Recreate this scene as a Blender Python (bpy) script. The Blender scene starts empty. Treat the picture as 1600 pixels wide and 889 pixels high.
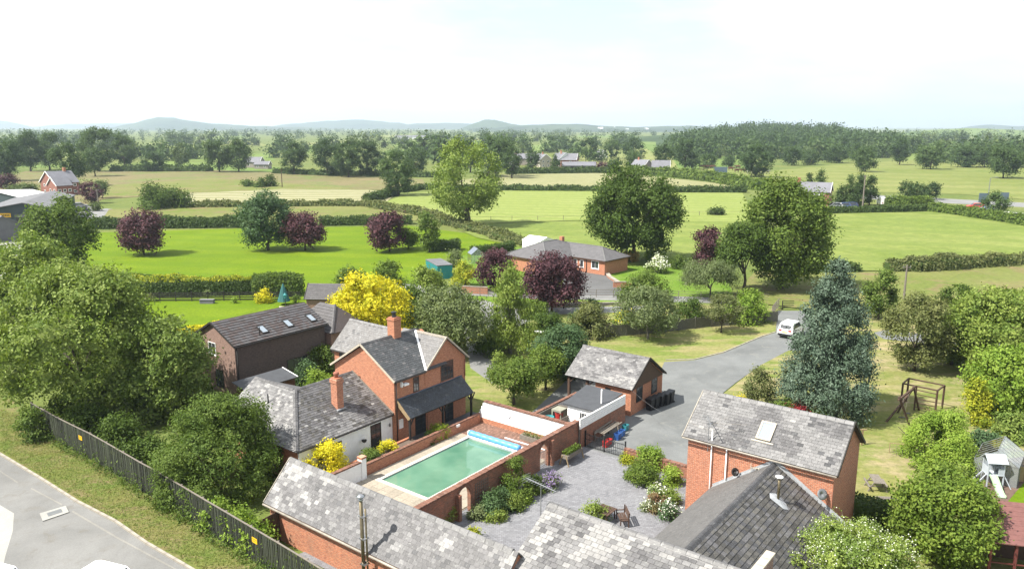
import bpy, math, random
import numpy as np
from mathutils import Matrix, Vector

S = bpy.context.scene
COL = S.collection
R_ = math.radians
random.seed(7)

# ------------------------------------------------------------------ camera
HC = 23.0                       # height of the drone above the yard (m)
FPX = 1205.0                    # focal length in pixels of the 1600 px wide frame
PITCH = math.atan(246.5 / FPX)
cam_d = bpy.data.cameras.new("drone_camera")
cam = bpy.data.objects.new("drone_camera", cam_d); COL.objects.link(cam)
cam_d.sensor_width = 36.0; cam_d.lens = FPX / 1600 * 36
cam_d.clip_start = 0.5; cam_d.clip_end = 40000
cam.location = (0, 0, HC); cam.rotation_euler = (math.pi / 2 - PITCH, 0, 0)
S.camera = cam

# ------------------------------------------------------------------ light
SUN_EL, SUN_AZ = 52.0, 250.0    # azimuth clockwise from +Y, where the sun stands
az, el = R_(SUN_AZ), R_(SUN_EL)
sdir = Vector((math.sin(az) * math.cos(el), math.cos(az) * math.cos(el), math.sin(el)))
sun_d = bpy.data.lights.new("sun", 'SUN'); sun_d.energy = 4.4; sun_d.angle = R_(0.53)
sun_d.color = (1.0, 0.955, 0.87)
sun = bpy.data.objects.new("sun", sun_d); COL.objects.link(sun)
sun.rotation_euler = (-sdir).to_track_quat('-Z', 'Y').to_euler()

W = bpy.data.worlds.new("World"); S.world = W; W.use_nodes = True
nt = W.node_tree; nt.nodes.clear()
out = nt.nodes.new('ShaderNodeOutputWorld'); bg = nt.nodes.new('ShaderNodeBackground')
sky = nt.nodes.new('ShaderNodeTexSky'); sky.sky_type = 'NISHITA'; sky.sun_disc = False
sky.sun_elevation = el; sky.sun_rotation = az; sky.air_density = 1.0; sky.dust_density = 1.5
tc = nt.nodes.new('ShaderNodeTexCoord'); mp = nt.nodes.new('ShaderNodeMapping')
mp.inputs['Scale'].default_value = (1.0, 1.0, 4.5); mp.inputs['Location'].default_value = (0.1, 0.35, 0.55)
cn = nt.nodes.new('ShaderNodeTexNoise'); cn.inputs['Scale'].default_value = 2.1
cn.inputs['Detail'].default_value = 7; cn.inputs['Roughness'].default_value = 0.55
cr = nt.nodes.new('ShaderNodeMapRange')
cr.inputs['From Min'].default_value = 0.36; cr.inputs['From Max'].default_value = 0.56; cr.inputs['To Min'].default_value = 0.4
cm = nt.nodes.new('ShaderNodeMixRGB'); cm.inputs['Color2'].default_value = (6.7, 7.0, 7.35, 1)
nt.links.new(tc.outputs['Generated'], mp.inputs['Vector']); nt.links.new(mp.outputs[0], cn.inputs['Vector'])
nt.links.new(cn.outputs['Fac'], cr.inputs['Value']); nt.links.new(cr.outputs[0], cm.inputs['Fac'])
nt.links.new(sky.outputs[0], cm.inputs['Color1']); nt.links.new(cm.outputs[0], bg.inputs['Color'])
bg.inputs['Strength'].default_value = 0.075
nt.links.new(bg.outputs[0], out.inputs['Surface'])

S.render.engine = 'CYCLES'
S.cycles.use_denoising = True
S.cycles.max_bounces = 6; S.cycles.diffuse_bounces = 3; S.cycles.glossy_bounces = 2
S.cycles.transmission_bounces = 4; S.cycles.transparent_max_bounces = 6; S.cycles.volume_bounces = 0
S.cycles.sample_clamp_indirect = 4.0
S.render.film_transparent = False
vs = S.view_settings; vs.view_transform = 'Standard'; vs.look = 'None'; vs.gamma = 1.0
vs.use_curve_mapping = False; vs.exposure = 1.36

# ------------------------------------------------------------------ survey helpers
def G(px, py, z=0.0):
    """ground position (x, y) of a point surveyed from the photograph, at height z"""
    u = (px - 800) / FPX; v = (444.5 - py) / FPX
    dy = math.cos(PITCH) + v * math.sin(PITCH); dz = -math.sin(PITCH) + v * math.cos(PITCH)
    t = (z - HC) / dz
    return (u * t, dy * t)
def proj(x, y, z):
    zz = z - HC; fw = y * math.cos(PITCH) - zz * math.sin(PITCH); up = y * math.sin(PITCH) + zz * math.cos(PITCH)
    return 800 + FPX * x / fw, 444.5 - FPX * up / fw, fw
def tall(px, pyb, pyt):
    """height of something standing at (px, pyb) whose top is seen at pyt"""
    x, y = G(px, pyb); k = (444.5 - pyt) / FPX
    return HC + y * (k * math.cos(PITCH) - math.sin(PITCH)) / (math.cos(PITCH) + k * math.sin(PITCH))
TH = math.atan(946 / 1230.0)
AX = Vector((math.sin(TH), math.cos(TH))); BX = Vector((math.cos(TH), -math.sin(TH)))
O0 = Vector(G(596, 752)); FANG = math.atan2(AX.y, AX.x)
def FW(a, b):
    """farm plan (a along the pool, b across it) -> world"""
    p = O0 + AX * a + BX * b
    return (p.x, p.y)
def FL(px, py, z=0):
    d = Vector(G(px, py, z)) - O0
    return d.dot(AX), d.dot(BX)

# ------------------------------------------------------------------ objects
def tag(o, label=None, cat=None, group=None, kind=None):
    if label: o['label'] = label
    if cat: o['category'] = cat
    if group: o['group'] = group
    if kind: o['kind'] = kind
    return o
def thing(name, label, cat, xy, z=0.0, rot=0.0, group=None):
    o = bpy.data.objects.new(name, None); COL.objects.link(o)
    o.empty_display_size = 0.3
    o.location = (xy[0], xy[1], z); o.rotation_euler = (0, 0, rot)
    return tag(o, label, cat, group)
def link_mesh(name, me, parent=None):
    o = bpy.data.objects.new(name, me); COL.objects.link(o)
    if parent: o.parent = parent
    return o
def copy_tree(o, parent=None):
    c = o.copy(); COL.objects.link(c)
    if parent: c.parent = parent
    for ch in o.children: copy_tree(ch, c)
    return c

class MB:
    """collects faces, builds ONE mesh; off is subtracted from every coordinate"""
    def __init__(s, off=(0, 0, 0)): s.v = []; s.f = []; s.mi = []; s.off = Vector(off)
    def face(s, pts, m=0):
        n = len(s.v); s.v += [tuple(Vector(p) - s.off) for p in pts]; s.f.append(list(range(n, n + len(pts)))); s.mi.append(m)
    def poly(s, verts, faces, m=0):
        n = len(s.v); s.v += [tuple(Vector(p) - s.off) for p in verts]
        for f in faces: s.f.append([n + i for i in f]); s.mi.append(m)
    def box(s, x0, y0, z0, x1, y1, z1, m=0):
        if x0 > x1: x0, x1 = x1, x0
        if y0 > y1: y0, y1 = y1, y0
        if z0 > z1: z0, z1 = z1, z0
        v = [(x0,y0,z0),(x1,y0,z0),(x1,y1,z0),(x0,y1,z0),(x0,y0,z1),(x1,y0,z1),(x1,y1,z1),(x0,y1,z1)]
        s.poly(v, [(0,3,2,1),(4,5,6,7),(0,1,5,4),(1,2,6,5),(2,3,7,6),(3,0,4,7)], m)
    def bar(s, p, q, w, h, m=0, up=(0, 0, 1)):
        """box section from p to q, w wide, h high"""
        p = Vector(p); q = Vector(q); d = (q - p).normalized(); u = Vector(up)
        sd = d.cross(u)
        if sd.length < 1e-4: sd = d.cross(Vector((0, 1, 0)))
        sd.normalize(); u = sd.cross(d).normalized()
        v = [c + sd * a * w / 2 + u * b * h / 2 for c in (p, q) for a, b in ((-1,-1),(1,-1),(1,1),(-1,1))]
        s.poly(v, [(3,2,1,0),(4,5,6,7),(0,1,5,4),(1,2,6,5),(2,3,7,6),(3,0,4,7)], m)
    def tube(s, pts, rad, n=6, m=0, caps=True):
        pts = [Vector(p) for p in pts]
        if not isinstance(rad, (list, tuple)): rad = [rad] * len(pts)
        vs_ = []; ref = Vector((0.13, 0.91, 0.38))
        for i, p in enumerate(pts):
            d = (pts[min(i + 1, len(pts) - 1)] - pts[max(i - 1, 0)]).normalized()
            a = d.cross(ref)
            if a.length < 1e-3: a = d.cross(Vector((1, 0, 0)))
            a.normalize(); b = d.cross(a)
            for k in range(n):
                t = 2 * math.pi * k / n
                vs_.append(p + (a * math.cos(t) + b * math.sin(t)) * rad[i])
        fs = []
        for i in range(len(pts) - 1):
            for k in range(n):
                k2 = (k + 1) % n
                fs.append((i*n + k, i*n + k2, (i+1)*n + k2, (i+1)*n + k))
        if caps: fs.append(tuple(range(n - 1, -1, -1))); fs.append(tuple((len(pts)-1)*n + k for k in range(n)))
        s.poly(vs_, fs, m)
    def prism(s, poly, z0, z1, m=0, axis='z'):
        """extrude a polygon; axis z: (x,y) up, axis y: (x,z) between y=z0..z1, axis x: (y,z) between x=z0..z1"""
        def P(p, t):
            return (p[0], p[1], t) if axis == 'z' else ((p[0], t, p[1]) if axis == 'y' else (t, p[0], p[1]))
        n = len(poly); v = [P(p, z0) for p in poly] + [P(p, z1) for p in poly]
        fs = [tuple(range(n - 1, -1, -1)), tuple(range(n, 2*n))] + [(i, (i+1) % n, n + (i+1) % n, n + i) for i in range(n)]
        s.poly(v, fs, m)
    def lathe(s, c, prof, n=12, m=0):
        c = Vector(c); v = []; fs = []
        for r, z in prof:
            for k in range(n):
                t = 2*math.pi*k/n; v.append(c + Vector((r*math.cos(t), r*math.sin(t), z)))
        for i in range(len(prof) - 1):
            for k in range(n):
                k2 = (k+1) % n; fs.append((i*n+k, i*n+k2, (i+1)*n+k2, (i+1)*n+k))
        fs.append(tuple(range(n-1, -1, -1))); fs.append(tuple((len(prof)-1)*n + k for k in range(n)))
        s.poly(v, fs, m)
    def mesh(s, name, mats, smooth=False):
        me = bpy.data.meshes.new(name); me.from_pydata(s.v, [], s.f)
        for m_ in (mats if isinstance(mats, (list, tuple)) else [mats]): me.materials.append(m_)
        if any(s.mi): me.polygons.foreach_set('material_index', s.mi)
        if smooth: me.polygons.foreach_set('use_smooth', [True] * len(s.f))
        me.update(); return me
    def build(s, name, mats, parent=None, smooth=False, loc=None):
        o = link_mesh(name, s.mesh(name, mats, smooth), parent)
        if loc: o.location = loc
        return o
    def fix(s, o):
        import bmesh
        bm = bmesh.new(); bm.from_mesh(o.data); bmesh.ops.recalc_face_normals(bm, faces=bm.faces); bm.to_mesh(o.data); bm.free(); return o

# ------------------------------------------------------------------ materials
def _n(t, k): return t.nodes.new(k)
def _ramp(t, fac, stops):
    r = _n(t, 'ShaderNodeValToRGB'); e = r.color_ramp.elements
    while len(e) > 1: e.remove(e[0])
    e[0].position = stops[0][0]; e[0].color = (*stops[0][1], 1)
    for p, c in stops[1:]:
        x = e.new(p); x.color = (*c, 1)
    t.links.new(fac, r.inputs[0]); return r.outputs[0]
def _mix(t, fac, a, b, mode='MIX'):
    m = _n(t, 'ShaderNodeMixRGB'); m.blend_type = mode
    for sck, val in ((m.inputs['Fac'], fac), (m.inputs['Color1'], a), (m.inputs['Color2'], b)):
        if isinstance(val, (int, float)): sck.default_value = val
        elif isinstance(val, tuple): sck.default_value = (*val, 1)
        else: t.links.new(val, sck)
    return m.outputs[0]
def _noise(t, vec, scale, detail=4, rough=0.6, dist=0.0):
    x = _n(t, 'ShaderNodeTexNoise'); x.inputs['Scale'].default_value = scale; x.inputs['Detail'].default_value = detail
    x.inputs['Roughness'].default_value = rough; x.inputs['Distortion'].default_value = dist
    if vec is not None: t.links.new(vec, x.inputs['Vector'])
    return x.outputs['Fac']
def _start(name):
    m = bpy.data.materials.new(name); m.use_nodes = True; t = m.node_tree; t.nodes.clear()
    o = _n(t, 'ShaderNodeOutputMaterial'); b = _n(t, 'ShaderNodeBsdfPrincipled'); t.links.new(b.outputs[0], o.inputs[0])
    return m, t, o, b
def _bump(t, b, h, strength, dist=0.02):
    x = _n(t, 'ShaderNodeBump'); x.inputs['Strength'].default_value = strength; x.inputs['Distance'].default_value = dist
    t.links.new(h, x.inputs['Height']); t.links.new(x.outputs[0], b.inputs['Normal'])
def _vec(t, kind='Object', scale=(1, 1, 1), rot=(0, 0, 0)):
    c = _n(t, 'ShaderNodeTexCoord'); m = _n(t, 'ShaderNodeMapping')
    m.inputs['Scale'].default_value = scale; m.inputs['Rotation'].default_value = rot
    t.links.new(c.outputs[kind], m.inputs[0]); return m.outputs[0]

def plain(name, c, rough=0.6, var=0.25, scale=3.0, metal=0.0, spec=0.5, bump=0.0, bscale=40, c2=None):
    """a base colour broken up by soft grime and grain"""
    if c[0] < 0.7: c = tuple(x * 0.7 for x in c); c2 = tuple(x * 0.7 for x in c2) if c2 else None
    m, t, o, b = _start(name); v = _vec(t)
    d = tuple(x * (1 - var) for x in (c2 or c)); l = tuple(min(1, x * (1 + var * 0.35)) for x in c)
    f = _noise(t, v, scale, 5, 0.65); col = _ramp(t, f, [(0.3, d), (0.62, l)])
    g = _noise(t, v, scale * 9, 3, 0.6); col = _mix(t, 0.25, col, _ramp(t, g, [(0.35, tuple(x * 0.7 for x in c)), (0.65, l)]))
    t.links.new(col, b.inputs['Base Color']); b.inputs['Roughness'].default_value = rough
    b.inputs['Metallic'].default_value = metal; b.inputs['Specular IOR Level'].default_value = spec
    if bump: _bump(t, b, _noise(t, v, bscale, 3), bump)
    return m
def brick(name, c1, c2, mortar, dirt=(0.12, 0.09, 0.07), dirt_amt=0.35, size=(0.225, 0.075), pale=None):
    c1, c2, mortar = ((min(.6, q[0]*1.22), q[1]*1.14, q[2]*1.02) for q in (c1, c2, mortar))
    if pale: pale = tuple(x * 0.68 for x in pale)
    m, t, o, b = _start(name)
    c = _n(t, 'ShaderNodeTexCoord'); sp = _n(t, 'ShaderNodeSeparateXYZ'); ad = _n(t, 'ShaderNodeMath'); ad.operation = 'ADD'
    cb = _n(t, 'ShaderNodeCombineXYZ'); t.links.new(c.outputs['Object'], sp.inputs[0])
    t.links.new(sp.outputs[0], ad.inputs[0]); t.links.new(sp.outputs[1], ad.inputs[1])
    t.links.new(ad.outputs[0], cb.inputs[0]); t.links.new(sp.outputs[2], cb.inputs[1])
    br = _n(t, 'ShaderNodeTexBrick'); t.links.new(cb.outputs[0], br.inputs['Vector'])
    br.inputs['Color1'].default_value = (*c1, 1); br.inputs['Color2'].default_value = (*c2, 1); br.inputs['Mortar'].default_value = (*mortar, 1)
    br.inputs['Scale'].default_value = 1.0; br.inputs['Brick Width'].default_value = size[0]; br.inputs['Row Height'].default_value = size[1]
    br.inputs['Mortar Size'].default_value = 0.011; br.inputs['Mortar Smooth'].default_value = 0.3; br.inputs['Bias'].default_value = 0.0
    col = br.outputs['Color']; vo = c.outputs['Object']
    sc = _n(t, 'ShaderNodeMapping'); sc.inputs['Scale'].default_value = (4.5, 13.5, 1); t.links.new(cb.outputs[0], sc.inputs[0])
    n1 = _noise(t, sc.outputs[0], 1.1, 2, 0.5)
    col = _mix(t, 0.5, col, _ramp(t, n1, [(0.36, (0.35, 0.3, 0.3)), (0.5, (0.75, 0.75, 0.75)), (0.62, (1.0, 1.0, 1.0))]), 'MULTIPLY')
    f = _noise(t, vo, 0.9, 6, 0.7)
    dm = _ramp(t, f, [(0.45, (0, 0, 0)), (0.75, (dirt_amt,) * 3)]); col = _mix(t, dm, col, dirt)
    if pale:
        f2 = _noise(t, vo, 1.7, 6, 0.75, 0.5); pm = _ramp(t, f2, [(0.52, (0, 0, 0)), (0.66, (0.7,) * 3)]); col = _mix(t, pm, col, pale)
    t.links.new(col, b.inputs['Base Color']); b.inputs['Roughness'].default_value = 0.9
    iv = _n(t, 'ShaderNodeMath'); iv.operation = 'SUBTRACT'; iv.inputs[0].default_value = 1.0; t.links.new(br.outputs['Fac'], iv.inputs[1])
    _bump(t, b, iv.outputs[0], 0.5, 0.01)
    return m
def slate_m(name, c, var=0.4, lichen=None, rough=0.62):
    """slate: every slate its own tone (island/object random), grain and lichen spots"""
    c = tuple(x * 0.43 for x in c); lichen = tuple(x * 0.5 for x in lichen) if lichen else None
    m, t, o, b = _start(name); v = _vec(t)
    g = _n(t, 'ShaderNodeNewGeometry'); oi = _n(t, 'ShaderNodeObjectInfo')
    ad = _n(t, 'ShaderNodeMath'); ad.operation = 'ADD'; t.links.new(g.outputs['Random Per Island'], ad.inputs[0]); t.links.new(oi.outputs['Random'], ad.inputs[1])
    fr = _n(t, 'ShaderNodeMath'); fr.operation = 'FRACT'; t.links.new(ad.outputs[0], fr.inputs[0])
    col = _ramp(t, fr.outputs[0], [(0.0, tuple(x * (1 - var) for x in c)), (0.5, c), (1.0, tuple(x * (1 + var) for x in c))])
    gw = _n(t, 'ShaderNodeNewGeometry')
    n1 = _noise(t, gw.outputs['Position'], 9, 5, 0.75)
    col = _mix(t, 0.6, col, _ramp(t, n1, [(0.3, (0.45, 0.45, 0.47)), (0.7, (1.25, 1.22, 1.18))]), 'MULTIPLY')
    if lichen:
        n2 = _noise(t, gw.outputs['Position'], 5.5, 7, 0.8); lm = _ramp(t, n2, [(0.56, (0, 0, 0)), (0.64, (0.8,) * 3)]); col = _mix(t, lm, col, lichen)
    t.links.new(col, b.inputs['Base Color']); b.inputs['Roughness'].default_value = rough
    _bump(t, b, n1, 0.25, 0.02)
    return m
def leafm(name, c1, c2, c3=None, trans=0.3, tint=0.25, rough=0.5):
    """foliage: tone per leaf, drifting in patches, per-plant tint; leaves let some light through"""
    m, t, o, b = _start(name)
    c1, c2, c3 = (tuple(min(.8, x * 1.25) for x in q) if q else None for q in (c1, c2, c3))
    g = _n(t, 'ShaderNodeNewGeometry')
    col = _mix(t, g.outputs['Random Per Island'], c1, c2)
    n1 = _noise(t, g.outputs['Position'], 0.8, 3, 0.6)
    c3 = c3 or tuple(x * 0.75 for x in c1)
    col = _mix(t, _ramp(t, n1, [(0.45, (0, 0, 0)), (0.62, (0.75,) * 3)]), col, c3)
    oi = _n(t, 'ShaderNodeObjectInfo')
    col = _mix(t, tint, col, _ramp(t, oi.outputs['Random'], [(0, (0.55, 0.6, 0.6)), (1, (1.35, 1.25, 1.0))]), 'MULTIPLY')
    t.links.new(col, b.inputs['Base Color']); b.inputs['Roughness'].default_value = 0.6; b.inputs['Specular IOR Level'].default_value = 0.14
    tr = _n(t, 'ShaderNodeBsdfTranslucent'); t.links.new(_mix(t, 1.0, col, (1.15, 1.2, 0.6), 'MULTIPLY'), tr.inputs[0])
    mx = _n(t, 'ShaderNodeMixShader'); mx.inputs[0].default_value = trans
    t.links.new(b.outputs[0], mx.inputs[1]); t.links.new(tr.outputs[0], mx.inputs[2]); t.links.new(mx.outputs[0], o.inputs[0])
    return m
def grassm(name, c1, c2, c3=None, s=0.15, fine=3.0, stripes=None, bump=0.6, dry=None, tuft=0.55):
    """grassland: broad drifts, patches, tufts; stripes=(period m, angle, colour, amount)"""
    k_ = lambda q: tuple(x * 0.56 for x in q) if q else None
    c1, c2, c3, dry = k_(c1), k_(c2), k_(c3), k_(dry)
    if stripes: stripes = (stripes[0], stripes[1], k_(stripes[2]), stripes[3])
    m, t, o, b = _start(name); g = _n(t, 'ShaderNodeNewGeometry'); v = g.outputs['Position']
    col = _ramp(t, _noise(t, v, s, 5, 0.6), [(0.38, c1), (0.62, c2)])
    if c3: col = _mix(t, _ramp(t, _noise(t, v, s * 3.1, 6, 0.7, 0.8), [(0.5, (0, 0, 0)), (0.64, (0.85,) * 3)]), col, c3)
    if dry:
        mm = _n(t, 'ShaderNodeMapping'); mm.inputs['Scale'].default_value = (1, 2.2, 1); mm.inputs['Location'].default_value = (31, 7, 3)
        t.links.new(v, mm.inputs[0])
        col = _mix(t, _ramp(t, _noise(t, mm.outputs[0], s * 1.3, 7, 0.7, 0.5), [(0.47, (0, 0, 0)), (0.62, (0.9,) * 3)]), col, dry)
    fn = _noise(t, v, fine, 6, 0.75)
    col = _mix(t, tuft, col, _ramp(t, fn, [(0.3, (0.45, 0.5, 0.4)), (0.7, (1.4, 1.35, 1.25))]), 'MULTIPLY')
    if stripes:
        per, ang, sc_, amt = stripes
        mp_ = _n(t, 'ShaderNodeMapping'); mp_.vector_type = 'TEXTURE'; mp_.inputs['Rotation'].default_value = (0, 0, ang); t.links.new(v, mp_.inputs[0])
        w = _n(t, 'ShaderNodeTexWave'); w.inputs['Scale'].default_value = 2 * math.pi / per / 20.0 * 1.0; w.inputs['Distortion'].default_value = 2.5
        w.inputs['Detail'].default_value = 3; w.inputs['Detail Scale'].default_value = 1.5; t.links.new(mp_.outputs[0], w.inputs['Vector'])
        col = _mix(t, _ramp(t, w.outputs['Fac'], [(0.35, (0, 0, 0)), (0.7, (amt,) * 3)]), col, sc_)
    t.links.new(col, b.inputs['Base Color']); b.inputs['Roughness'].default_value = 0.95; b.inputs['Specular IOR Level'].default_value = 0.1
    if bump: _bump(t, b, fn, bump, 0.12)
    return m
def tarmac(name, c, patch=(0.7, 1.15), crack=0.0, s=0.25, streak=None):
    c = tuple(x * 0.56 for x in c); streak = tuple(x * 0.56 for x in streak) if streak else None
    m, t, o, b = _start(name); g = _n(t, 'ShaderNodeNewGeometry'); v = g.outputs['Position']
    k = lambda f: tuple(min(1, x * f) for x in c)
    col = _ramp(t, _noise(t, v, s, 6, 0.65, 0.4), [(0.35, k(patch[0])), (0.65, k(patch[1]))])
    col = _mix(t, 0.5, col, _ramp(t, _noise(t, v, 14, 3, 0.7), [(0.3, (0.75,) * 3), (0.7, (1.2,) * 3)]), 'MULTIPLY')
    if streak:
        col = _mix(t, _ramp(t, _noise(t, v, 0.9, 7, 0.7, 1.0), [(0.55, (0, 0, 0)), (0.7, (0.6,) * 3)]), col, streak)
    t.links.new(col, b.inputs['Base Color']); b.inputs['Roughness'].default_value = 0.85; b.inputs['Specular IOR Level'].default_value = 0.3
    _bump(t, b, _noise(t, v, 30, 3), 0.3, 0.01)
    return m

M = {}
M['slate_pale'] = slate_m('slate_pale', (0.54, 0.53, 0.515), 0.12, (0.42, 0.42, 0.42))
M['slate_light'] = slate_m('slate_light', (0.33, 0.325, 0.325), 0.22, (0.52, 0.52, 0.5))
M['slate_mid'] = slate_m('slate_mid', (0.20, 0.195, 0.20), 0.3, (0.42, 0.42, 0.4))
M['slate_dark'] = slate_m('slate_dark', (0.12, 0.12, 0.128), 0.3, (0.3, 0.3, 0.29))
M['slate_blue'] = slate_m('slate_blue', (0.05, 0.062, 0.08), 0.35, (0.13, 0.15, 0.17), 0.5)
M['slate_worn'] = slate_m('slate_worn', (0.155, 0.148, 0.135), 0.45, (0.27, 0.25, 0.2))
M['lead'] = plain('lead', (0.42, 0.44, 0.46), 0.5, 0.3, 4)
M['tile_brown'] = slate_m('tile_brown', (0.13, 0.10, 0.095), 0.2, (0.2, 0.15, 0.12))
M['tile_grey'] = slate_m('tile_grey', (0.155, 0.145, 0.15), 0.15, (0.24, 0.23, 0.22))
M['brick_orange'] = brick('brick_orange', (0.42, 0.15, 0.075), (0.30, 0.085, 0.045), (0.30, 0.25, 0.2), pale=(0.42, 0.24, 0.15))
M['brick_red'] = brick('brick_red', (0.37, 0.13, 0.07), (0.27, 0.08, 0.045), (0.38, 0.3, 0.24), dirt_amt=0.25)
M['brick_house'] = brick('brick_house', (0.38, 0.15, 0.085), (0.30, 0.105, 0.06), (0.34, 0.24, 0.18), dirt_amt=0.12)
M['brick_old'] = brick('brick_old', (0.30, 0.105, 0.06), (0.17, 0.065, 0.045), (0.22, 0.18, 0.15), dirt=(0.07, 0.06, 0.045), dirt_amt=0.6, pale=(0.34, 0.2, 0.14))
M['brick_brown'] = brick('brick_brown', (0.205, 0.135, 0.125), (0.16, 0.10, 0.09), (0.26, 0.2, 0.17), dirt_amt=0.15)
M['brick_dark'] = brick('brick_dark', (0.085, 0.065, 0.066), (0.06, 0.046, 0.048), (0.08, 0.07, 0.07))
M['brick_cop'] = plain('brick_coping', (0.40, 0.19, 0.13), 0.9, 0.5, 5, bump=0.3)
M['render_white'] = plain('white_render', (0.78, 0.79, 0.79), 0.85, 0.12, 1.2, bump=0.15)
M['white'] = plain('white_paint', (0.8, 0.8, 0.79), 0.45, 0.08, 2)
M['cream'] = plain('cream_stone', (0.56, 0.50, 0.40), 0.85, 0.25, 5)
M['timber_black'] = plain('black_timber', (0.022, 0.018, 0.016), 0.7, 0.3, 6)
M['timber_brown'] = plain('brown_timber', (0.10, 0.055, 0.035), 0.75, 0.35, 6)
M['timber_grey'] = plain('weathered_timber', (0.23, 0.20, 0.165), 0.85, 0.4, 7)
M['timber_tan'] = plain('tan_timber', (0.36, 0.26, 0.14), 0.8, 0.3, 6)
M['fence_green'] = slate_m('dark_fence_timber', (0.066, 0.080, 0.046), 0.6, None, 0.9)
M['fence_grey'] = plain('grey_fence_timber', (0.16, 0.155, 0.12), 0.9, 0.35, 5)
M['bark'] = plain('bark', (0.10, 0.08, 0.06), 0.95, 0.5, 5, bump=0.6, bscale=12)
M['bark_pale'] = plain('pale_bark', (0.22, 0.2, 0.17), 0.95, 0.4, 5, bump=0.5, bscale=12)
M['metal_black'] = plain('black_metal', (0.02, 0.02, 0.022), 0.45, 0.2, 4)
M['metal_grey'] = plain('grey_metal', (0.36, 0.37, 0.38), 0.4, 0.2, 4, metal=0.5)
M['steel'] = plain('steel_flue', (0.55, 0.56, 0.57), 0.3, 0.25, 6, metal=0.85)
M['flue_brown'] = plain('tarnished_flue', (0.22, 0.18, 0.11), 0.35, 0.4, 5, metal=0.7)
M['plastic_black'] = plain('black_plastic', (0.018, 0.019, 0.024), 0.5, 0.15, 4)
M['felt'] = plain('roofing_felt', (0.075, 0.08, 0.09), 0.9, 0.25, 2, bump=0.2)
M['terracotta'] = plain('terracotta', (0.36, 0.13, 0.08), 0.8, 0.2, 6)
M['soil'] = plain('bare_soil', (0.14, 0.10, 0.075), 0.95, 0.5, 1.5, bump=0.5, bscale=10)
M['kerb'] = plain('kerb_stone', (0.40, 0.36, 0.30), 0.9, 0.55, 1.3)
M['concrete'] = plain('concrete', (0.44, 0.42, 0.38), 0.9, 0.2, 1.2)
M['asbestos'] = plain('grey_sheet_roof', (0.17, 0.17, 0.18), 0.8, 0.3, 0.6)
def glass_m(name, c=(0.03, 0.035, 0.04), rough=0.06):
    m, t, o, b = _start(name); b.inputs['Base Color'].default_value = (*c, 1)
    b.inputs['Roughness'].default_value = rough; b.inputs['Specular IOR Level'].default_value = 0.8
    v = _vec(t); _bump(t, b, _noise(t, v, 2.0, 2), 0.03, 0.05); return m
M['glass'] = glass_m('window_glass'); M['glass_sky'] = glass_m('skylight_glass', (0.22, 0.26, 0.3), 0.15)
def clear_m():
    m, t, o, b = _start('clear_glass'); tr = _n(t, 'ShaderNodeBsdfTransparent'); tr.inputs[0].default_value = (0.86, 0.92, 0.9, 1)
    gl = _n(t, 'ShaderNodeBsdfGlossy'); gl.inputs['Roughness'].default_value = 0.08; fz = _n(t, 'ShaderNodeLayerWeight'); fz.inputs[0].default_value = 0.35
    df = _n(t, 'ShaderNodeBsdfDiffuse'); df.inputs[0].default_value = (0.7, 0.74, 0.74, 1)
    m1 = _n(t, 'ShaderNodeMixShader'); m1.inputs[0].default_value = 0.22; t.links.new(tr.outputs[0], m1.inputs[1]); t.links.new(df.outputs[0], m1.inputs[2])
    mx = _n(t, 'ShaderNodeMixShader'); t.links.new(fz.outputs['Fresnel'], mx.inputs[0]); t.links.new(m1.outputs[0], mx.inputs[1]); t.links.new(gl.outputs[0], mx.inputs[2])
    t.links.new(mx.outputs[0], o.inputs[0]); return m
M['clear'] = clear_m()

# ================================================================== GROUND
M['meadow'] = grassm('rough_meadow', (0.17, 0.23, 0.055), (0.24, 0.27, 0.085), (0.13, 0.19, 0.05), 0.02, 0.8)
M['lawn_bright'] = grassm('bright_lawn', (0.18, 0.28, 0.010), (0.22, 0.32, 0.014), (0.16, 0.25, 0.010), 0.08, 2.5, tuft=0.6, stripes=(9, 1.45, (0.13, 0.235, 0.008), 0.4))
M['lawn_green'] = grassm('garden_lawn', (0.16, 0.29, 0.03), (0.22, 0.33, 0.06), None, 0.3, 3)
M['lawn_dry'] = grassm('dry_lawn', (0.21, 0.29, 0.06), (0.31, 0.33, 0.11), None, 0.12, 2.2, dry=(0.43, 0.37, 0.19))
M['lawn_parched'] = grassm('parched_lawn', (0.24, 0.29, 0.08), (0.33, 0.32, 0.12), (0.2, 0.26, 0.06), 0.16, 2.2, dry=(0.48, 0.40, 0.24))
M['field_pale'] = grassm('pale_pasture', (0.31, 0.375, 0.10), (0.37, 0.42, 0.14), None, 0.012, 0.5, stripes=(7, 1.35, (0.25, 0.33, 0.075), 0.6))
M['field_pale2'] = grassm('grazed_pasture', (0.235, 0.31, 0.07), (0.30, 0.35, 0.10), (0.20, 0.27, 0.055), 0.03, 0.5, stripes=(11, 1.2, (0.19, 0.26, 0.055), 0.45))
M['field_brown'] = grassm('seeding_meadow', (0.24, 0.225, 0.105), (0.30, 0.25, 0.135), (0.19, 0.26, 0.07), 0.012, 0.4)
M['field_hay'] = grassm('cut_hay_field', (0.42, 0.40, 0.22), (0.46, 0.43, 0.26), None, 0.015, 0.6, stripes=(6.0, 0.9, (0.24, 0.27, 0.10), 0.75))
M['field_hay2'] = grassm('cut_hay_field_rows', (0.30, 0.31, 0.13), (0.34, 0.34, 0.16), None, 0.015, 0.6, stripes=(7.0, 1.5, (0.50, 0.47, 0.31), 0.9))
M['pasture'] = grassm('big_pasture', (0.25, 0.29, 0.08), (0.31, 0.33, 0.115), (0.20, 0.26, 0.06), 0.01, 0.3, stripes=(26, 1.3, (0.20, 0.25, 0.06), 0.5))
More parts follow.
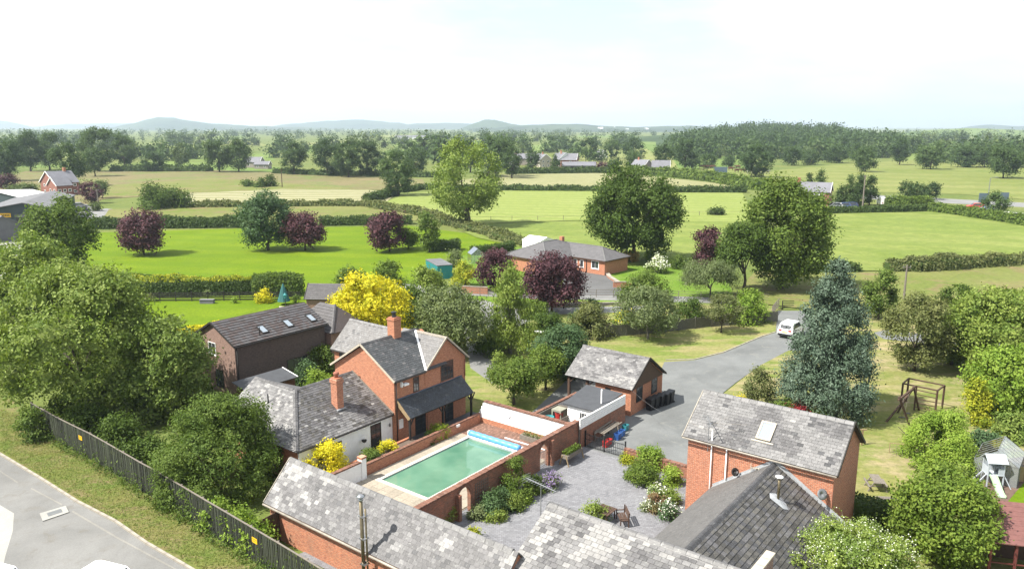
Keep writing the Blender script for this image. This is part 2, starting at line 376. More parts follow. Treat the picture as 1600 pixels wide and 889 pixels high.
M['rough'] = grassm('rough_grass', (0.20, 0.25, 0.06), (0.27, 0.28, 0.10), (0.30, 0.23, 0.13), 0.05, 1.2)
M['verge'] = grassm('verge_grass', (0.17, 0.24, 0.05), (0.26, 0.27, 0.085), None, 0.35, 3.5, dry=(0.33, 0.27, 0.14), bump=0.9)
M['far_green'] = grassm('far_field', (0.17, 0.27, 0.06), (0.25, 0.32, 0.09), None, 0.004, 0.1, bump=0)
M['far_yellow'] = grassm('far_yellow_field', (0.33, 0.34, 0.13), (0.27, 0.33, 0.10), None, 0.004, 0.1, bump=0)
M['tarmac_pale'] = tarmac('pale_tarmac', (0.30, 0.297, 0.285), (0.82, 1.12), streak=(0.22, 0.20, 0.165))
M['tarmac'] = tarmac('drive_tarmac', (0.235, 0.245, 0.243), (0.82, 1.15), streak=(0.33, 0.33, 0.30))
M['tarmac_bung'] = tarmac('forecourt_tarmac', (0.17, 0.17, 0.17), (0.85, 1.15))
M['lane'] = tarmac('lane_tarmac', (0.32, 0.32, 0.31), (0.85, 1.1))
M['slab_pale'] = tarmac('pale_concrete', (0.52, 0.51, 0.47), (0.9, 1.08))
M['bark_chip'] = plain('bark_chippings', (0.16, 0.10, 0.075), 0.95, 0.5, 3, bump=0.7, bscale=18)
def block_paving():
    m, t, o, b = _start('block_paving')
    v = _vec(t, 'Object'); br = _n(t, 'ShaderNodeTexBrick'); t.links.new(v, br.inputs['Vector'])
    br.inputs['Color1'].default_value = (0.19, 0.192, 0.205, 1); br.inputs['Color2'].default_value = (0.13, 0.132, 0.142, 1)
    br.inputs['Mortar'].default_value = (0.085, 0.08, 0.085, 1); br.inputs['Scale'].default_value = 1
    br.inputs['Brick Width'].default_value = 0.24; br.inputs['Row Height'].default_value = 0.16; br.inputs['Mortar Size'].default_value = 0.009
    col = br.outputs['Color']; n = _noise(t, v, 0.5, 6, 0.65)
    col = _mix(t, _ramp(t, n, [(0.42, (0, 0, 0)), (0.7, (0.5,) * 3)]), col, (0.21, 0.21, 0.217))
    col = _mix(t, 0.6, col, _ramp(t, _noise(t, v, 5, 4, 0.7), [(0.3, (0.7,) * 3), (0.7, (1.25,) * 3)]), 'MULTIPLY')
    t.links.new(col, b.inputs['Base Color']); b.inputs['Roughness'].default_value = 0.85
    iv = _n(t, 'ShaderNodeMath'); iv.operation = 'SUBTRACT'; iv.inputs[0].default_value = 1; t.links.new(br.outputs['Fac'], iv.inputs[1])
    _bump(t, b, iv.outputs[0], 0.5, 0.01); return m
M['blocks'] = block_paving()

gm = MB(); gm.face([(-9000, -300, 0), (9000, -300, 0), (9000, 15000, 0), (-9000, 15000, 0)])
tag(gm.build('ground', M['meadow']), kind='structure')
_z = [0.0]
def sheet(name, pts, mat, dz=0.004, world=False, kind='structure', label=None):
    """a ground sheet; every later sheet lies a little above the earlier ones"""
    _z[0] += dz
    m = MB(); q = [p[1:] if len(p) == 3 else p if world else G(*p) for p in pts]
    ar = sum(q[i][0]*q[(i+1) % len(q)][1] - q[(i+1) % len(q)][0]*q[i][1] for i in range(len(q)))
    if ar < 0: q = q[::-1]
    m.face([(x, y, 0) for x, y in q]); o = m.build(name, mat); o.location.z = _z[0]
    tag(o, label, None, None, kind); return o
# far fields first (they lie lowest)
FAR = [
    ([(0,262),(0,250),(60,252),(120,262)], 'far_green'), ([(200,262),(230,252),(330,254),(440,262),(440,268),(200,268)], 'far_green'),
    ([(270,243),(420,240),(430,250),(280,252)], 'far_green'), ([(430,236),(520,222),(560,226),(470,244)], 'far_green'),
    ([(470,224),(540,219),(560,222),(480,228)], 'far_yellow'), ([(600,236),(700,230),(760,238),(610,244)], 'far_green'),
    ([(820,228),(905,222),(920,234),(830,238)], 'far_green'), ([(828,246),(1040,240),(1090,262),(840,262)], 'far_yellow'),
    ([(1000,222),(1042,219),(1050,238),(1005,240)], 'far_green'), ([(1050,246),(1160,244),(1170,262),(1060,264)], 'far_green'),
    ([(1408,240),(1440,234),(1450,252),(1410,254)], 'far_green'), ([(1460,222),(1500,220),(1505,236),(1465,238)], 'far_green'),
    ([(60,244),(190,238),(210,246),(80,254)], 'far_yellow'), ([(230,224),(390,219),(420,228),(250,234)], 'far_yellow'), ([(600,222),(760,217),(790,224),(620,230)], 'far_green'), ([(930,236),(1010,233),(1030,244),(940,246)], 'far_yellow'), ([(1380,230),(1470,226),(1490,234),(1390,240)], 'far_green'), ([(1520,226),(1640,222),(1660,232),(1540,236)], 'far_yellow'),
    ([(560,212),(640,211),(650,214),(570,215)], 'far_yellow'), ([(300,214),(380,212),(390,217),(300,218)], 'far_green'),
    ([(900,212),(990,211),(1000,215),(905,216)], 'far_green'), ([(700,216),(800,214),(810,218),(700,221)], 'far_yellow'),
]
for pts, mt in FAR: sheet('field', pts, M[mt], 0.004)
sheet('pasture_right', [(1090,262),(1200,268),(1330,256),(1430,250),(1600,262),(1800,268),(1800,318),(1600,312),(1500,304),(1300,300),(1160,292)], M['pasture'])
sheet('field_seeding', [(-60,300),(40,268),(330,266),(520,274),(660,280),(670,296),(440,300),(280,303),(160,312),(120,330)], M['field_brown'])
sheet('field_left_green', [(170,290),(330,279),(420,284),(560,296),(280,302),(160,310)], M['rough'])
sheet('hay_field_near', [(270,304),(440,296),(575,297),(620,303),(600,319),(330,322),(270,318)], M['field_hay2'])
sheet('hay_field_far', [(690,286),(790,273),(930,271),(990,273),(1160,291),(1150,299),(800,296),(700,292)], M['field_hay'])
sheet('field_strip', [(160,344),(170,328),(330,321),(610,318),(660,330),(650,346),(380,344)], M['rough'])
sheet('pale_field', [(585,322),(640,302),(780,297),(1000,299),(1160,302),(1180,340),(1160,347),(900,345),(735,350),(660,338)], M['field_pale'])
sheet('pale_field_lower', [(700,352),(900,346),(1150,347),(1160,410),(960,416),(820,388),(745,372)], M['field_pale2'])
sheet('pale_field_right', [(1240,340),(1300,334),(1500,331),(1620,352),(1800,372),(1800,398),(1600,402),(1400,424),(1270,424)], M['field_pale2'])
sheet('rough_field', [(1140,470),(1180,425),(1300,428),(1450,425),(1700,408),(1900,440),(1900,520),(1600,520),(1400,500)], M['rough'])
_z[0] = 0.0
sheet('bright_field', [(60,470),(130,364),(380,357),(640,353),(740,366),(830,384),(800,402),(690,404),(662,450),(560,500),(300,520),(120,520)], M['lawn_bright'])
sheet('neighbour_lawn', [(190,520),(215,470),(480,470),(476,500),(430,530),(300,545),(200,545)], M['lawn_bright'])
sheet('main_road', [(1330,303),(1600,317),(1800,326),(1800,333),(1600,324),(1330,310)], M['lane'])
sheet('bungalow_garden', [(700,470),(720,400),(800,382),(1000,400),(1130,420),(1150,470),(1000,480)], M['lawn_green'])
sheet('lane', [(600,440),(680,448),(820,456),(1200,468),(1400,486),(1600,505),(1600,518),(1400,500),(1200,476),(820,466),(650,458),(590,452)], M['lane'])
sheet('bungalow_drive', [(880,425),(910,421),(945,428),(960,440),(1000,455),(1000,462),(880,462)], M['tarmac_bung'])
sheet('garden_grass', [(660,560),(700,500),(860,470),(1210,478),(1250,500),(1228,560),(1100,590),(985,640),('w',*FW(12.2,7.0)),('w',*FW(12.2,-3.3)),('w',*FW(13.2,-3.3)),('w',*FW(13.2,-14))], M['lawn_dry'])
sheet('back_lane', [(728,470),(760,470),(800,482),(1010,478),(1010,487),(850,492),(790,520),(770,600),(735,575),(722,500)], M['lane'])
sheet('paddock_grass', [(1100,640),(1150,600),(1200,560),(1260,490),(1420,500),(1600,560),(1900,640),(1900,1000),(1250,1000),(1240,760),(1100,680)], M['lawn_parched'])
sheet('drive', [(905,745),(905,700),(985,640),(1020,610),(1038,566),(1085,563),(1130,552),(1190,527),(1212,520),(1245,518),(1275,522),(1275,545),(1232,548),(1190,570),(1150,598),(1120,622),(1110,700),(1090,760)], M['tarmac'])
sheet('track', [(1212,520),(1215,486),(1262,486),(1270,520)], M['tarmac'])
sheet('track_right', [(1365,520),(1385,516),(1600,540),(1600,552),(1380,530)], M['tarmac'])
sheet('shed_yard', [(820,655),(880,600),(905,560),(985,600),(985,640),(905,690)], M['tarmac'])
cy = sheet('courtyard', [FW(a, b) for a, b in [(12.9,7.4),(12.6,11.0),(12.4,17.6),(-3,22),(-9,22),(-9,3),(-1.5,4.6)]], M['blocks'], world=True)
sheet('far_corner_lawn', [(1560,800),(1562,760),(1600,735),(1720,780),(1700,860)], M['lawn_bright'])
sheet('play_yard', [(1495,800),(1515,722),(1630,712),(1604,750),(1574,785),(1562,818),(1540,835)], M['bark_chip'])
_zc = _z[0]; _z[0] = 0.01
sheet('verge', [(-200,520),(30,630),(50,652),(200,748),(330,838),(440,905),(560,990),(470,1010),(330,905),(230,848),(120,782),(0,708),(-200,600)], M['verge'])
sheet('road', [(-900,640),(-200,603),(0,712),(60,748),(120,786),(180,817),(230,852),(320,903),(500,1030),(500,1500),(-900,1500)], M['tarmac_pale'])
sheet('hardstanding', [(-300,700),(0,789),(22,802),(20,830),(8,870),(-20,1000),(-300,1000)], M['slab_pale'])
M['road_seam'] = tarmac('road_seam', (0.40, 0.385, 0.35), (0.75, 1.1))
sheet('worn_line', [(0,737),(27,755),(28,753),(0,735)], M['road_seam'])
sheet('worn_line', [(48,764),(97,790),(98,788),(49,762)], M['road_seam'])
sheet('worn_line', [(112,800),(180,840),(265,886),(300,905),(302,903),(267,884),(182,838),(114,798)], M['road_seam'])
sheet('yard_far_left', [(-150,420),(-100,370),(0,372),(60,352),(70,362),(30,400),(0,440)], M['slab_pale'])
sheet('track_left', [(125,335),(165,326),(182,328),(175,333),(160,338),(170,342),(120,342)], M['lane'])
sheet('track_left', [(133,312),(150,312),(160,340),(120,340)], M['lane'])
# manhole in the road: cover in its concrete collar
mh = thing('manhole', 'rectangular grey inspection cover in a pale concrete surround on the road', 'manhole', G(84, 802), _z[0])
def loc(px, py, o): p = G(px, py); return (p[0]-o.location.x, p[1]-o.location.y)
q = [loc(62,803,mh), loc(103,791,mh), loc(108,801,mh), loc(67,815,mh)]
m = MB(); m.prism(q, 0.003, 0.02); m.fix(m.build('surround', M['slab_pale'], mh))
q = [loc(73,803,mh), loc(95,796,mh), loc(98,801,mh), loc(76,808,mh)]
m = MB(); m.prism(q, 0.01, 0.032); m.fix(m.build('cover', M['metal_grey'], mh))
# kerb of the left road, stone by stone
kp = [(-200,602),(0,710),(60,746),(120,784),(180,815),(230,850),(320,902),(420,968)]
kp = [Vector(G(*p)) for p in kp]
kerb = thing('kerb', 'long kerb of worn concrete stones along the grass verge of the road', 'kerb', kp[0], 0)
d = 0; segs = []
for i in range(len(kp)-1):
    L = (kp[i+1]-kp[i]).length; n = max(1, round(L/0.92))
    for k in range(n): segs.append((kp[i].lerp(kp[i+1], k/n), kp[i].lerp(kp[i+1], (k+1)/n)))
sm = MB(); sm.box(0.006, -0.075, 0, 0.914, 0.075, 1)
ks = sm.mesh('kerb_stone', M['kerb'])
for p, q in segs:
    o = link_mesh('kerb_stone', ks, kerb); dd = q - p
    o.location = (p.x-kp[0].x, p.y-kp[0].y, 0); o.rotation_euler = (0, 0, math.atan2(dd.y, dd.x)); o.scale = (dd.length/0.92, 1, _z[0]+0.09+random.uniform(-.006,.006))
# drive edging (low stone kerb on the lawn side)
dk = [Vector(G(*p)) for p in [(1040,563),(1085,562),(1130,551),(1190,526),(1212,519)]]
dke = thing('drive_edging', 'low pale edging stones curving along the lawn side of the drive', 'kerb', dk[0], 0)
for i in range(len(dk)-1):
    L = (dk[i+1]-dk[i]).length; n = max(1, round(L/0.92))
    for k in range(n):
        p = dk[i].lerp(dk[i+1], k/n); q = dk[i].lerp(dk[i+1], (k+1)/n); dd = q-p
        o = link_mesh('kerb_stone', ks, dke); o.location = (p.x-dk[0].x, p.y-dk[0].y, 0)
        o.rotation_euler = (0, 0, math.atan2(dd.y, dd.x)); o.scale = (dd.length/0.92, 0.8, _z[0]+0.05)

# ------------------------------------------------------------------ distant hills
M['hill'] = grassm('hill_land', (0.06, 0.10, 0.06), (0.12, 0.17, 0.09), (0.025, 0.045, 0.035), 0.0022, 0.02, bump=0)
M['hill_wood'] = grassm('hill_wood', (0.05, 0.09, 0.03), (0.07, 0.12, 0.035), (0.10, 0.15, 0.05), 0.006, 0.05, bump=0)
def hill(name, prof, D, depth, mat, rough=6.0, seed=1):
    """a long hill D metres away: skyline profile from the survey, falling off to front and back"""
    rng = np.random.default_rng(seed); xs = np.linspace(prof[0][0], prof[-1][0], 90)
    ys = np.interp(xs, [p[0] for p in prof], [p[1] for p in prof])
    X = (xs - 800) / FPX * D; top = HC + (198 - ys) / FPX * D
    top = np.maximum(top + np.interp(np.arange(90), np.arange(0, 90, 3), rng.normal(0, rough * .35, 30)), 0)
    rows = 15; v = []; f = []
    for j in range(rows):
        t = j / (rows - 1) * 2 - 1; w = math.cos(t * math.pi / 2) ** 1.2
        for i in range(90): v.append((X[i] * (1 + t * depth / D), D + t * depth, top[i] * w * (1 + 0.06*rng.normal() * (1-w)) - 1.0))
    for j in range(rows - 1):
        for i in range(89): a = j * 90 + i; f.append((a, a + 1, a + 91, a + 90))
    m = MB(); m.poly(v, f); tag(m.build(name, mat, smooth=True), kind='structure')
hill('hills', [(-500,190),(-300,186),(-120,184),(0,187),(30,190),(70,199)], 9000, 1500, M['hill'], seed=2)
hill('hills', [(180,200),(225,192),(245,186),(258,183.5),(272,184),(300,188),(340,193),(400,197),(520,200)], 5500, 900, M['hill'], 5, seed=3)
hill('hills', [(60,199),(120,194),(260,193),(330,196)], 9500, 1500, M['hill'], seed=9)
hill('hills', [(420,199),(470,193),(520,189),(560,187.5),(600,190),(640,194),(700,192),(760,195),(830,199)], 7500, 1200, M['hill'], 7, seed=4)
hill('hills', [(725,199),(745,192),(757,188),(765,187),(780,189),(800,194),(835,199)], 5200, 500, M['hill_wood'], 3, seed=5)
hill('hills', [(740,201),(800,197),(850,195),(900,194),(950,197),(1000,199),(1060,197),(1110,197),(1200,199),(1260,201)], 4200, 900, M['hill'], 5, seed=6)
hill('hills', [(1480,201),(1505,197),(1530,194.5),(1570,197),(1620,198),(1800,195),(2000,200)], 6500, 900, M['hill'], 5, seed=7)
hill('hills', [(1380,208),(1420,204),(1500,200),(1560,202),(1640,206)], 2300, 350, M['far_green'], 1, seed=8)
hill('hills', [(980,214),(1060,208),(1140,203),(1200,200.5),(1280,202),(1340,206),(1400,214)], 1500, 350, M['hill_wood'], 1, seed=10)

# ================================================================== BUILDINGS OF THE FARM
ZY = _z[0]                      # top of the stacked ground sheets
def FT(name, label, cat, a, b, z=0.0, group=None):
    o = thing(name, label, cat, FW(a, b), z, FANG, group); o['_off'] = (a, -b, z); return o
def off(t): return tuple(t['_off'])
def w3(p): x, y = FW(p[0], -p[1]); return x, y, p[2]
def clip_poly(sub, clip):
    """Sutherland-Hodgman against a convex, counter-clockwise polygon"""
    for i in range(len(clip)):
        a = clip[i]; b = clip[(i+1) % len(clip)]; res = []
        if not sub: return []
        ins = lambda p: (b[0]-a[0])*(p[1]-a[1]) - (b[1]-a[1])*(p[0]-a[0]) >= -1e-9
        for k in range(len(sub)):
            p, q = sub[k], sub[(k+1) % len(sub)]; ip, iq = ins(p), ins(q)
            if ip: res.append(p)
            if ip != iq:
                cp = (b[0]-a[0])*(p[1]-a[1]) - (b[1]-a[1])*(p[0]-a[0]); cq = (b[0]-a[0])*(q[1]-a[1]) - (b[1]-a[1])*(q[0]-a[0])
                if abs(cp-cq) > 1e-12: t = cp/(cp-cq); res.append((p[0] + (q[0]-p[0])*t, p[1] + (q[1]-p[1])*t))
        sub = res
    return sub
def area2(p): return sum(p[i][0]*p[(i+1) % len(p)][1] - p[(i+1) % len(p)][0]*p[i][1] for i in range(len(p))) / 2
PALE = [M['slate_pale'], M['slate_light'], M['slate_mid'], M['slate_dark']]
def vnoise(x, y, seed=0):
    def h(i, j): return math.modf(abs(math.sin(i*127.1 + j*311.7 + seed*17.3) * 43758.5453))[0]
    i, j = math.floor(x), math.floor(y); fx, fy = x-i, y-j; fx = fx*fx*(3-2*fx); fy = fy*fy*(3-2*fy)
    return (h(i,j)*(1-fx)+h(i+1,j)*fx)*(1-fy) + (h(i,j+1)*(1-fx)+h(i+1,j+1)*fx)*fy
def slates(roof, of, P0, U, V, poly, w, h, mats, pick, indiv=0, th=0.022, name='slate', rng=None, stagger=0.5, world=None, gap=0.008):
    """lay overlapping slates on a roof plane; returns nothing, adds them under roof"""
    rng = rng or random.Random(hash(name) % 99 + len(poly)); P0, U, V = Vector(P0), Vector(U).normalized(), Vector(V).normalized()
    N = U.cross(V).normalized()
    if area2(poly) < 0: poly = poly[::-1]
    us = [p[0] for p in poly]; vs_ = [p[1] for p in poly]; items = []
    for j in range(int(math.floor(min(vs_)/h)), int(math.ceil(max(vs_)/h))):
        o_ = (j % 2) * stagger * w
        k0 = int(math.floor((min(us)-o_)/w)) - 1
        for k in range(k0, int(math.ceil((max(us)-o_)/w)) + 1):
            u0 = k*w + o_ + gap/2; u1 = (k+1)*w + o_ - gap/2; v0 = j*h + rng.uniform(-.006, .006); v1 = (j+1)*h + 0.03
            c = clip_poly([(u0,v0),(u1,v0),(u1,v1),(u0,v1)], poly)
            if len(c) < 3: continue
            a = area2(c)
            if a < 0.12*w*h: continue
            full = a > (w-gap)*(h+0.03)*0.985
            items.append((c, u0, v0, full, pick((u0+u1)/2, v0, rng), rng.uniform(0, .004)))
    def tz(v, v0): return th * (1.05 - 0.85*min(1, max(0, (v-v0)/(h+0.03))))
    big = set()
    if indiv and len(items) > 0:
        sc = []
        for i, it in enumerate(items):
            p = P0 + U*(it[1]+w/2) + V*(it[2]+h/2); x, y, z = (world or w3)(p); px, py, fw = proj(x, y, z)
            if -10 < px < 1610 and -10 < py < 899: sc.append((fw, i))
        sc.sort(); big = {i for _, i in sc[:indiv]}
    sh = {}
    mb = MB(of)
    for i, (c, u0, v0, full, mi, dz) in enumerate(items):
        top = [P0 + U*p[0] + V*p[1] + N*(tz(p[1], v0)+dz) for p in c]; bot = [P0 + U*p[0] + V*p[1] - N*0.004 for p in c]; n = len(c)
        fs = [tuple(range(n))] + [(q, n+q, n+(q+1) % n, (q+1) % n) for q in range(n)]
        if i in big:
            if full:
                if mi not in sh:
                    s_ = MB(); l = w-gap
                    tp = [Vector((x, y, tz(y, 0))) for x, y in ((0,0),(l,0),(l,h+.03),(0,h+.03))]; bt = [Vector((p.x, p.y, -.004)) for p in tp]
                    s_.poly(tp + bt, [(0,1,2,3)] + [(q, 4+q, 4+(q+1) % 4, (q+1) % 4) for q in range(4)]); sh[mi] = s_.mesh(name, mats[mi])
                o = link_mesh(name, sh[mi], roof)
                mt = Matrix((U, V, N)).transposed().to_4x4(); mt.translation = P0 + U*u0 + V*v0 + N*dz - Vector(of); o.matrix_basis = mt
            else:
                s_ = MB(of); s_.poly(top + bot, fs); s_.build(name, mats[mi], roof)
        else: mb.poly(top + bot, fs, mi)
    if mb.f: tag(mb.build(name + 's', mats, roof), kind='stuff')
def ridge_tiles(roof, of, p, q, mat, w=0.2, L=0.45, drop=0.14, name='ridge_tile', lift=0.03, jit=0.006):
    p, q = Vector(p), Vector(q); d = q-p; n = max(1, round(d.length/L)); l = d.length/n
    s_ = MB(); prof = [(-w,-drop),(-w*.35,-.01),(0,.012),(w*.35,-.01),(w,-drop),(w*.93,-drop-.03),(0,-.02),(-w*.93,-drop-.03)]
    s_.prism(prof, 0.006, l-0.012, 0, 'x'); me = s_.mesh(name, mat)
    up = Vector((0,0,1)); dx = d.normalized(); sd = up.cross(dx).normalized(); u2 = dx.cross(sd)
    for i in range(n):
        o = link_mesh(name, me, roof); mt = Matrix((dx, sd, u2)).transposed().to_4x4()
        mt.translation = p + dx*(l*i) + u2*(lift + random.uniform(-jit, jit)) - Vector(of); o.matrix_basis = mt
def plane_slab(of, name, pts, th, mat, parent):
    """a roof deck: the polygon pts (3D, counter-clockwise from above) given thickness th downwards"""
    pts = [Vector(p) for p in pts]; n = (pts[1]-pts[0]).cross(pts[2]-pts[0]).normalized()
    if n.z < 0: pts = pts[::-1]; n = -n
    k = len(pts); m = MB(of); m.poly(pts + [p - n*th for p in pts], [tuple(range(k)), tuple(range(2*k-1, k-1, -1))] + [(i, k+i, k+(i+1) % k, (i+1) % k) for i in range(k)])
    return m.build(name, mat, parent)
def window(par, of, face, c, at, z0, w, h, cols, rows, fr, gl=None, fw=0.06, bw=0.03, sill=None, name='window', proud=0.03, nrm=1):
    """casement on a wall: face 'x' (plane x=at) or 'y' (plane y=at); c centre along the wall; nrm outward sign"""
    f = MB(of); g = MB(of)
    def bx(mb, a0, a1, b0, b1, d0, d1):
        d0, d1 = at + nrm*d0, at + nrm*d1
        if face == 'x': mb.box(min(d0,d1), a0, b0, max(d0,d1), a1, b1)
        else: mb.box(a0, min(d0,d1), b0, a1, max(d0,d1), b1)
    a0, a1, z1 = c-w/2, c+w/2, z0+h
    bx(f, a0, a1, z0, z0+fw, -.02, proud); bx(f, a0, a1, z1-fw, z1, -.02, proud); bx(f, a0, a0+fw, z0+fw, z1-fw, -.02, proud); bx(f, a1-fw, a1, z0+fw, z1-fw, -.02, proud)
    for i in range(1, cols): x = a0 + w*i/cols; bx(f, x-bw/2, x+bw/2, z0+fw, z1-fw, 0.002, proud-.006)
    for j in range(1, rows): z = z0 + h*j/rows; bx(f, a0+fw, a1-fw, z-bw/2, z+bw/2, 0.003, proud-.008)
    o = f.build(name, fr, par); bx(g, a0+fw*.5, a1-fw*.5, z0+fw*.5, z1-fw*.5, -.015, 0.010); g.build('pane', gl or M['glass'], o)
    if sill:
        s_ = MB(of); bx(s_, a0-.06, a1+.06, z0-.075, z0-.002, -.02, 0.07); s_.build('sill', sill, o)
    return o
def gutter(par, of, p, q, mat, r=0.055): m = MB(of); m.tube([p, q], r, 6); m.build('gutter', mat, par)
def pipe(par, of, pts, mat, r=0.04, name='downpipe'): m = MB(of); m.tube(pts, r, 6); return m.build(name, mat, par, smooth=True)

# ---------------------------------------------------------------- barn 1: long low outbuilding at the road fence
t = FT('outbuilding', 'long low brick outbuilding with patchy pale and grey slate roof beside the dark road fence', 'outbuilding', -8.6, -0.1); of = off(t)
Y0, Y1 = 0.05, -16.6
m = MB(of); m.prism([(-8.6,0),(-8.6,2.25),(-6.9,4.02),(-5.2,2.25),(-5.2,0)], Y1+.1, Y0-.15, 0, 'y'); m.fix(m.build('wall', M['brick_orange'], t))
roof = plane_slab(of, 'roof', [(-8.85,Y0,2.1),(-8.85,Y1,2.1),(-6.9,Y1,4.12),(-6.9,Y0,4.12)], .06, M['slate_mid'], t)
plane_slab(of, 'rear_roof', [(-6.9,Y0,4.118),(-6.9,Y1,4.118),(-5.0,Y1,2.1),(-5.0,Y0,2.1)], .06, M['slate_mid'], t)
Lv = math.hypot(1.95, 2.02)
def pick1(u, v, r):
    n = vnoise(u*.8+3, v*1.1, 1)*.5 + vnoise(u*2.4, v*2.5, 2)*.5; left = max(0, 1-u/5.5)*.42 + (0.06 if v > Lv*.6 else 0)
    x = n + left + r.uniform(-.2, .2)
    return 0 if x > .87 else 1 if x > .72 else 2 if x > .42 else 3 if r.random() < .25 else 2
slates(roof, of, (-8.87,Y0,2.1), (0,-1,0), (1.95,0,2.02), [(0,0),(16.65,0),(16.65,Lv-.03),(0,Lv-.03)], 0.31, 0.215, PALE, pick1, indiv=300, rng=random.Random(1))
slates(roof, of, (-4.98,Y1,2.1), (0,1,0), (-1.95,0,2.02), [(0,0),(16.65,0),(16.65,Lv-.03),(0,Lv-.03)], 0.31, 0.215, PALE, pick1, rng=random.Random(2), name='rear_slate')
ridge_tiles(roof, of, (-6.9,Y0,4.13), (-6.9,Y1+.3,4.13), M['slate_light'], .2, .52, .2)
gutter(t, of, (-8.93,Y0,2.04), (-8.93,Y1+.3,2.04), M['kerb'], .06)
m = MB(of); m.box(-8.95, .03, 2.0, -5.0, .09, 2.06); 
m = MB(of); m.bar((-8.85,Y0+.03,2.1), (-6.9,Y0+.03,4.12), .05, .14); m.bar((-6.9,Y0+.03,4.12), (-5.0,Y0+.03,2.1), .05, .14); m.build('verge_board', M['kerb'], t)
fl = FT('flue', 'tall tarnished twin flue pipe with round cap rising beside the brick outbuilding wall', 'flue', -9.12, 8.55); fo = off(fl)
m = MB(fo); m.tube([(-9.12,-8.55,0),(-9.12,-8.55,5.0)], .09, 10); m.build('pipe', M['flue_brown'], fl, smooth=True)
m = MB(fo); m.tube([(-9.0,-8.72,0),(-9.0,-8.72,4.6)], .05, 8); m.build('pipe', M['flue_brown'], fl, smooth=True)
m = MB(fo); m.lathe((-9.12,-8.55,5.0), [(.09,0),(.13,.05),(.13,.14),(.06,.15),(.06,.22),(.22,.24),(.24,.28),(.05,.36)], 12); m.build('cap', M['steel'], fl, smooth=True)
for z in (1.6, 3.0, 4.2):
    m = MB(fo); m.box(-9.25,-8.8,z,-8.9,-8.44,z+.05); m.build('bracket', M['steel'], fl)
# brick stub wall + timber screen between fence and outbuilding
t2 = FT('timber_screen', 'short brown timber screen panel between the dark fence and the outbuilding gable end', 'screen', -9.6, 1.2); o2 = off(t2)
for i in range(9):
    m = MB(o2); a = -10.3 + i*.19; m.box(a, -.98, 0, a+.17, -.94, 1.75 + i*.01); m.build('board', M['timber_brown'], t2)

# ---------------------------------------------------------------- barn 2: nearest stone-slated range
t = FT('barn', 'nearest barn with heavy pale slates and big ridge slabs at the bottom edge', 'barn', -8.7, 16.2); of = off(t)
RX, RZ, EX, EZ = -3.9, 5.2, -9.3, 2.17
BX2 = 0.0; BZ2 = 2.6
m = MB(of); m.prism([(-9.0,0),(-9.0,2.15),(RX,5.03),(-0.35,2.6),(-0.35,0)], -26.2, -16.45, 0, 'y'); m.fix(m.build('wall', M['brick_red'], t))
roof = plane_slab(of, 'roof', [(EX,-16.2,EZ),(EX,-26.4,EZ),(RX,-26.4,RZ),(RX,-16.2,RZ)], .07, M['slate_light'], t)
L2 = math.hypot(RX-EX, RZ-EZ); LB = math.hypot(BX2-RX, RZ-BZ2)
plane_slab(of, 'rear_roof', [(RX,-16.2,RZ-.002),(RX,-26.4,RZ-.002),(BX2,-26.4,BZ2),(BX2,-16.2,BZ2)], .07, M['slate_light'], t)
def pick2(u, v, r):
    n = vnoise(u*.9, v*.8, 5)*.6 + vnoise(u*2.1, v*2.3, 6)*.4 + (max(0, 1-u/4)*.22) + r.uniform(-.14, .14)
    if vnoise(u*.55+9, v*.35, 8) > .72: n -= .3
    return 0 if n > .56 else 1 if n > .34 else 2
slates(roof, of, (EX,-16.2,EZ), (0,-1,0), (RX-EX,0,RZ-EZ), [(0,0),(10.2,0),(10.2,L2-.03),(0,L2-.03)], 0.36, 0.23, PALE, pick2, indiv=300, th=.034, rng=random.Random(3), gap=.016)
slates(roof, of, (BX2,-26.4,BZ2), (0,1,0), (RX-BX2,0,RZ-BZ2), [(0,0),(10.2,0),(10.2,LB-.03),(0,LB-.03)], 0.36, 0.23, PALE, pick2, th=.03, rng=random.Random(4), name='rear_slate')
ridge_tiles(roof, of, (RX,-16.15,RZ+.01), (RX,-26.4,RZ+.01), M['slate_light'], .27, .62, .19, name='ridge_slab')
par = MB(of); par.box(-6.4,-26.62,3.9,-2.6,-26.36,5.62); par.build('parapet', M['brick_brown'], t)
m = MB(of)
for i in range(6): m.box(-6.45+i*.65,-26.68,5.62,-5.83+i*.65,-26.3,5.70)
m.build('coping', M['cream'], t)
ln = FT('lead_flat_roof', 'small pale blue-grey lead flat roof behind the cream parapet at the bottom edge', 'flat roof', -4.5, 26.7); lo = off(ln)
m = MB(lo); m.box(-6.2,-27.9,0,-2.9,-26.72,4.9); m.build('wall', M['brick_brown'], ln)
m = MB(lo); m.box(-6.3,-28.0,4.903,-2.8,-26.7,4.96)
for i in range(5): m.box(-6.2+i*.8,-28.0,4.96,-6.16+i*.8,-26.7,5.0)
m.build('lead_sheet', M['lead'], ln)

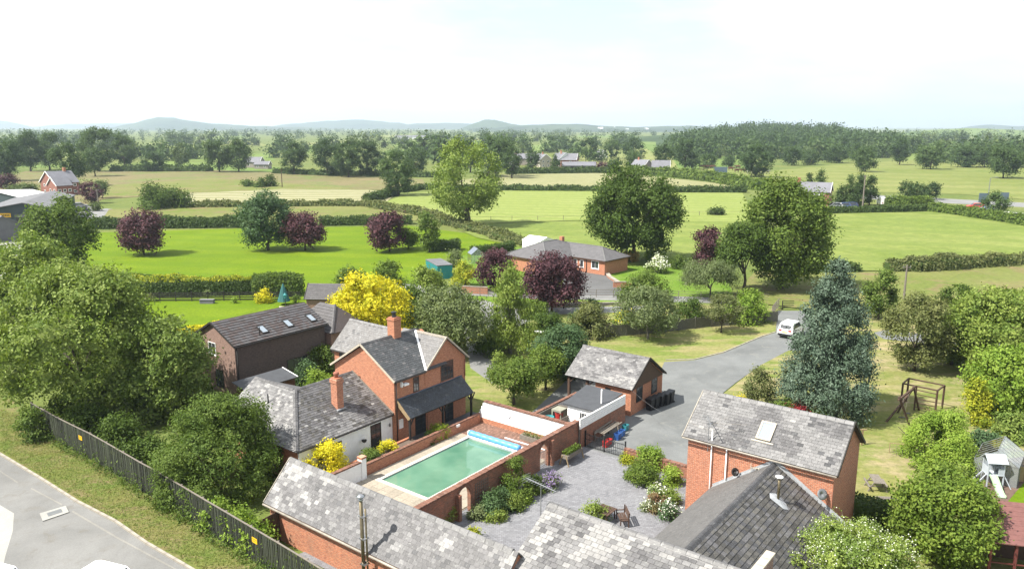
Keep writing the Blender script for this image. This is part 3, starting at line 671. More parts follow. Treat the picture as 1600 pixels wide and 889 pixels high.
# TV aerial at the gable of barn 2
def aerial(t, of, base, h, heading, L=1.7, n=10, mat=None, lean=0):
    mat = mat or M['metal_grey']; b = Vector(base); tp = b + Vector((0, 0, h))
    m = MB(of); m.tube([b, tp], .022, 6); m.build('mast', mat, t)
    d = Vector((math.cos(heading), math.sin(heading), lean)); s = Vector((-math.sin(heading), math.cos(heading), 0))
    m = MB(of); c = tp - Vector((0,0,.06)); m.tube([c - d*L*.5, c + d*L*.5], .024, 6)
    m.build('boom', mat, t); m = MB(of)
    for i in range(n):
        p = c + d*(L*(-.48 + .96*i/(n-1))); l = .17 + .07*(i/(n-1)); m.tube([p - s*l, p + s*l], .015, 4)
    p = c + d*L*.5
    for dz in (-.18, -.06, .06, .18): m.tube([p - s*.3 + Vector((0,0,dz)), p + s*.3 + Vector((0,0,dz))], .010, 4)
    tag(m.build('element', mat, t), kind='stuff')
ae = FT('tv_aerial', 'television aerial on a short mast above the pale barn gable, pointing left', 'aerial', -4.4, 16.25); aerial(ae, off(ae), (-4.35,-16.0,4.4), 1.9, math.pi/2-.15, 2.0, 12)

# ---------------------------------------------------------------- barn 3: link range with its ridge running up to the tall barn
t = FT('link_barn', 'link barn with smooth grey left slope and dark slates right, joined to the tall barn', 'barn', 2, 23.1); of = off(t)
m = MB(of); m.prism([(-19.75,0),(-19.75,2.35),(-23.1,4.75),(-27.1,2.2),(-27.1,0)], -3.6, 7.85, 0, 'x'); m.fix(m.build('wall', M['brick_red'], t))
A3, B3, C3 = (-19.55, 2.42), (-23.1, 4.92), (-27.6, 2.08)
rl = plane_slab(of, 'roof', [(-3.7,A3[0],A3[1]),(7.9,A3[0],A3[1]),(7.9,B3[0],B3[1]),(-3.7,B3[0],B3[1])], .06, M['slate_mid'], t)
rr = plane_slab(of, 'rear_roof', [(-3.9,B3[0],B3[1]-.002),(7.9,B3[0],B3[1]-.002),(7.9,C3[0],C3[1]),(-3.9,C3[0],C3[1])], .06, M['slate_dark'], t)
LL = math.hypot(3.55, 2.5); LR = math.hypot(4.5, 2.84)
GR3 = [M['slate_light'], M['slate_mid'], M['slate_dark'], M['slate_worn']]
# the left slope: thin slates under a smooth wash, laid tight
M['slate_wash'] = slate_m('washed_slate', (0.225, 0.22, 0.215), 0.10, (0.34, 0.33, 0.32), 0.8)
slates(rl, of, (7.88,A3[0],A3[1]), (-1,0,0), (0,-3.55,2.5), [(0,0),(11.5,0),(11.5,LL-.04),(0,LL-.04)], 0.3, 0.24, [M['slate_wash']], lambda u, v, r: 0, th=.010, gap=.003, rng=random.Random(5))
slates(rr, of, (-3.9,C3[0],C3[1]), (1,0,0), (0,4.5,2.84), [(0,0),(11.75,0),(11.75,LR-.04),(0,LR-.04)], 0.3, 0.25, GR3, lambda u, v, r: 3 if r.random() < .62 else (2 if r.random() < .5 else 1), th=.045, gap=.012, rng=random.Random(6))
ridge_tiles(rl, of, (-3.5,B3[0],B3[1]+.01), (7.85,B3[0],B3[1]+.01), M['slate_dark'], .2, .45, .13)
# lead flashings up the wall of the tall barn
for nm, p, q in (('flashing', (7.82,A3[0]-.05,A3[1]+.05), (7.82,B3[0],B3[1]+.06)), ('flashing', (7.82,B3[0],B3[1]+.058), (7.82,C3[0]+.1,C3[1]+.06))):
    m = MB(of); m.bar(p, q, .22, .05); m.bar((p[0]+.06,p[1],p[2]+.08), (q[0]+.06,q[1],q[2]+.08), .03, .14); m.build(nm, M['lead'], t)
f3 = FT('flue', 'slim steel flue with a round cap and white splayed flashing on the dark link roof', 'flue', 4.95, 24.3); fo = off(f3)
zb = B3[1] - (24.3-23.1)*2.84/4.5
m = MB(fo); m.tube([(4.95,-24.3,zb-.1),(4.95,-24.3,zb+1.35)], .07, 10); m.build('pipe', M['flue_brown'], f3, smooth=True)
m = MB(fo); m.lathe((4.95,-24.3,zb+1.3), [(.08,0),(.19,.05),(.22,.09),(.06,.15)], 12); m.build('cap', M['white'], f3, smooth=True)
m = MB(fo); v = [(4.6,-24.0),(4.72,-24.7),(5.0,-24.85),(5.3,-24.6),(5.35,-24.05),(4.95,-23.85)]
m.poly([(x, y, B3[1]-(-y-23.1)*2.84/4.5+.07) for x, y in v] + [(4.95,-24.3,zb+.22)], [(0,1,6),(1,2,6),(2,3,6),(3,4,6),(4,5,6),(5,0,6)]); m.build('flashing', M['lead'], f3)

# ---------------------------------------------------------------- barn 4: tall brick barn
t = FT('tall_barn', 'tall two-storey red brick barn with grey slate roof and one cream framed skylight', 'barn', 7.9, 17.9); of = off(t)
m = MB(of); m.prism([(7.9,0),(7.9,5.25),(10.45,7.12),(13.05,5.25),(13.05,0)], -26.2, -17.95, 0, 'y'); m.fix(m.build('wall', M['brick_red'], t))
roof = plane_slab(of, 'roof', [(7.65,-17.7,5.18),(7.65,-26.4,5.18),(10.45,-26.4,7.24),(10.45,-17.7,7.24)], .07, M['slate_mid'], t)
plane_slab(of, 'rear_roof', [(10.45,-17.7,7.238),(10.45,-26.4,7.238),(13.3,-26.4,5.12),(13.3,-17.7,5.12)], .07, M['slate_dark'], t)
L4 = math.hypot(2.8, 2.06)
def pick4(u, v, r):
    n = vnoise(u*.7+2, v*1.2, 11) + (max(0, 1-u/1.4)*.35) + r.uniform(-.12, .12)
    if r.random() < .035: return 3
    return 0 if n > 1.02 else 1 if n > .38 else 2
slates(roof, of, (7.63,-17.7,5.18), (0,-1,0), (2.8,0,2.06), [(0,0),(8.7,0),(8.7,L4-.03),(0,L4-.03)], 0.33, 0.2, PALE, pick4, indiv=300, th=.022, rng=random.Random(7), gap=.01)
ridge_tiles(roof, of, (10.45,-17.65,7.25), (10.45,-26.4,7.25), M['slate_light'], .2, .5, .14)
m = MB(of); m.bar((7.6,-26.44,5.14), (10.45,-26.44,7.24), .05, .16); m.bar((10.45,-26.44,7.24), (13.3,-26.44,5.1), .05, .16); m.build('verge_board', M['timber_black'], t)
m = MB(of); m.bar((7.6,-17.67,5.14), (10.45,-17.67,7.24), .05, .12); m.build('verge_board', M['kerb'], t)
gutter(t, of, (7.58,-17.7,5.12), (7.58,-26.4,5.12), M['kerb'], .05)
def on4(s, v): k = s/L4; return (7.65 + 2.8*k, 5.18 + 2.06*k)   # distance up the slope -> x, z
sk = MB(of); U4 = Vector((0,-1,0)); V4 = Vector((2.8,0,2.06)).normalized(); N4 = U4.cross(V4)
def slab4(mb, y, s0, s1, hw, n0, n1):
    P = lambda yy, s, n: Vector((7.65,0,5.18)) + V4*s + N4*n + Vector((0,yy,0))
    v = [P(yy, s, n) for n in (n0, n1) for yy, s in ((y+hw,s0),(y-hw,s0),(y-hw,s1),(y+hw,s1))]
    mb.poly(v, [(3,2,1,0),(4,5,6,7),(0,1,5,4),(1,2,6,5),(2,3,7,6),(3,0,4,7)])
ys = -22.15
slab4(sk, ys-.36, 1.0, 2.2, .06, 0, .13); slab4(sk, ys+.36, 1.0, 2.2, .06, 0, .13); slab4(sk, ys, .98, 1.1, .42, 0, .128); slab4(sk, ys, 2.1, 2.22, .42, 0, .128)
so = sk.build('skylight', M['cream'], t); g = MB(of); slab4(g, ys, 1.1, 2.1, .31, .02, .10); g.build('pane', M['glass_sky'], so)
g = MB(of); slab4(g, ys, .84, .92, .62, .02, .06); g.build('flashing', M['cream'], so)
pipe(t, of, [(7.8,-19.45,5.9),(7.8,-19.45,.2)], M['white'], .035, 'conduit'); pipe(t, of, [(7.8,-20.35,5.05),(7.8,-20.35,1.0)], M['white'], .04)
a2 = FT('tv_aerial', 'large many-armed white aerial fixed at the left corner of the tall barn roof', 'aerial', 7.8, 18.5); ao = off(a2)
aerial(a2, ao, (7.72,-19.25,4.6), 1.9, .55, 1.6, 7, M['metal_grey']); 
m = MB(ao)
for k, (p, q) in enumerate([((7.72,-19.25,6.3),(8.3,-20.6,6.0)),((7.72,-19.25,6.1),(8.9,-19.9,6.5)),((7.72,-19.25,5.9),(7.4,-18.3,6.2)),((7.72,-19.3,6.35),(8.5,-21.2,6.45))]): m.tube([p, q], .008, 4)
tag(m.build('arm', M['kerb'], a2), kind='stuff')
a3 = FT('tv_aerial', 'small aerial on a wall bracket under the eaves of the tall barn', 'aerial', 7.5, 22.2); aerial(a3, off(a3), (7.7,-22.3,4.1), .35, 1.75, .9, 7, M['cream'])
def dish(name, label, a, b, z, r, mat, hx=-1):
    d = FT(name, label, 'satellite dish', a, b, z); do = off(d); c = Vector((a-.35, -b, z)); ax = Vector((-.55,-.75,.35)).normalized(); s = ax.cross(Vector((0,0,1))).normalized(); u = s.cross(ax)
    m = MB(do); vs1 = []; fs = []; rings = [(0,0),(.5,.05),(1,.2)]
    for rr_, dd in rings:
        for k in range(14): an = 2*math.pi*k/14; vs1.append(c + (s*math.cos(an)+u*math.sin(an))*r*max(rr_, .01) + ax*dd*r)
    for i in range(2):
        for k in range(14): k2 = (k+1) % 14; fs.append((i*14+k, i*14+k2, (i+1)*14+k2, (i+1)*14+k))
    m.poly(vs1, fs); o = m.build('reflector', mat, d, smooth=True); md = o.modifiers.new('t', 'SOLIDIFY'); md.thickness = .015
    m = MB(do); m.tube([(a,-b,z-.15),(a-.25,-b,z-.15),c], .02, 5); m.build('bracket', M['metal_grey'], d)
    m = MB(do); m.tube([c - u*r*.9, c + ax*r*1.1], .012, 4); m.box(*(c + ax*r*1.1 - Vector((.04,.04,.04))), *(c + ax*r*1.1 + Vector((.04,.04,.04)))); m.build('feed_arm', M['metal_grey'], d)
dish('satellite_dish', 'small dark grey satellite dish between the two white pipes and the link roof', 7.88, 21.0, 3.9, .24, M['timber_black'])
dish('satellite_dish', 'pale oval satellite dish at the right-hand corner of the tall barn front', 7.88, 25.75, 4.0, .3, M['metal_grey'])

# ---------------------------------------------------------------- main house
t = FT('farmhouse', 'two-storey orange brick farmhouse with slate gables and dark framed windows by the pool', 'house', 4.7, -3.5); of = off(t)
wb = M['brick_house']
m = MB(of); m.prism([(3.5,0),(3.5,5.05),(6.75,7.05),(10.0,5.05),(10.0,0)], 4.7, 11.0, 0, 'x'); m.fix(m.build('wall', wb, t))
m = MB(of); m.prism([(7.9,0),(7.9,5.05),(10.2,7.0),(12.5,5.05),(12.5,0)], 3.47, 9.0, 0, 'y'); m.fix(m.build('gable_wall', wb, t))
# rear wing, ridge along b
m = MB(of); m.prism([(7.7,0),(7.7,5.0),(9.7,6.95),(11.8,5.0),(11.8,0)], 9.3, 13.7, 0, 'y'); m.fix(m.build('rear_wall', wb, t))
E5, R5 = 5.0, 7.2
s1 = math.hypot(3.5, R5-E5)
rf = plane_slab(of, 'roof', [(4.5,3.25,E5),(10.2,3.25,E5),(10.2,6.75,R5),(4.5,6.75,R5)], .07, M['slate_dark'], t)
plane_slab(of, 'rear_roof', [(4.5,6.75,R5-.002),(10.6,6.75,R5-.002),(10.6,10.25,E5),(4.5,10.25,E5)], .07, M['slate_dark'], t)
M['slate_h'] = slate_m('house_slate', (0.115, 0.125, 0.132), 0.22, (0.26, 0.26, 0.26)); M['slate_h2'] = slate_m('house_slate_grey', (0.31, 0.30, 0.295), 0.16, (0.46, 0.46, 0.46))
HS = [M['slate_h'], M['slate_mid'], M['slate_h2']]
pk = lambda u, v, r: 1 if r.random() < .14 else (2 if r.random() < .02 else 0)
# front slope stops at the valley with the gable wing: valley from (8.0,E5) up to (9.9, ~7.0)
slates(rf, of, (4.48,3.25,E5), (1,0,0), (0,3.5,R5-E5), [(0,0),(3.35,0),(5.75,s1-.03),(0,s1-.03)], 0.28, 0.2, HS, pk, th=.02, rng=random.Random(8))
slates(rf, of, (10.6,10.25,E5), (-1,0,0), (0,-3.5,R5-E5), [(0,0),(6.1,0),(6.1,s1-.03),(0,s1-.03)], 0.28, 0.2, HS, pk, th=.02, rng=random.Random(9), name='rear_slate')
# gable wing slopes
g1 = plane_slab(of, 'wing_roof', [(7.72,3.3,4.93),(7.72,8.0,4.93),(10.2,8.0,7.08),(10.2,3.3,7.08)], .06, M['slate_light'], t)
plane_slab(of, 'wing_roof', [(10.2,3.3,7.078),(10.2,8.0,7.078),(12.75,8.0,4.88),(12.75,3.3,4.88)], .06, M['slate_light'], t)
sg = math.hypot(2.48, 2.15)
slates(g1, of, (7.72,8.0,4.93), (0,-1,0), (2.48,0,2.15), [(4.75-.05,0),(4.75,0),(4.75,sg-.03),(1.35,sg-.03)], 0.28, 0.2, [M['slate_h2'], M['slate_light']], lambda u, v, r: 0 if r.random() < .85 else 1, th=.02, rng=random.Random(10))
m = MB(of); m.bar((7.78,3.25,5.05), (10.1,6.6,7.13), .16, .04); m.build('valley', M['white'], t)
ridge_tiles(rf, of, (4.45,6.75,R5+.01), (10.3,6.75,R5+.01), M['slate_dark'], .17, .45, .10)
ridge_tiles(g1, of, (10.2,3.25,7.1), (10.2,6.6,7.1), M['kerb'], .16, .45, .12)
r3 = plane_slab(of, 'rear_wing_roof', [(7.5,8.4,4.9),(7.5,13.95,4.9),(9.75,13.95,7.0),(9.75,8.4,7.0)], .06, M['slate_light'], t)
plane_slab(of, 'rear_wing_roof', [(9.75,8.4,6.998),(9.75,13.95,6.998),(12.0,13.95,4.9),(12.0,8.4,4.9)], .06, M['slate_light'], t)
sr = math.hypot(2.25, 2.1)
slates(r3, of, (7.48,13.95,4.9), (0,-1,0), (2.25,0,2.1), [(0,0),(5.5,0),(6.2,sr-.03),(0,sr-.03)], 0.28, 0.2, [M['slate_h2'], M['slate_light'], M['slate_mid']], lambda u, v, r: 0 if r.random() < .7 else (1 if r.random() < .8 else 2), th=.02, rng=random.Random(11))
ridge_tiles(r3, of, (9.75,13.95,7.02), (9.75,8.2,7.02), M['slate_light'], .17, .45, .12)
# verges, gutters
m = MB(of); m.bar((4.47,3.2,4.98), (4.47,6.75,7.2), .05, .14); m.bar((4.47,6.75,7.2), (4.47,10.3,4.96), .05, .14); m.build('verge_board', M['cream'], t)
m = MB(of); m.bar((7.75,3.27,4.93), (10.2,3.27,7.1), .05, .12); m.bar((10.2,3.27,7.1), (12.8,3.27,4.86), .05, .12); m.build('verge_board', M['cream'], t)
gutter(t, of, (4.5,3.2,4.94), (7.75,3.2,4.94), M['timber_black']); gutter(t, of, (7.45,8.4,4.84), (7.45,13.9,4.84), M['timber_black'])
pipe(t, of, [(4.85,3.43,4.9),(4.85,3.43,.3)], M['timber_black'])
pipe(t, of, [(12.4,3.4,4.8),(12.4,3.4,3.4)], M['terracotta'])
window(t, of, 'y', 6.95, 3.5, 3.55, .62, 1.15, 2, 3, M['timber_brown'], sill=M['brick_cop'], nrm=-1)
window(t, of, 'y', 10.35, 3.47, 3.6, 1.45, 1.5, 4, 4, M['timber_brown'], sill=M['brick_cop'], nrm=-1)
window(t, of, 'x', 7.35, 4.7, 4.0, .5, .62, 2, 2, M['timber_brown'], sill=M['brick_cop'], nrm=-1)
window(t, of, 'x', 12.3, 7.7, 3.5, 1.5, 1.2, 3, 2, M['timber_black'], nrm=-1)
# ground floor behind the verandah
window(t, of, 'y', 10.5, 3.47, .1, 1.0, 2.0, 2, 5, M['timber_black'], name='door', nrm=-1)
window(t, of, 'y', 7.4, 3.5, .1, 1.3, 2.0, 2, 5, M['timber_black'], name='door', nrm=-1)
m = MB(of); m.box(5.05,3.42,1.2,5.45,3.49,1.9); m.build('notice', M['white'], t)
m = MB(of); m.box(5.35,3.05,4.5,5.8,3.4,4.62); m.box(5.3,3.3,4.35,5.4,3.5,4.75); m.build('floodlight', M['white'], t)
# chimney on the ridge
m = MB(of); m.box(7.62,6.38,6.4,8.36,7.12,8.4); m.box(7.57,6.33,8.4,8.41,7.17,8.5); m.box(7.65,6.41,8.5,8.33,7.09,8.6); co = m.build('chimney', M['brick_house'], t)
m = MB(of); m.lathe((7.99,6.75,8.6), [(.19,0),(.16,.12),(.15,.32),(.22,.34),(.22,.4),(.08,.46)], 10); m.build('chimney_pot', M['metal_black'], co)
# verandah roof on posts
vr = plane_slab(of, 'verandah_roof', [(4.95,2.2,2.32),(12.05,2.2,2.32),(12.05,3.5,3.45),(4.95,3.5,3.45)], .06, M['timber_black'], t)
sv = math.hypot(1.3, 1.13)
slates(vr, of, (4.95,2.18,2.32), (1,0,0), (0,1.3,1.13), [(0,0),(7.1,0),(7.1,sv-.02),(0,sv-.02)], 0.26, 0.19, [M['slate_blue'], M['slate_h']], lambda u, v, r: 0 if r.random() < .93 else 1, th=.018, rng=random.Random(12))
m = MB(of); m.bar((4.95,3.46,3.5), (12.05,3.46,3.5), .12, .06); m.build('flashing', plain('blue_lead', (0.10, 0.14, 0.2), .6), t)
m = MB(of); m.poly([(4.93,2.2,2.25),(4.93,3.5,3.4),(4.93,3.5,3.05),(4.93,2.4,2.15)], [(0,1,2,3)]); m.bar((4.9,2.18,2.3),(4.9,3.5,3.46),.06,.12); m.build('bargeboard', M['timber_tan'], t)
for x in (5.05, 8.6, 11.9):
    m = MB(of); m.box(x-.07,2.28,0,x+.07,2.42,2.28); m.bar((x,2.35,1.6),(x+.45,2.35,2.25),.07,.08); m.bar((x,2.35,1.6),(x-.45 if x > 5.1 else x+.01,2.35,2.25),.07,.08); m.build('post', M['timber_black'], t)
m = MB(of); m.box(4.98,2.27,2.2,12.0,2.43,2.3); m.build('beam', M['timber_black'], t)
wk = MB(off(t)); wk.box(4.75,1.5,0,13.2,3.49,.12); wk.build('verandah_floor', plain('dark_paving', (0.10,0.10,0.115), .8, .3, 4), t)

# ---------------------------------------------------------------- single storey white annexe
t = FT('annexe', 'single-storey white walled annexe with weathered hipped slate roof beside the pool', 'annexe', -3.6, -3.75); of = off(t)
M['blue_white'] = M['render_white']
m = MB(of); m.box(-3.6,3.78,0,4.68,3.9,2.5); m.build('white_wall', M['render_white'], t)
m = MB(of); m.box(-3.6,3.9,0,4.66,12.4,2.48); m.build('wall', M['brick_orange'], t)
E6, R6 = 2.45, 4.85; yr = 7.95
hipA = (-3.95,3.6,E6); apx = (-0.6,yr,R6)
f1 = plane_slab(of, 'roof', [hipA, (4.68,3.6,E6), (4.68,yr,R6), apx], .06, M['slate_mid'], t)
f2 = plane_slab(of, 'roof', [(-3.95,16.2,E6), hipA, apx, (-2.4,9.75,R6-.9),(-0.6,16.2,R6-.1)][::1], .05, M['slate_light'], t) if False else plane_slab(of, 'hip_roof', [hipA, apx, (-0.6,12.6,R6), (-3.95,12.6,E6)], .06, M['slate_light'], t)
f3_ = plane_slab(of, 'rear_roof', [(-0.6,12.6,R6-.002), (-0.6,yr,R6-.002), (4.68,yr,R6-.002), (4.68,12.6,E6), (2.75,12.6,E6)], .06, M['slate_mid'], t)
sa = math.hypot(yr-3.6, R6-E6); sb = math.hypot(3.35, R6-E6)
pa = lambda u, v, r: (0 if r.random() < .035 else 1 if vnoise(u*.7, v*.8, 21)+r.uniform(-.2,.2) > .62 else 2 if r.random() < .7 else 3)
slates(f1, of, (-3.97,3.6,E6), (1,0,0), (0,yr-3.6,R6-E6), [(0,0),(8.63,0),(8.63,sa-.03),(3.35,sa-.03)], 0.27, 0.2, [PALE[0], M['slate_light'], M['slate_mid'], M['slate_worn']], pa, th=.024, rng=random.Random(13))
slates(f2, of, (-3.97,12.6,E6), (0,-1,0), (3.35,0,R6-E6), [(0,0),(9.0,0),(4.65,sb-.03),(0,sb-.03)], 0.27, 0.2, PALE[:3], lambda u, v, r: 0 if r.random() < .16 else 1 if r.random() < .75 else 2, th=.024, rng=random.Random(14))
ridge_tiles(f1, of, (-0.6,yr,R6+.01), (4.6,yr,R6+.01), M['slate_mid'], .17, .45, .1)
ridge_tiles(f1, of, (-3.9,3.65,E6+.05), (-0.62,yr-.05,R6+.02), M['slate_mid'], .15, .45, .04, name='hip_tile', lift=.05)
ridge_tiles(f2, of, (-0.6,12.6,R6+.01), (-0.6,yr+.1,R6+.01), M['slate_mid'], .17, .45, .1)
gutter(t, of, (-3.9,3.55,E6-.05), (4.65,3.55,E6-.05), M['timber_black'])
m = MB(of); m.bar((4.66,3.6,E6+.06),(4.66,yr,R6+.06),.14,.04); m.build('flashing', M['timber_grey'], t)
window(t, of, 'y', -0.65, 3.78, 1.0, 1.15, .95, 3, 3, M['timber_black'], nrm=-1, sill=M['timber_black'])
window(t, of, 'y', 3.05, 3.78, .05, 1.0, 2.1, 2, 4, M['timber_black'], name='door', nrm=-1)
for x in (4.35,):
    m = MB(of); m.lathe((x,3.68,1.55), [(.04,0),(.07,.05),(.07,.2),(.03,.27)], 8); m.build('wall_lantern', M['metal_grey'], t)
hb = FT('hanging_basket', 'small dark hanging basket on a white bracket on the white annexe wall', 'hanging basket', 1.7, -3.55); ho_ = off(hb)
m = MB(ho_); m.lathe((1.7,3.5,1.25), [(.03,0),(.15,.08),(.19,.2),(.14,.21)], 10); m.build('basket', M['timber_black'], hb)
m = MB(ho_); m.tube([(1.7,3.78,1.7),(1.7,3.5,1.85),(1.7,3.5,1.45)], .014, 4); m.build('bracket', M['white'], hb)
m = MB(of); m.box(1.0,5.35,2.9,1.55,6.0,5.35); m.box(.95,5.3,5.35,1.6,6.05,5.62); m.box(1.0,5.35,5.62,1.55,6.0,5.72); co = m.build('chimney', M['brick_red'], t)
m = MB(of); m.lathe((1.27,5.68,5.72), [(.16,0),(.13,.1),(.2,.22),(.21,.34),(.15,.4)], 10); m.build('chimney_pot', M['terracotta'], co, smooth=True)
m = MB(of); m.box(.9,5.2,3.42,1.65,5.36,3.5); m.build('flashing', M['lead'], co)
vp = FT('vent_pipe', 'short black vent pipe standing on the pale hip slope of the annexe', 'vent pipe', -1.9, -9.3); m = MB(off(vp)); m.tube([(-1.9,9.3,3.7),(-1.9,9.3,4.6)], .05, 8); m.build('pipe', M['metal_black'], vp)

# ---------------------------------------------------------------- black flat shed behind the annexe
t = FT('felt_shed', 'low shed with smooth dark grey felt roof behind the annexe', 'shed', 1.6, -17); of = off(t)
m = MB(of); m.prism([(1.6,0),(6.0,0),(6.0,2.2),(1.6,2.2)], 16.95, 18.75, 0, 'y'); m.build('wall', M['timber_brown'], t)
m = MB(of); v = [(1.3,16.8,2.22),(6.2,16.8,2.22),(6.2,18.9,2.62),(1.3,18.9,2.62)]; m.poly(v + [(x,y,z-.07) for x,y,z in v], [(0,1,2,3),(7,6,5,4),(0,4,5,1),(1,5,6,2),(2,6,7,3),(3,7,4,0)]); m.fix(m.build('roof', M['felt'], t))
m = MB(of); m.bar((6.2,16.78,2.25),(6.2,18.9,2.66),.05,.05); m.build('edge_trim', M['white'], t)

# ---------------------------------------------------------------- brown tiled neighbour with three skylights
t = FT('tiled_house', 'brown tiled brick house with three skylights and a small vent pipe on the long roof', 'house', 3.4, -21.6); of = off(t)
m = MB(of); m.prism([(21.6,0),(21.6,4.78),(24.72,6.18),(27.75,4.7),(27.75,0)], 3.45, 13.05, 0, 'x'); m.fix(m.build('wall', M['brick_brown'], t))
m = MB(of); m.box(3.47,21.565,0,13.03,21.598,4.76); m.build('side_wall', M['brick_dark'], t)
rf = plane_slab(of, 'roof', [(3.25,21.35,4.7),(13.25,21.35,4.7),(13.25,24.72,6.28),(3.25,24.72,6.28)], .08, M['tile_brown'], t)
plane_slab(of, 'rear_roof', [(3.25,24.72,6.278),(13.25,24.72,6.278),(13.25,28.0,4.6),(3.25,28.0,4.6)], .08, M['tile_brown'], t)
sh_ = math.hypot(3.37, 1.58)
slates(rf, of, (3.25,21.33,4.7), (1,0,0), (0,3.37,1.58), [(0,0),(10.0,0),(10.0,sh_-.04),(0,sh_-.04)], 0.33, 0.34, [M['tile_grey'], M['tile_brown']], lambda u, v, r: 0 if r.random() < .6 else 1, th=.06, rng=random.Random(15), name='roof_tile', stagger=0)
ridge_tiles(rf, of, (3.2,24.72,6.3), (13.25,24.72,6.3), M['tile_brown'], .16, .45, .1)
m = MB(of); m.bar((3.22,21.3,4.68),(3.22,24.72,6.3),.06,.16); m.bar((3.22,24.72,6.3),(3.22,28.05,4.58),.06,.16); m.build('verge_board', M['timber_black'], t)
gutter(t, of, (3.2,21.27,4.62), (13.3,21.27,4.62), M['timber_black'], .07); pipe(t, of, [(3.6,21.5,4.6),(3.6,21.5,0)], M['timber_black'], .05)
window(t, of, 'x', 25.05, 3.45, 3.35, 1.15, 1.1, 2, 1, M['white'], nrm=-1, sill=M['white'])
window(t, of, 'y', 9.7, 21.565, .1, 2.2, 2.1, 3, 2, M['timber_black'], nrm=-1)
window(t, of, 'x', 24.2, 3.45, .5, 1.2, 1.6, 2, 2, M['timber_black'], nrm=-1)
VH = Vector((0,3.37,1.58)).normalized(); NH = Vector((1,0,0)).cross(VH)
for x in (6.55, 9.25, 11.85):
    def P(xx, s, n): return Vector((xx,21.35,4.7)) + VH*s + NH*n
    def sl(mb, x0, x1, s0, s1, n0, n1):
        v = [P(a, b_, n) for n in (n0, n1) for a, b_ in ((x0,s0),(x1,s0),(x1,s1),(x0,s1))]; mb.poly(v, [(3,2,1,0),(4,5,6,7),(0,1,5,4),(1,2,6,5),(2,3,7,6),(3,0,4,7)])
    m = MB(of); sl(m, x, x+.08, .75, 1.75, 0, .15); sl(m, x+.62, x+.7, .75, 1.75, 0, .15); sl(m, x, x+.7, .7, .78, 0, .149); sl(m, x, x+.7, 1.72, 1.8, 0, .149)
    so = m.build('skylight', M['timber_black'], t); g = MB(of); sl(g, x+.07, x+.63, .78, 1.72, .02, .12); g.build('pane', M['glass_sky'], so)
m = MB(of); m.tube([(6.2,21.9,4.9),(6.2,21.9,5.75)], .05, 8); m.build('vent_pipe', M['timber_black'], t)
t = FT('porch_wing', 'small hipped brown tiled wing at the far end of the long tiled roof', 'porch', 13.3, -22); of = off(t)
m = MB(of); m.box(13.3,21.0,0,17.5,26.5,3.9); m.build('wall', M['brick_brown'], t)
rf = plane_slab(of, 'roof', [(13.1,26.6,3.85),(13.1,20.6,3.85),(15.4,22.8,5.9),(15.4,25.0,5.9)], .07, M['tile_brown'], t); sp_ = math.hypot(2.3, 2.05)
slates(rf, of, (13.08,26.6,3.85), (0,-1,0), (2.3,0,2.05), [(0,0),(6.0,0),(3.8,sp_),(1.6,sp_)], .33, .34, [M['tile_grey'], M['tile_brown']], lambda u, v, r: 0, th=.055, name='roof_tile', stagger=0, rng=random.Random(16))
plane_slab(of, 'side_roof', [(13.1,20.6,3.85),(17.7,20.6,3.85),(15.4,22.8,5.9)], .07, M['tile_brown'], t); plane_slab(of, 'rear_roof', [(17.7,20.6,3.85),(17.7,26.6,3.85),(15.4,25.0,5.9),(15.4,22.8,5.9)], .07, M['tile_brown'], t)
ridge_tiles(rf, of, (13.15,20.65,3.95), (15.4,22.8,5.98), M['tile_grey'], .14, .45, .05, name='hip_tile', lift=.02)
window(t, of, 'x', 22.0, 13.3, .1, 1.0, 2.0, 1, 1, M['white'], nrm=-1, name='door')
# garden wing further off, its gable facing left
gx = Vector((-24.6, 89.6))
t = thing('garden_annexe', 'brown tiled garden building with brick gable beside the yellow tree', 'outbuilding', gx, 0, R_(-4)); of = (0,0,0)
m = MB(); m.prism([(0,0),(0,3.0),(1.6,4.35),(3.2,3.0),(3.2,0)], .1, 4.4, 0, 'x'); m.fix(m.build('wall', M['brick_brown'], t))
rf = plane_slab(of, 'roof', [(-.1,-.2,2.9),(4.6,-.2,2.9),(4.6,1.6,4.5),(-.1,1.6,4.5)], .07, M['tile_brown'], t); plane_slab(of, 'rear_roof', [(-.1,1.6,4.498),(4.6,1.6,4.498),(4.6,3.4,2.9),(-.1,3.4,2.9)], .07, M['tile_brown'], t)
slates(rf, of, (-.1,-.2,2.9), (1,0,0), (0,1.8,1.6), [(0,0),(4.7,0),(4.7,2.36),(0,2.36)], .33, .3, [M['tile_grey'], M['tile_brown']], lambda u, v, r: 0, th=.05, name='roof_tile', stagger=0, rng=random.Random(17))
window(t, of, 'x', 1.7, .1, 1.0, .7, 1.6, 1, 1, M['timber_black'], nrm=-1)
m = MB(); m.bar((-.12,-.25,2.88),(-.12,1.6,4.52),.06,.14); m.bar((-.12,1.6,4.52),(-.12,3.45,2.88),.06,.14); m.build('verge_board', M['timber_black'], t)

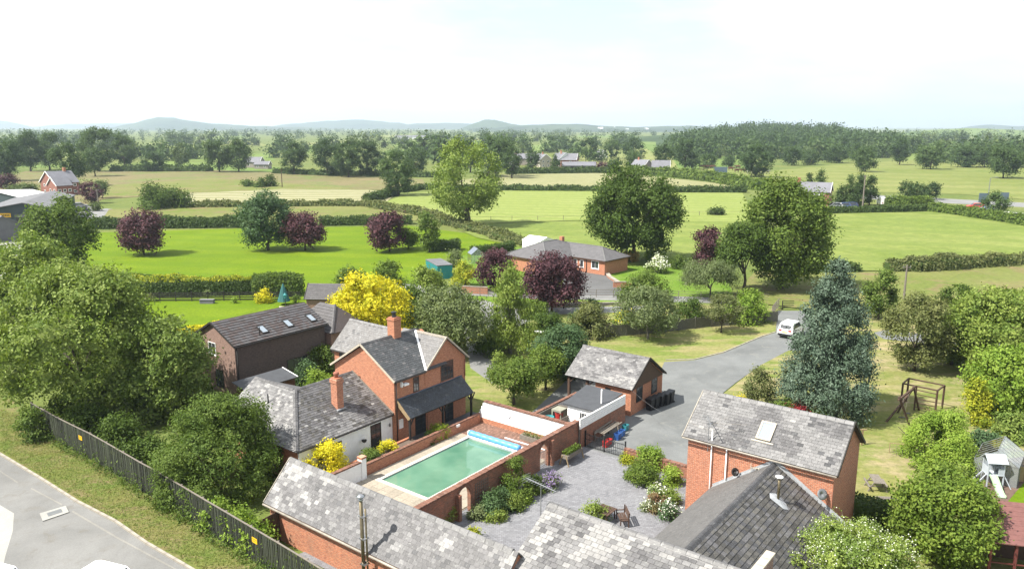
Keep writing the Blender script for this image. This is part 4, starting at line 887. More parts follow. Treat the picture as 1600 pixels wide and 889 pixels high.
# ---------------------------------------------------------------- garage by the drive
t = FT('garage', 'brick garage with streaky pale slate roof and dark timber gable by the drive', 'garage', 20.3, 7.4); of = off(t)
m = MB(of); m.prism([(20.35,0),(20.35,2.4),(22.95,4.2),(25.85,2.4),(25.85,0)], -7.35, -4.0, 0, 'y'); m.fix(m.build('wall', M['brick_house'], t))
m = MB(of); m.box(25.0,-4.0,0,25.85,-1.3,2.4); m.build('rear_wall', M['brick_house'], t)
E7, R7 = 2.38, 4.35; s7 = math.hypot(2.9, R7-E7)
rf = plane_slab(of, 'roof', [(20.05,-1.15,E7),(20.05,-7.6,E7),(22.95,-7.6,R7),(22.95,-1.15,R7)], .07, M['slate_mid'], t)
plane_slab(of, 'rear_roof', [(22.95,-1.15,R7-.002),(22.95,-7.6,R7-.002),(26.0,-7.6,E7-.1),(26.0,-1.15,E7-.1)], .07, M['slate_mid'], t)
def pick7(u, v, r):
    n = vnoise(u*1.1, v*2.2, 31) + r.uniform(-.25, .25); return 0 if n > .82 else 1 if n > .3 else 2
slates(rf, of, (20.03,-1.15,E7), (0,-1,0), (2.9,0,R7-E7), [(0,0),(6.45,0),(6.45,s7-.02),(0,s7-.02)], .26, .17, PALE, pick7, th=.018, rng=random.Random(18))
ridge_tiles(rf, of, (22.95,-1.1,R7+.01), (22.95,-7.6,R7+.01), M['slate_mid'], .16, .4, .11)
m = MB(of); m.prism([(20.5,2.2),(22.95,4.15),(25.8,2.2)], -7.42, -7.36, 0, 'y'); m.fix(m.build('gable_boarding', M['timber_brown'], t))
m = MB(of); m.bar((20.0,-7.62,2.34),(22.95,-7.62,4.36),.05,.14); m.bar((22.95,-7.62,4.36),(26.05,-7.62,2.24),.05,.14); m.build('bargeboard', M['timber_black'], t)
for c in (21.75, 24.35): window(t, of, 'y', c, -7.35, .9, 1.05, 1.35, 4, 3, M['metal_black'], nrm=-1)
window(t, of, 'x', -5.2, 20.35, 1.5, .5, .5, 2, 1, M['timber_black'], nrm=-1)
for x, y in ((20.35,-1.4),(20.35,-3.2)):
    m = MB(of); m.box(x-.1,y-.1,0,x+.1,y+.1,2.3); m.bar((x,y,1.7),(x,y-.6,2.28),.08,.09); m.build('post', M['timber_brown'], t)

# ================================================================== POOL, WALLS AND YARD
def water_m():
    m, t, o, b = _start('pool_water'); v = _vec(t)
    col = _ramp(t, _noise(t, v, 0.35, 3, 0.5), [(0.35, (0.06, 0.15, 0.10)), (0.7, (0.12, 0.225, 0.155))])
    t.links.new(col, b.inputs['Base Color']); b.inputs['Roughness'].default_value = 0.03; b.inputs['Specular IOR Level'].default_value = 0.75; b.inputs['IOR'].default_value = 1.33
    _bump(t, b, _noise(t, v, 2.2, 2, 0.5), 0.05, 0.03); return m
M['water'] = water_m()
M['paving'] = slate_m('pool_paving', (0.66, 0.58, 0.46), 0.12, (0.5, 0.44, 0.36), 0.85)
M['coping_pale'] = plain('pale_coping', (0.69, 0.65, 0.57), 0.8, 0.1, 3)
M['brick_floor'] = plain('brick_paving', (0.42, 0.25, 0.19), 0.9, 0.35, 6, bump=.3)
t = FT('swimming_pool', 'rectangular swimming pool of still green water with pale coping stones', 'swimming pool', -0.1, 0)
of = off(t); PL, PWD = 8.85, 4.25; zt = .16
m = MB(of); m.box(-.0,-PWD,-.0,PL,0,.002)
m.build('basin', M['lead'], t)
m = MB(of); m.face([(0,-PWD,.055),(PL,-PWD,.055),(PL,0,.055),(0,0,.055)]); m.build('water', M['water'], t)
m = MB(of); m.box(-.02,.0,.0,PL+.02,.03,zt-.01); m.box(-.02,-PWD-.03,0,PL+.02,-PWD,zt-.01); m.box(-.03,-PWD,0,0,0,zt-.01); m.box(PL,-PWD,0,PL+.03,0,zt-.01); m.build('pool_wall', plain('tiled_pool_wall', (0.42,0.5,0.55), .4, .15, 5), t)
cs = MB(); cs.box(.004,0,0,.596,.30,.06); csm = cs.mesh('coping_stone', M['coping_pale'])
def run(x, y, ang, n, L, me, name, par, z, wid=1):
    for i in range(n):
        o = link_mesh(name, me, par); o.scale = (L/n/.6, wid, 1); o.rotation_euler = (random.uniform(-.006,.006), random.uniform(-.006,.006), ang)
        o.location = Vector((x + math.cos(ang)*L*i/n, y + math.sin(ang)*L*i/n, z + random.uniform(-.004,.004))) - Vector(of)
run(0,0.0,0,15,PL,csm,'coping_stone',t,zt-.06); run(PL,-PWD,math.pi,15,PL,csm,'coping_stone',t,zt-.06)
run(0,-PWD-.3,math.pi/2,8,PWD+.6,csm,'coping_stone',t,zt-.06); run(PL,.3,-math.pi/2,8,PWD+.6,csm,'coping_stone',t,zt-.06)
# terrace slabs
tr = FT('pool_terrace', 'buff paving slab terrace wrapped round two sides of the green pool', 'terrace', -2, 0); of = off(tr)
m = MB(of); m.box(-4.0,-6.95,0,-.3,1.25,.085); m.box(-.3,.3,0,PL+.3,1.25,.085); m.box(-.3,-6.95,0,PL+.3,-PWD-.3,.085); m.build('bedding', M['cream'], tr)
ps = MB(); ps.box(.006,.006,0,.594,.594,.05); psm = ps.mesh('paving_slab', M['paving'])
def slabs(x0, y0, x1, y1, s):
    nx, ny = max(1, round((x1-x0)/s)), max(1, round((y1-y0)/s))
    for i in range(nx):
        for j in range(ny):
            o = link_mesh('paving_slab', psm, tr); o.scale = ((x1-x0)/nx/.6, (y1-y0)/ny/.6, 1)
            o.location = Vector((x0+(x1-x0)*i/nx, y0+(y1-y0)*j/ny, .09+random.uniform(-.004,.004))) - Vector(of)
slabs(-3.9,-6.9,-.31,1.2,.72); slabs(-.3,.31,PL+.3,1.2,.72); slabs(-.3,-6.9,PL+.3,-PWD-.31,.8)
bt = FT('brick_terrace', 'reddish brick paved strip between the pool cover roller and the white wall', 'terrace', 10, 2); of = off(bt)
m = MB(of); m.box(PL+.3,-7.15,0,11.8,1.15,.14); m.build('paving', M['brick_floor'], bt)
m = MB(of)
bmm = MB(); bmm.box(.004,.004,0,.211,.1,.02)
for i in range(11):
    for j in range(75):
        if random.random() < .93: xx = PL+.31+i*.235+(j % 2)*.1; yy = -7.1+j*.109; m.box(xx, yy, .14, min(xx+.225, 11.79), yy+.1, .15+random.uniform(0,.008))
tag(m.build('bricks', [slate_m('paving_brick', (0.40,0.22,0.16), .3, (0.5,0.36,0.28), .9)], bt), kind='stuff')
# blue cover on its roller
cv = FT('pool_cover_roller', 'rolled bright blue pool cover on a white roller along the far end of the pool', 'pool cover', 9.0, 0.1); of = off(cv)
M['blue'] = plain('blue_cover', (0.13, 0.42, 0.88), 0.45, 0.15, 3)
m = MB(of); pr = [(-4.55+.12*k, .19+.012*math.sin(k*1.7)) for k in range(39)]; m.tube([(9.12,-y_,.42) for y_ in [p[0]*-1 for p in []]] or [(9.12, -(-.05+.122*k), .40) for k in range(39)], [.235+.014*math.sin(k*1.3) for k in range(39)], 14); m.build('rolled_cover', M['blue'], cv, smooth=True)
for y in (.18, -4.85):
    m = MB(of); m.lathe((0,0,0), [(.001,0)], 3) if False else m.tube([(9.12,y-.03,.4),(9.12,y+.03,.4)], .2, 14); m.bar((8.95,y,.16),(9.12,y,.4),.06,.05); m.bar((9.3,y,.16),(9.12,y,.4),.06,.05); m.build('end_frame', M['white'], cv)
m = MB(of); m.poly([(8.93,.05,.27),(8.93,-4.7,.27),(8.84,-4.7,.2),(8.84,.05,.2)], [(0,1,2,3)]); m.build('hem', M['white'], cv)
# raised brick bed wall along the pool (stepped)
def coping(par, of, x0, y0, x1, y1, z, mat=None, w=.26, tilt=0, lift=.0, name='coping'):
    """brick-on-edge coping, every brick real"""
    m = MB(of); d = Vector((x1-x0, y1-y0, 0)); L = d.length; d.normalize(); s = Vector((-d.y, d.x, 0)); n = int(L/.085)
    for i in range(n):
        p = Vector((x0,y0,z)) + d*(L*i/n); h = .10 + random.uniform(-.012,.014); a = s*(w/2+random.uniform(-.012,.012))
        q = p + d*(L/n*.88); v = [p-a, q-a, q+a, p+a]; m.poly(v + [x+Vector((0,0,h)) for x in v], [(4,5,6,7),(0,1,5,4),(1,2,6,5),(2,3,7,6),(3,0,4,7)])
    tag(m.build(name, mat or M['coping_brick'], par), kind='stuff')
M['coping_brick'] = slate_m('coping_brick', (0.42, 0.20, 0.135), .35, (0.55, 0.46, 0.38), .9)
t = FT('planter_wall', 'long low red brick retaining wall between the pool terrace and the house', 'wall', -.5, -1.3); of = off(t)
m = MB(of); m.box(-.55,1.3,0,11.8,1.55,.78); m.build('wall', M['brick_house'], t)
m = MB(of); m.box(-.5,1.55,0,5.3,2.5,.62); m.build('planting_bed', M['soil'], t)
m = MB(of); m.box(-.5,2.5,0,5.3,2.7,.72); m.build('wall', M['brick_house'], t)
coping(t, of, -.55,1.42, 11.8,1.42,.78)
m = MB(of); m.box(4.0,1.29,.45,4.35,1.3,.6)
m = MB(of); m.box(8.9,1.2,.62,9.25,1.3,.8); m.build('notice_plate', M['white'], t)
t = FT('rendered_pillar_wall', 'short white rendered wall with a brick topped pillar behind the slate outbuilding', 'wall', -1, -1); of = off(t)
m = MB(of); m.box(-3.4,.95,0,-.6,1.2,1.35); m.box(-.85,.9,0,-.45,1.3,1.6); m.build('wall', M['render_white'], t)
coping(t, of, -3.4,1.07,-.85,1.07,1.35, w=.3); m = MB(of); m.box(-.88,.87,1.6,-.42,1.33,1.72); m.build('pillar_cap', M['brick_house'], t)
# white rendered far wall
t = FT('white_pool_wall', 'white rendered garden wall with ragged brick coping behind the pool roller', 'wall', 11.9, 0); of = off(t)
m = MB(of); m.box(11.82,-7.2,.55,12.05,.95,1.9); m.build('render', M['render_white'], t)
m = MB(of); m.box(11.80,-7.2,0,12.07,1.3,.55); m.build('wall', M['brick_house'], t)
m = MB(of)
for k in range(4): m.box(11.82,.95+k*.14,.55,12.05,1.09+k*.14,1.75-k*.28)
m.build('stepped_end', M['render_white'], t)
coping(t, of, 11.93,-7.25,11.93,.95,1.9, w=.34)
m = MB(of); m.tube([(11.79,-1.5,1.35),(11.76,-1.5,1.35)], .18, 12); m.tube([(11.78,-1.5,1.35),(11.74,-1.5,1.35)], .1, 10); m.build('wall_plaque', M['white'], t)
# tall brick wall between pool and courtyard, with two arched openings
t = FT('garden_wall', 'tall old red brick wall with two arched openings between the pool and courtyard', 'wall', -2.2, 7.4); of = off(t)
WY = -7.28
def wall_run(m, x0, x1, z1, openings):
    """wall along x with round-headed openings [(centre, width, spring height)]"""
    xs = x0
    for c, w, zs in openings:
        m.box(xs, WY-.13, 0, c-w/2, WY+.13, z1)
        n = 8; pts = [(c-w/2, z1)] + [(c + w/2*math.cos(math.pi-math.pi*k/n), zs + w/2*math.sin(math.pi*k/n)) for k in range(n+1)] + [(c+w/2, z1)]
        for k in range(1, len(pts)-2):
            a, b_ = pts[k], pts[k+1]; m.prism([a, b_, (b_[0], z1), (a[0], z1)], WY-.13, WY+.13, 0, 'y')
        xs = c + w/2
    m.box(xs, WY-.13, 0, x1, WY+.13, z1)
m = MB(of); wall_run(m, -4.6, 12.5, 2.05, [(-.15, 1.15, 1.3), (8.15, .95, 1.35)]); m.build('wall', M['brick_old'], t)
coping(t, of, -4.6,WY,12.5,WY,2.05, w=.4)
for c, w, zs in ((-.15,1.15,1.3),(8.15,.95,1.35)):
    m = MB(of); n = 14
    for k in range(n):
        a0 = math.pi*k/n+.02; a1 = math.pi*(k+1)/n-.02; r0, r1 = w/2-.005, w/2+.22
        v = [(c-r0*math.cos(a0), zs+r0*math.sin(a0)), (c-r0*math.cos(a1), zs+r0*math.sin(a1)), (c-r1*math.cos(a1), zs+r1*math.sin(a1)), (c-r1*math.cos(a0), zs+r1*math.sin(a0))]
        m.prism(v, WY-.16, WY+.15, 0, 'y')
    m.build('arch_bricks', M['coping_brick'], t)
m = MB(of); m.box(8.75,WY-.4,0,9.0,WY-.13,1.9); m.box(-.95,WY-.45,0,-.73,WY-.13,1.7); m.build('pier', M['brick_old'], t)
# iron gate in the far arch, wooden trellis on the wall
g = FT('arch_gate', 'narrow black iron gate in the far arched opening of the courtyard wall', 'gate', 8.15, 7.28); go = off(g)
for k in range(6):
    m = MB(go); x = 7.75+.16*k; m.box(x-.012,WY-.012,.05,x+.012,WY+.012,1.25); m.build('bar', M['metal_grey'], g)
m = MB(go); m.box(7.7,WY-.014,.15,8.6,WY+.014,.19); m.box(7.7,WY-.014,1.2,8.6,WY+.014,1.24); m.build('rail', M['metal_grey'], g)
tl = FT('trellis', 'square timber trellis fixed on the brick wall right of the near arch', 'trellis', 1.4, 7.45); to = off(tl)
for k in range(7): m = MB(to); x = .85+.2*k; m.box(x,WY-.17,.3,x+.03,WY-.14,1.75); m.build('lath', M['timber_grey'], tl)
for k in range(7): m = MB(to); z = .35+.22*k; m.box(.85,WY-.19,z,2.08,WY-.165,z+.03); m.build('lath', M['timber_grey'], tl)
# wall beyond carrying the white cladding
t = FT('yard_wall', 'lower brick wall beyond the iron gate carrying white ribbed cladding on top', 'wall', 12.6, 7.5); of = off(t)
m = MB(of); m.box(12.5,-7.62,0,19.0,-7.38,1.55); m.build('wall', M['brick_old'], t)
cl = FT('white_cladding', 'white horizontally ribbed sheet cladding screen above the yard wall', 'cladding', 12.6, 7.6); co_ = off(cl)
for k in range(5):
    m = MB(co_); z0 = 1.56+k*.16
    m.prism([(-7.64,z0),(-7.66,z0+.02),(-7.66,z0+.11),(-7.60,z0+.15),(-7.58,z0+.15),(-7.58,z0)], 12.3, 18.9, 0, 'x'); m.build('board', M['white'], cl)
for x in (12.4, 15.5, 18.8): m = MB(co_); m.box(x,-7.56,0.1,x+.08,-7.46,2.36); m.build('post', M['timber_grey'], cl)
# low garden wall (white faced) beyond, screen, table
t = FT('low_white_wall', 'low white faced wall with brick coping beside the lawn and the garage', 'wall', 12.1, -1); of = off(t)
m = MB(of); m.box(12.1,-2.4,0,20.2,-2.2,.95); m.build('wall', M['render_white'], t); coping(t, of, 12.1,-2.3,20.2,-2.3,.95, w=.28)
t = FT('log_store', 'open topped weathered timber enclosure holding a red and a teal container', 'enclosure', 14.4, 4); of = off(t)
for k in range(12): m = MB(of); y = -2.75-.17*k; m.box(13.9,y-.15,0.02,13.94,y,1.15); m.build('board', M['timber_grey'], t)
for k in range(16): m = MB(of); x = 13.94+.17*k; m.box(x,-4.84,0.02,x+.155,-4.8,1.15); m.build('board', M['timber_grey'], t)
m = MB(of); m.box(13.9,-2.75,.02,16.7,-2.7,1.1); m.box(16.66,-4.8,.02,16.7,-2.75,1.1); m.build('rear_panel', M['timber_grey'], t)
for nm, lb, a, b, c, h in (('storage_tub', 'red plastic tub inside the weathered timber enclosure', 15.6, 3.6, (0.6,0.05,0.04), .95), ('storage_tub', 'teal plastic tub inside the weathered timber enclosure', 14.7, 3.3, (0.05,0.33,0.36), .8)):
    o = FT(nm, lb, 'tub', a, b); m = MB(off(o)); m.lathe((a,-b,0), [(.24,0),(.34,h-.05),(.38,h),(.33,h),(.3,h-.12)], 12); m.build('body', plain(nm+lb[:3], c, .5, .1), o)
# black felt shed with white boards
t = FT('garden_shed', 'white boarded garden shed with black felt roof beside the garage', 'shed', 15.0, 4.6); of = off(t)
m = MB(of); m.prism([(-4.75,0),(-4.75,2.05),(-7.15,2.0),(-7.15,0)], 15.1, 18.9, 0, 'x'); m.build('wall', M['timber_grey'], t)
for k in range(9):
    m = MB(of); z = .12+k*.21; m.poly([(15.09,-4.75,z),(15.09,-7.1,z),(15.09,-7.1,z+.19),(15.09,-4.75,z+.19),(15.03,-4.75,z),(15.03,-7.1,z),(15.06,-7.1,z+.16),(15.06,-4.75,z+.16)], [(4,5,6,7),(0,4,7,3),(1,5,6,2),(0,1,5,4),(3,7,6,2)]); m.build('board', M['white'], t)
window(t, of, 'x', -6.4, 15.03, 1.1, 1.1, .6, 5, 1, M['white'], nrm=-1)
v = [(14.85,-4.45,2.12),(14.85,-7.4,2.12),(19.1,-7.3,2.34),(19.1,-3.9,2.34)]
m = MB(of); m.poly(v + [(x,y,z-.08) for x,y,z in v], [(0,1,2,3),(7,6,5,4),(0,4,5,1),(1,5,6,2),(2,6,7,3),(3,7,4,0)]); m.fix(m.build('roof', M['felt'], t))
fl = FT('flue', 'short white flue pipe rising through the black felt shed roof', 'flue', 16.4, 6.95, 2.2); m = MB(off(fl)); m.tube([(16.4,-6.95,2.2),(16.4,-6.95,3.3)], .06, 8); m.tube([(16.4,-6.95,3.1),(16.55,-6.9,3.25)], .06, 8); m.build('pipe', M['white'], fl)
hu = FT('heat_pump', 'grey green metal pump unit standing left of the white boarded shed', 'pump unit', 14.9, 3.9); o_ = off(hu)
m = MB(o_); m.box(15.4,-3.9,.18,16.3,-3.0,1.15); m.build('casing', plain('green_grey', (.36,.36,.28), .6), hu); m = MB(o_); m.box(15.37,-3.75,.3,15.4,-3.15,1.0); m.build('grille', M['metal_black'], hu)
m = MB(o_); m.box(15.45,-3.85,0,16.25,-3.7,.18); m.box(15.45,-3.2,0,16.25,-3.05,.18); m.build('foot', M['metal_black'], hu)
# iron gates
g = FT('driveway_gate', 'pair of low black iron bar gates between courtyard and drive', 'gate', 12.9, 7.6); go = off(g)
for y0, y1 in ((-7.75,-9.25),(-9.3,-10.95)):
    n = 11
    for k in range(n+1):
        y = y0+(y1-y0)*k/n; m = MB(go); m.box(12.99,y-.011,.06,13.01,y+.011,1.22-.22*math.sin(math.pi*k/n)); m.build('bar', M['metal_black'], g)
    for z in (.12,.62,1.0): m = MB(go); m.box(12.98,y1,z,13.02,y0,z+.035); m.build('rail', M['metal_black'], g)
for y in (-7.7,-9.28,-11.0): m = MB(go); m.box(12.95,y-.04,0,13.05,y+.04,1.3); m.build('post', M['metal_black'], g)
t = FT('courtyard_wall', 'low old brick wall with jagged upright coping between drive and courtyard shrubs', 'wall', 12.7, 11.1); of = off(t)
m = MB(of); m.box(12.6,-17.6,0,12.85,-11.1,.85); m.build('wall', M['brick_old'], t); coping(t, of, 12.72,-17.6,12.72,-11.1,.85, w=.3)
# wheelie bins
def wheelie(a, b, label, rot=0, col=None, gr=None):
    t = FT('wheelie_bin', label, 'wheelie bin', a, b, 0, gr); c = (0,0,0); t.rotation_euler.z += rot
    m = MB(); m.poly([(-.24,-.22,.08),(.24,-.22,.08),(.24,.22,.08),(-.24,.22,.08),(-.29,-.3,1.0),(.29,-.3,1.0),(.29,.32,1.0),(-.29,.32,1.0)], [(3,2,1,0),(4,5,6,7),(0,1,5,4),(1,2,6,5),(2,3,7,6),(3,0,4,7)]); m.box(-.31,-.32,.94,.31,.34,.99); m.build('body', col or M['plastic_black'], t)
    m = MB(); m.poly([(-.31,-.36,1.0),(.31,-.36,1.0),(.31,.36,1.06),(-.31,.36,1.06),(-.27,-.3,1.05),(.27,-.3,1.05),(.27,.3,1.12),(-.27,.3,1.12)], [(3,2,1,0),(4,5,6,7),(0,1,5,4),(1,2,6,5),(2,3,7,6),(3,0,4,7)]); m.build('lid', col or M['plastic_black'], t)
    for s in (-1,1): m = MB(); m.tube([(s*.25,.25,.1),(s*.31,.25,.1)], .1, 10); m.build('wheel', M['metal_black'], t)
    m = MB(); m.tube([(-.25,.38,1.0),(.25,.38,1.0)], .02, 5); m.build('handle', M['metal_black'], t)
    return t
bl = ['nearest black wheelie bin against the garage wall','second black wheelie bin from the near end of the garage row','third black wheelie bin from the near end of the garage row','black wheelie bin with a pale sticker, fourth along the garage wall','far end black wheelie bin at the garage back corner']
for i, l in enumerate(bl): wheelie(22.6+.66*i, 7.95+random.uniform(-.05,.05)+.12*i, l, -math.pi/2+random.uniform(-.1,.1), gr='wheelie bins along the garage wall')
# clutter by the yard wall: planks, red tubs, blue crates
t = FT('lumber_stack', 'pile of old weathered boards on a frame against the yard wall', 'boards', 15.0, 8.1); of = off(t)
for k in range(9): m = MB(of); x0 = 14.0+random.uniform(-.2,.2); y = -7.8-.09*k; m.bar((x0,y,.75+random.uniform(0,.12)),(x0+2.6,y+random.uniform(-.1,.1),.85+random.uniform(0,.12)),.08,.03); m.build('plank', M['timber_grey'], t)
for x in (14.2,16.2): m = MB(of); m.box(x,-8.6,0,x+.08,-8.5,.78); m.box(x,-7.8,0,x+.08,-7.7,.78); m.build('leg', M['timber_grey'], t)
for k, (lb, a, b, c, s) in enumerate([('red plastic tub nearest the iron gate by the yard wall',13.9,8.9,(.55,.03,.03),.5),('red plastic tub beside a leg of the board stack',14.4,8.85,(.55,.03,.03),.45),('blue plastic crate in front of the stacked boards',15.6,8.9,(.03,.1,.33),.55),('second blue crate further along the stacked boards',16.4,8.8,(.04,.14,.42),.5),('teal plastic box at the far end of the yard wall',17.5,8.5,(.04,.26,.3),.5)]):
    o = FT('plastic_tub', lb, 'tub', a, b); m = MB(); w = s*.5; m.poly([(-w*.8,-w*.6,.0),(w*.8,-w*.6,0),(w*.8,w*.6,0),(-w*.8,w*.6,0),(-w,-w*.8,s),(w,-w*.8,s),(w,w*.8,s),(-w,w*.8,s),(-w*.85,-w*.65,s),(w*.85,-w*.65,s),(w*.85,w*.65,s),(-w*.85,w*.65,s),(-w*.7,-w*.5,s*.4),(w*.7,-w*.5,s*.4),(w*.7,w*.5,s*.4),(-w*.7,w*.5,s*.4)],
        [(3,2,1,0),(0,1,5,4),(1,2,6,5),(2,3,7,6),(3,0,4,7),(4,5,9,8),(5,6,10,9),(6,7,11,10),(7,4,8,11),(8,9,13,12),(9,10,14,13),(10,11,15,14),(11,8,12,15),(12,13,14,15)]); m.build('body', plain('plastic'+str(k), c, .5, .1), o)
# raised planter on trestle legs by the wall
t = FT('raised_planter', 'long timber trough planter on splayed pale legs along the courtyard wall', 'planter', 9.9, 8.3); of = off(t)
m = MB(of); m.box(9.3,-8.6,.55,11.2,-8.0,.8); m.build('trough', M['timber_grey'], t)
for x in (9.3,11.2):
    for s in (-1,1): m = MB(of); m.bar((x,-8.3+s*.4,0),(x,-8.3+s*.15,.8),.07,.07); m.build('leg', M['timber_tan'], t)
# patio furniture in the courtyard
def bench(label, a, b, rot, w=1.3):
    t = FT('garden_bench', label, 'bench', a, b); t.rotation_euler.z += rot; wd = M['timber_brown']
    for k in range(4): m = MB(); y = -.22+.13*k; m.box(-w/2,y,.42,w/2,y+.1,.45); m.build('slat', wd, t)
    for k in range(3): m = MB(); m.box(-w/2,.27+.02*k,.55+.13*k,w/2,.3+.02*k,.65+.13*k); m.build('back_slat', wd, t)
    for s in (-1,1):
        for y in (-.22,.26): m = MB(); m.box(s*w/2-.03,y-.03,0,s*w/2+.03,y+.03,.62 if y < 0 else .95); m.build('leg', wd, t)
        m = MB(); m.box(s*w/2-.035,-.26,.6,s*w/2+.035,.28,.64); m.build('armrest', wd, t)
bp = FL(972, 818)
bench('slatted brown wooden bench standing behind the pale barn ridge', bp[0], bp[1], -2.4, 1.1)
bp = FL(945, 796, .7)
t = FT('garden_table', 'small brown wooden slatted table left of the courtyard bench', 'table', bp[0], bp[1]); of = (5.85, -14.6, 0)
for k in range(7): m = MB(of); y = -14.1-.15*k; m.box(5.3,y-.13,.68,6.4,y,.72); m.build('slat', M['timber_brown'], t)
for x in (5.35,6.3):
    for y in (-14.2,-15.0): m = MB(of); m.box(x,y-.03,0,x+.06,y+.03,.68); m.build('leg', M['timber_brown'], t)
# planting troughs by the white wall, green can
t = FT('planting_trough', 'low grey planting trough full of weeds before the white pool wall', 'trough', 11.2, 5); of = off(t)
m = MB(of); m.box(10.95,-6.0,.14,11.5,-3.2,.5); m.build('trough', M['timber_grey'], t); m = MB(of); m.box(10.4,-5.9,.15,10.46,-2.2,.22); m.build('edging_pole', M['white'], t)
t = FT('watering_can', 'green plastic watering can on the brick terrace by the wall', 'watering can', 10.9, 6.4, .15)
m = MB(); m.lathe((0,0,0), [(.16,0),(.17,.25),(.1,.32)], 10); m.build('body', plain('green_plastic', (.02,.3,.1), .5), t); m = MB(); m.tube([(.15,0,.08),(.4,0,.36)], .025, 6); m.build('spout', bpy.data.materials['green_plastic'], t)
m = MB(); m.tube([(-.15,0,.1),(-.26,0,.25),(-.05,0,.4),(.05,0,.33)], .016, 5); m.build('handle', bpy.data.materials['green_plastic'], t)

# ---------------------------------------------------------------- dark paling fence along the road
fb = [G(*p) for p in [(30,652),(52,668),(100,697),(150,723),(225,770),(250,784),(307,821),(411,887),(470,925),(560,985)]]
fb = [Vector(p) for p in fb]
tf = thing('road_fence', 'tall dark green stained paling fence running beside the road verge', 'fence', fb[1], 0); fo = Vector((fb[1].x, fb[1].y, 0))
pts = []; 
for i in range(1, len(fb)-1):
    L = (fb[i+1]-fb[i]).length; n = int(L/.145)
    for k in range(n): pts.append((fb[i].lerp(fb[i+1], k/n), (fb[i+1]-fb[i]).normalized()))
FH = 2.05
pm = MB(); pm.box(-.048,-.012,.04,.048,.012,FH); pme = pm.mesh('paling', M['fence_green'])
for i, (p, d) in enumerate(pts):
    if i < 300:
        o = link_mesh('paling', pme, tf); o.location = (p.x-fo.x, p.y-fo.y, random.uniform(-.02,.02)); o.rotation_euler = (random.uniform(-.01,.01), random.uniform(-.008,.008), math.atan2(d.y,d.x)); o.scale = (random.uniform(.85,1.05),1,random.uniform(.985,1.01))
for i in range(0, len(pts)-17, 17):
    p, d = pts[i]; q, _ = pts[min(i+17, len(pts)-1)]; s = Vector((-d.y, d.x)); 
    for z in (.35, 1.05, 1.75): m = MB(fo); m.bar((p.x+s.x*.05, p.y+s.y*.05, z), (q.x+s.x*.05, q.y+s.y*.05, z), .05, .09); m.build('rail', M['fence_green'], tf)
    m = MB(fo); m.bar((p.x+s.x*.1, p.y+s.y*.1, 0), (p.x+s.x*.1, p.y+s.y*.1, FH+.03), .1, .1); m.build('post', M['timber_grey'], tf)
    m = MB(fo); m.bar((p.x-.0, p.y, FH+.03), (q.x, q.y, FH+.03), .09, .03); m.build('capping', M['timber_grey'], tf)
M['sign_yellow'] = plain('yellow_sign', (0.75, 0.42, 0.01), .5, .05); 
for i, (px, py) in enumerate([(127,687),(398,846)]):
    # on the road face of the fence
    best = min(range(len(pts)), key=lambda k: abs(proj(pts[k][0].x, pts[k][0].y, 1.35)[0]-px)); p, d = pts[best]
    lb = ['yellow warning notice on the far stretch of the dark paling fence', 'yellow warning notice on the dark paling fence near the outbuilding'][i]
    s = thing('warning_notice', lb, 'sign', (p.x + d.y*.035, p.y - d.x*.035), 1.25, math.atan2(d.y,d.x)); m = MB(); m.box(-.24,-.006,0,.24,.006,.3); m.build('plate', M['sign_yellow'], s)
    m = MB(); m.box(-.2,-.01,.2,.2,-.006,.23); m.box(-.15,-.01,.1,.15,-.006,.12); m.prism([(-.19,.05),(-.13,.05),(-.16,.1)], -.01, -.006, 0, 'y'); m.build('lettering', M['metal_black'], s)

# ================================================================== VEGETATION
def lf(*a, **k): return leafm(*a, **k)
M['lf_ash'] = lf('leaf_ash', (0.10, 0.145, 0.024), (0.19, 0.235, 0.07), (0.07, 0.115, 0.02))
M['lf_dark'] = lf('leaf_oak', (0.035, 0.062, 0.012), (0.072, 0.112, 0.02), (0.05, 0.08, 0.014))
M['lf_mid'] = lf('leaf_mid', (0.062, 0.10, 0.016), (0.12, 0.165, 0.034), (0.05, 0.085, 0.016))
M['lf_light'] = lf('leaf_light', (0.115, 0.165, 0.030), (0.19, 0.235, 0.06), (0.08, 0.13, 0.028))
M['lf_lime'] = lf('leaf_lime', (0.13, 0.20, 0.025), (0.21, 0.28, 0.05), (0.10, 0.17, 0.02))
M['lf_yellow'] = lf('leaf_golden', (0.42, 0.36, 0.012), (0.60, 0.52, 0.03), (0.28, 0.29, 0.015))
M['lf_copper'] = lf('leaf_copper', (0.045, 0.020, 0.026), (0.105, 0.045, 0.055), (0.03, 0.016, 0.02), trans=.15)
M['lf_blue'] = lf('leaf_blue_spruce', (0.045, 0.074, 0.048), (0.115, 0.155, 0.115), (0.035, 0.058, 0.032), trans=.08)
M['lf_olive'] = lf('leaf_olive', (0.085, 0.10, 0.032), (0.15, 0.16, 0.065), (0.07, 0.09, 0.03))
M['lf_grey'] = lf('leaf_grey', (0.09, 0.12, 0.045), (0.165, 0.195, 0.095), (0.07, 0.10, 0.035))
M['lf_hedge'] = lf('leaf_hedge', (0.030, 0.055, 0.014), (0.07, 0.105, 0.028), (0.045, 0.07, 0.02))
M['lf_teal'] = lf('leaf_teal', (0.045, 0.085, 0.034), (0.095, 0.15, 0.07), (0.04, 0.07, 0.024))
M['lf_orange'] = lf('leaf_orange', (0.28, 0.17, 0.05), (0.36, 0.24, 0.09), (0.2, 0.17, 0.05))
M['lf_white'] = lf('blossom_white', (0.55, 0.56, 0.46), (0.72, 0.72, 0.62), (0.45, 0.5, 0.3), tint=0)
M['lf_lilac'] = lf('blossom_lilac', (0.16, 0.11, 0.25), (0.26, 0.19, 0.36), (0.14, 0.14, 0.15), tint=0)
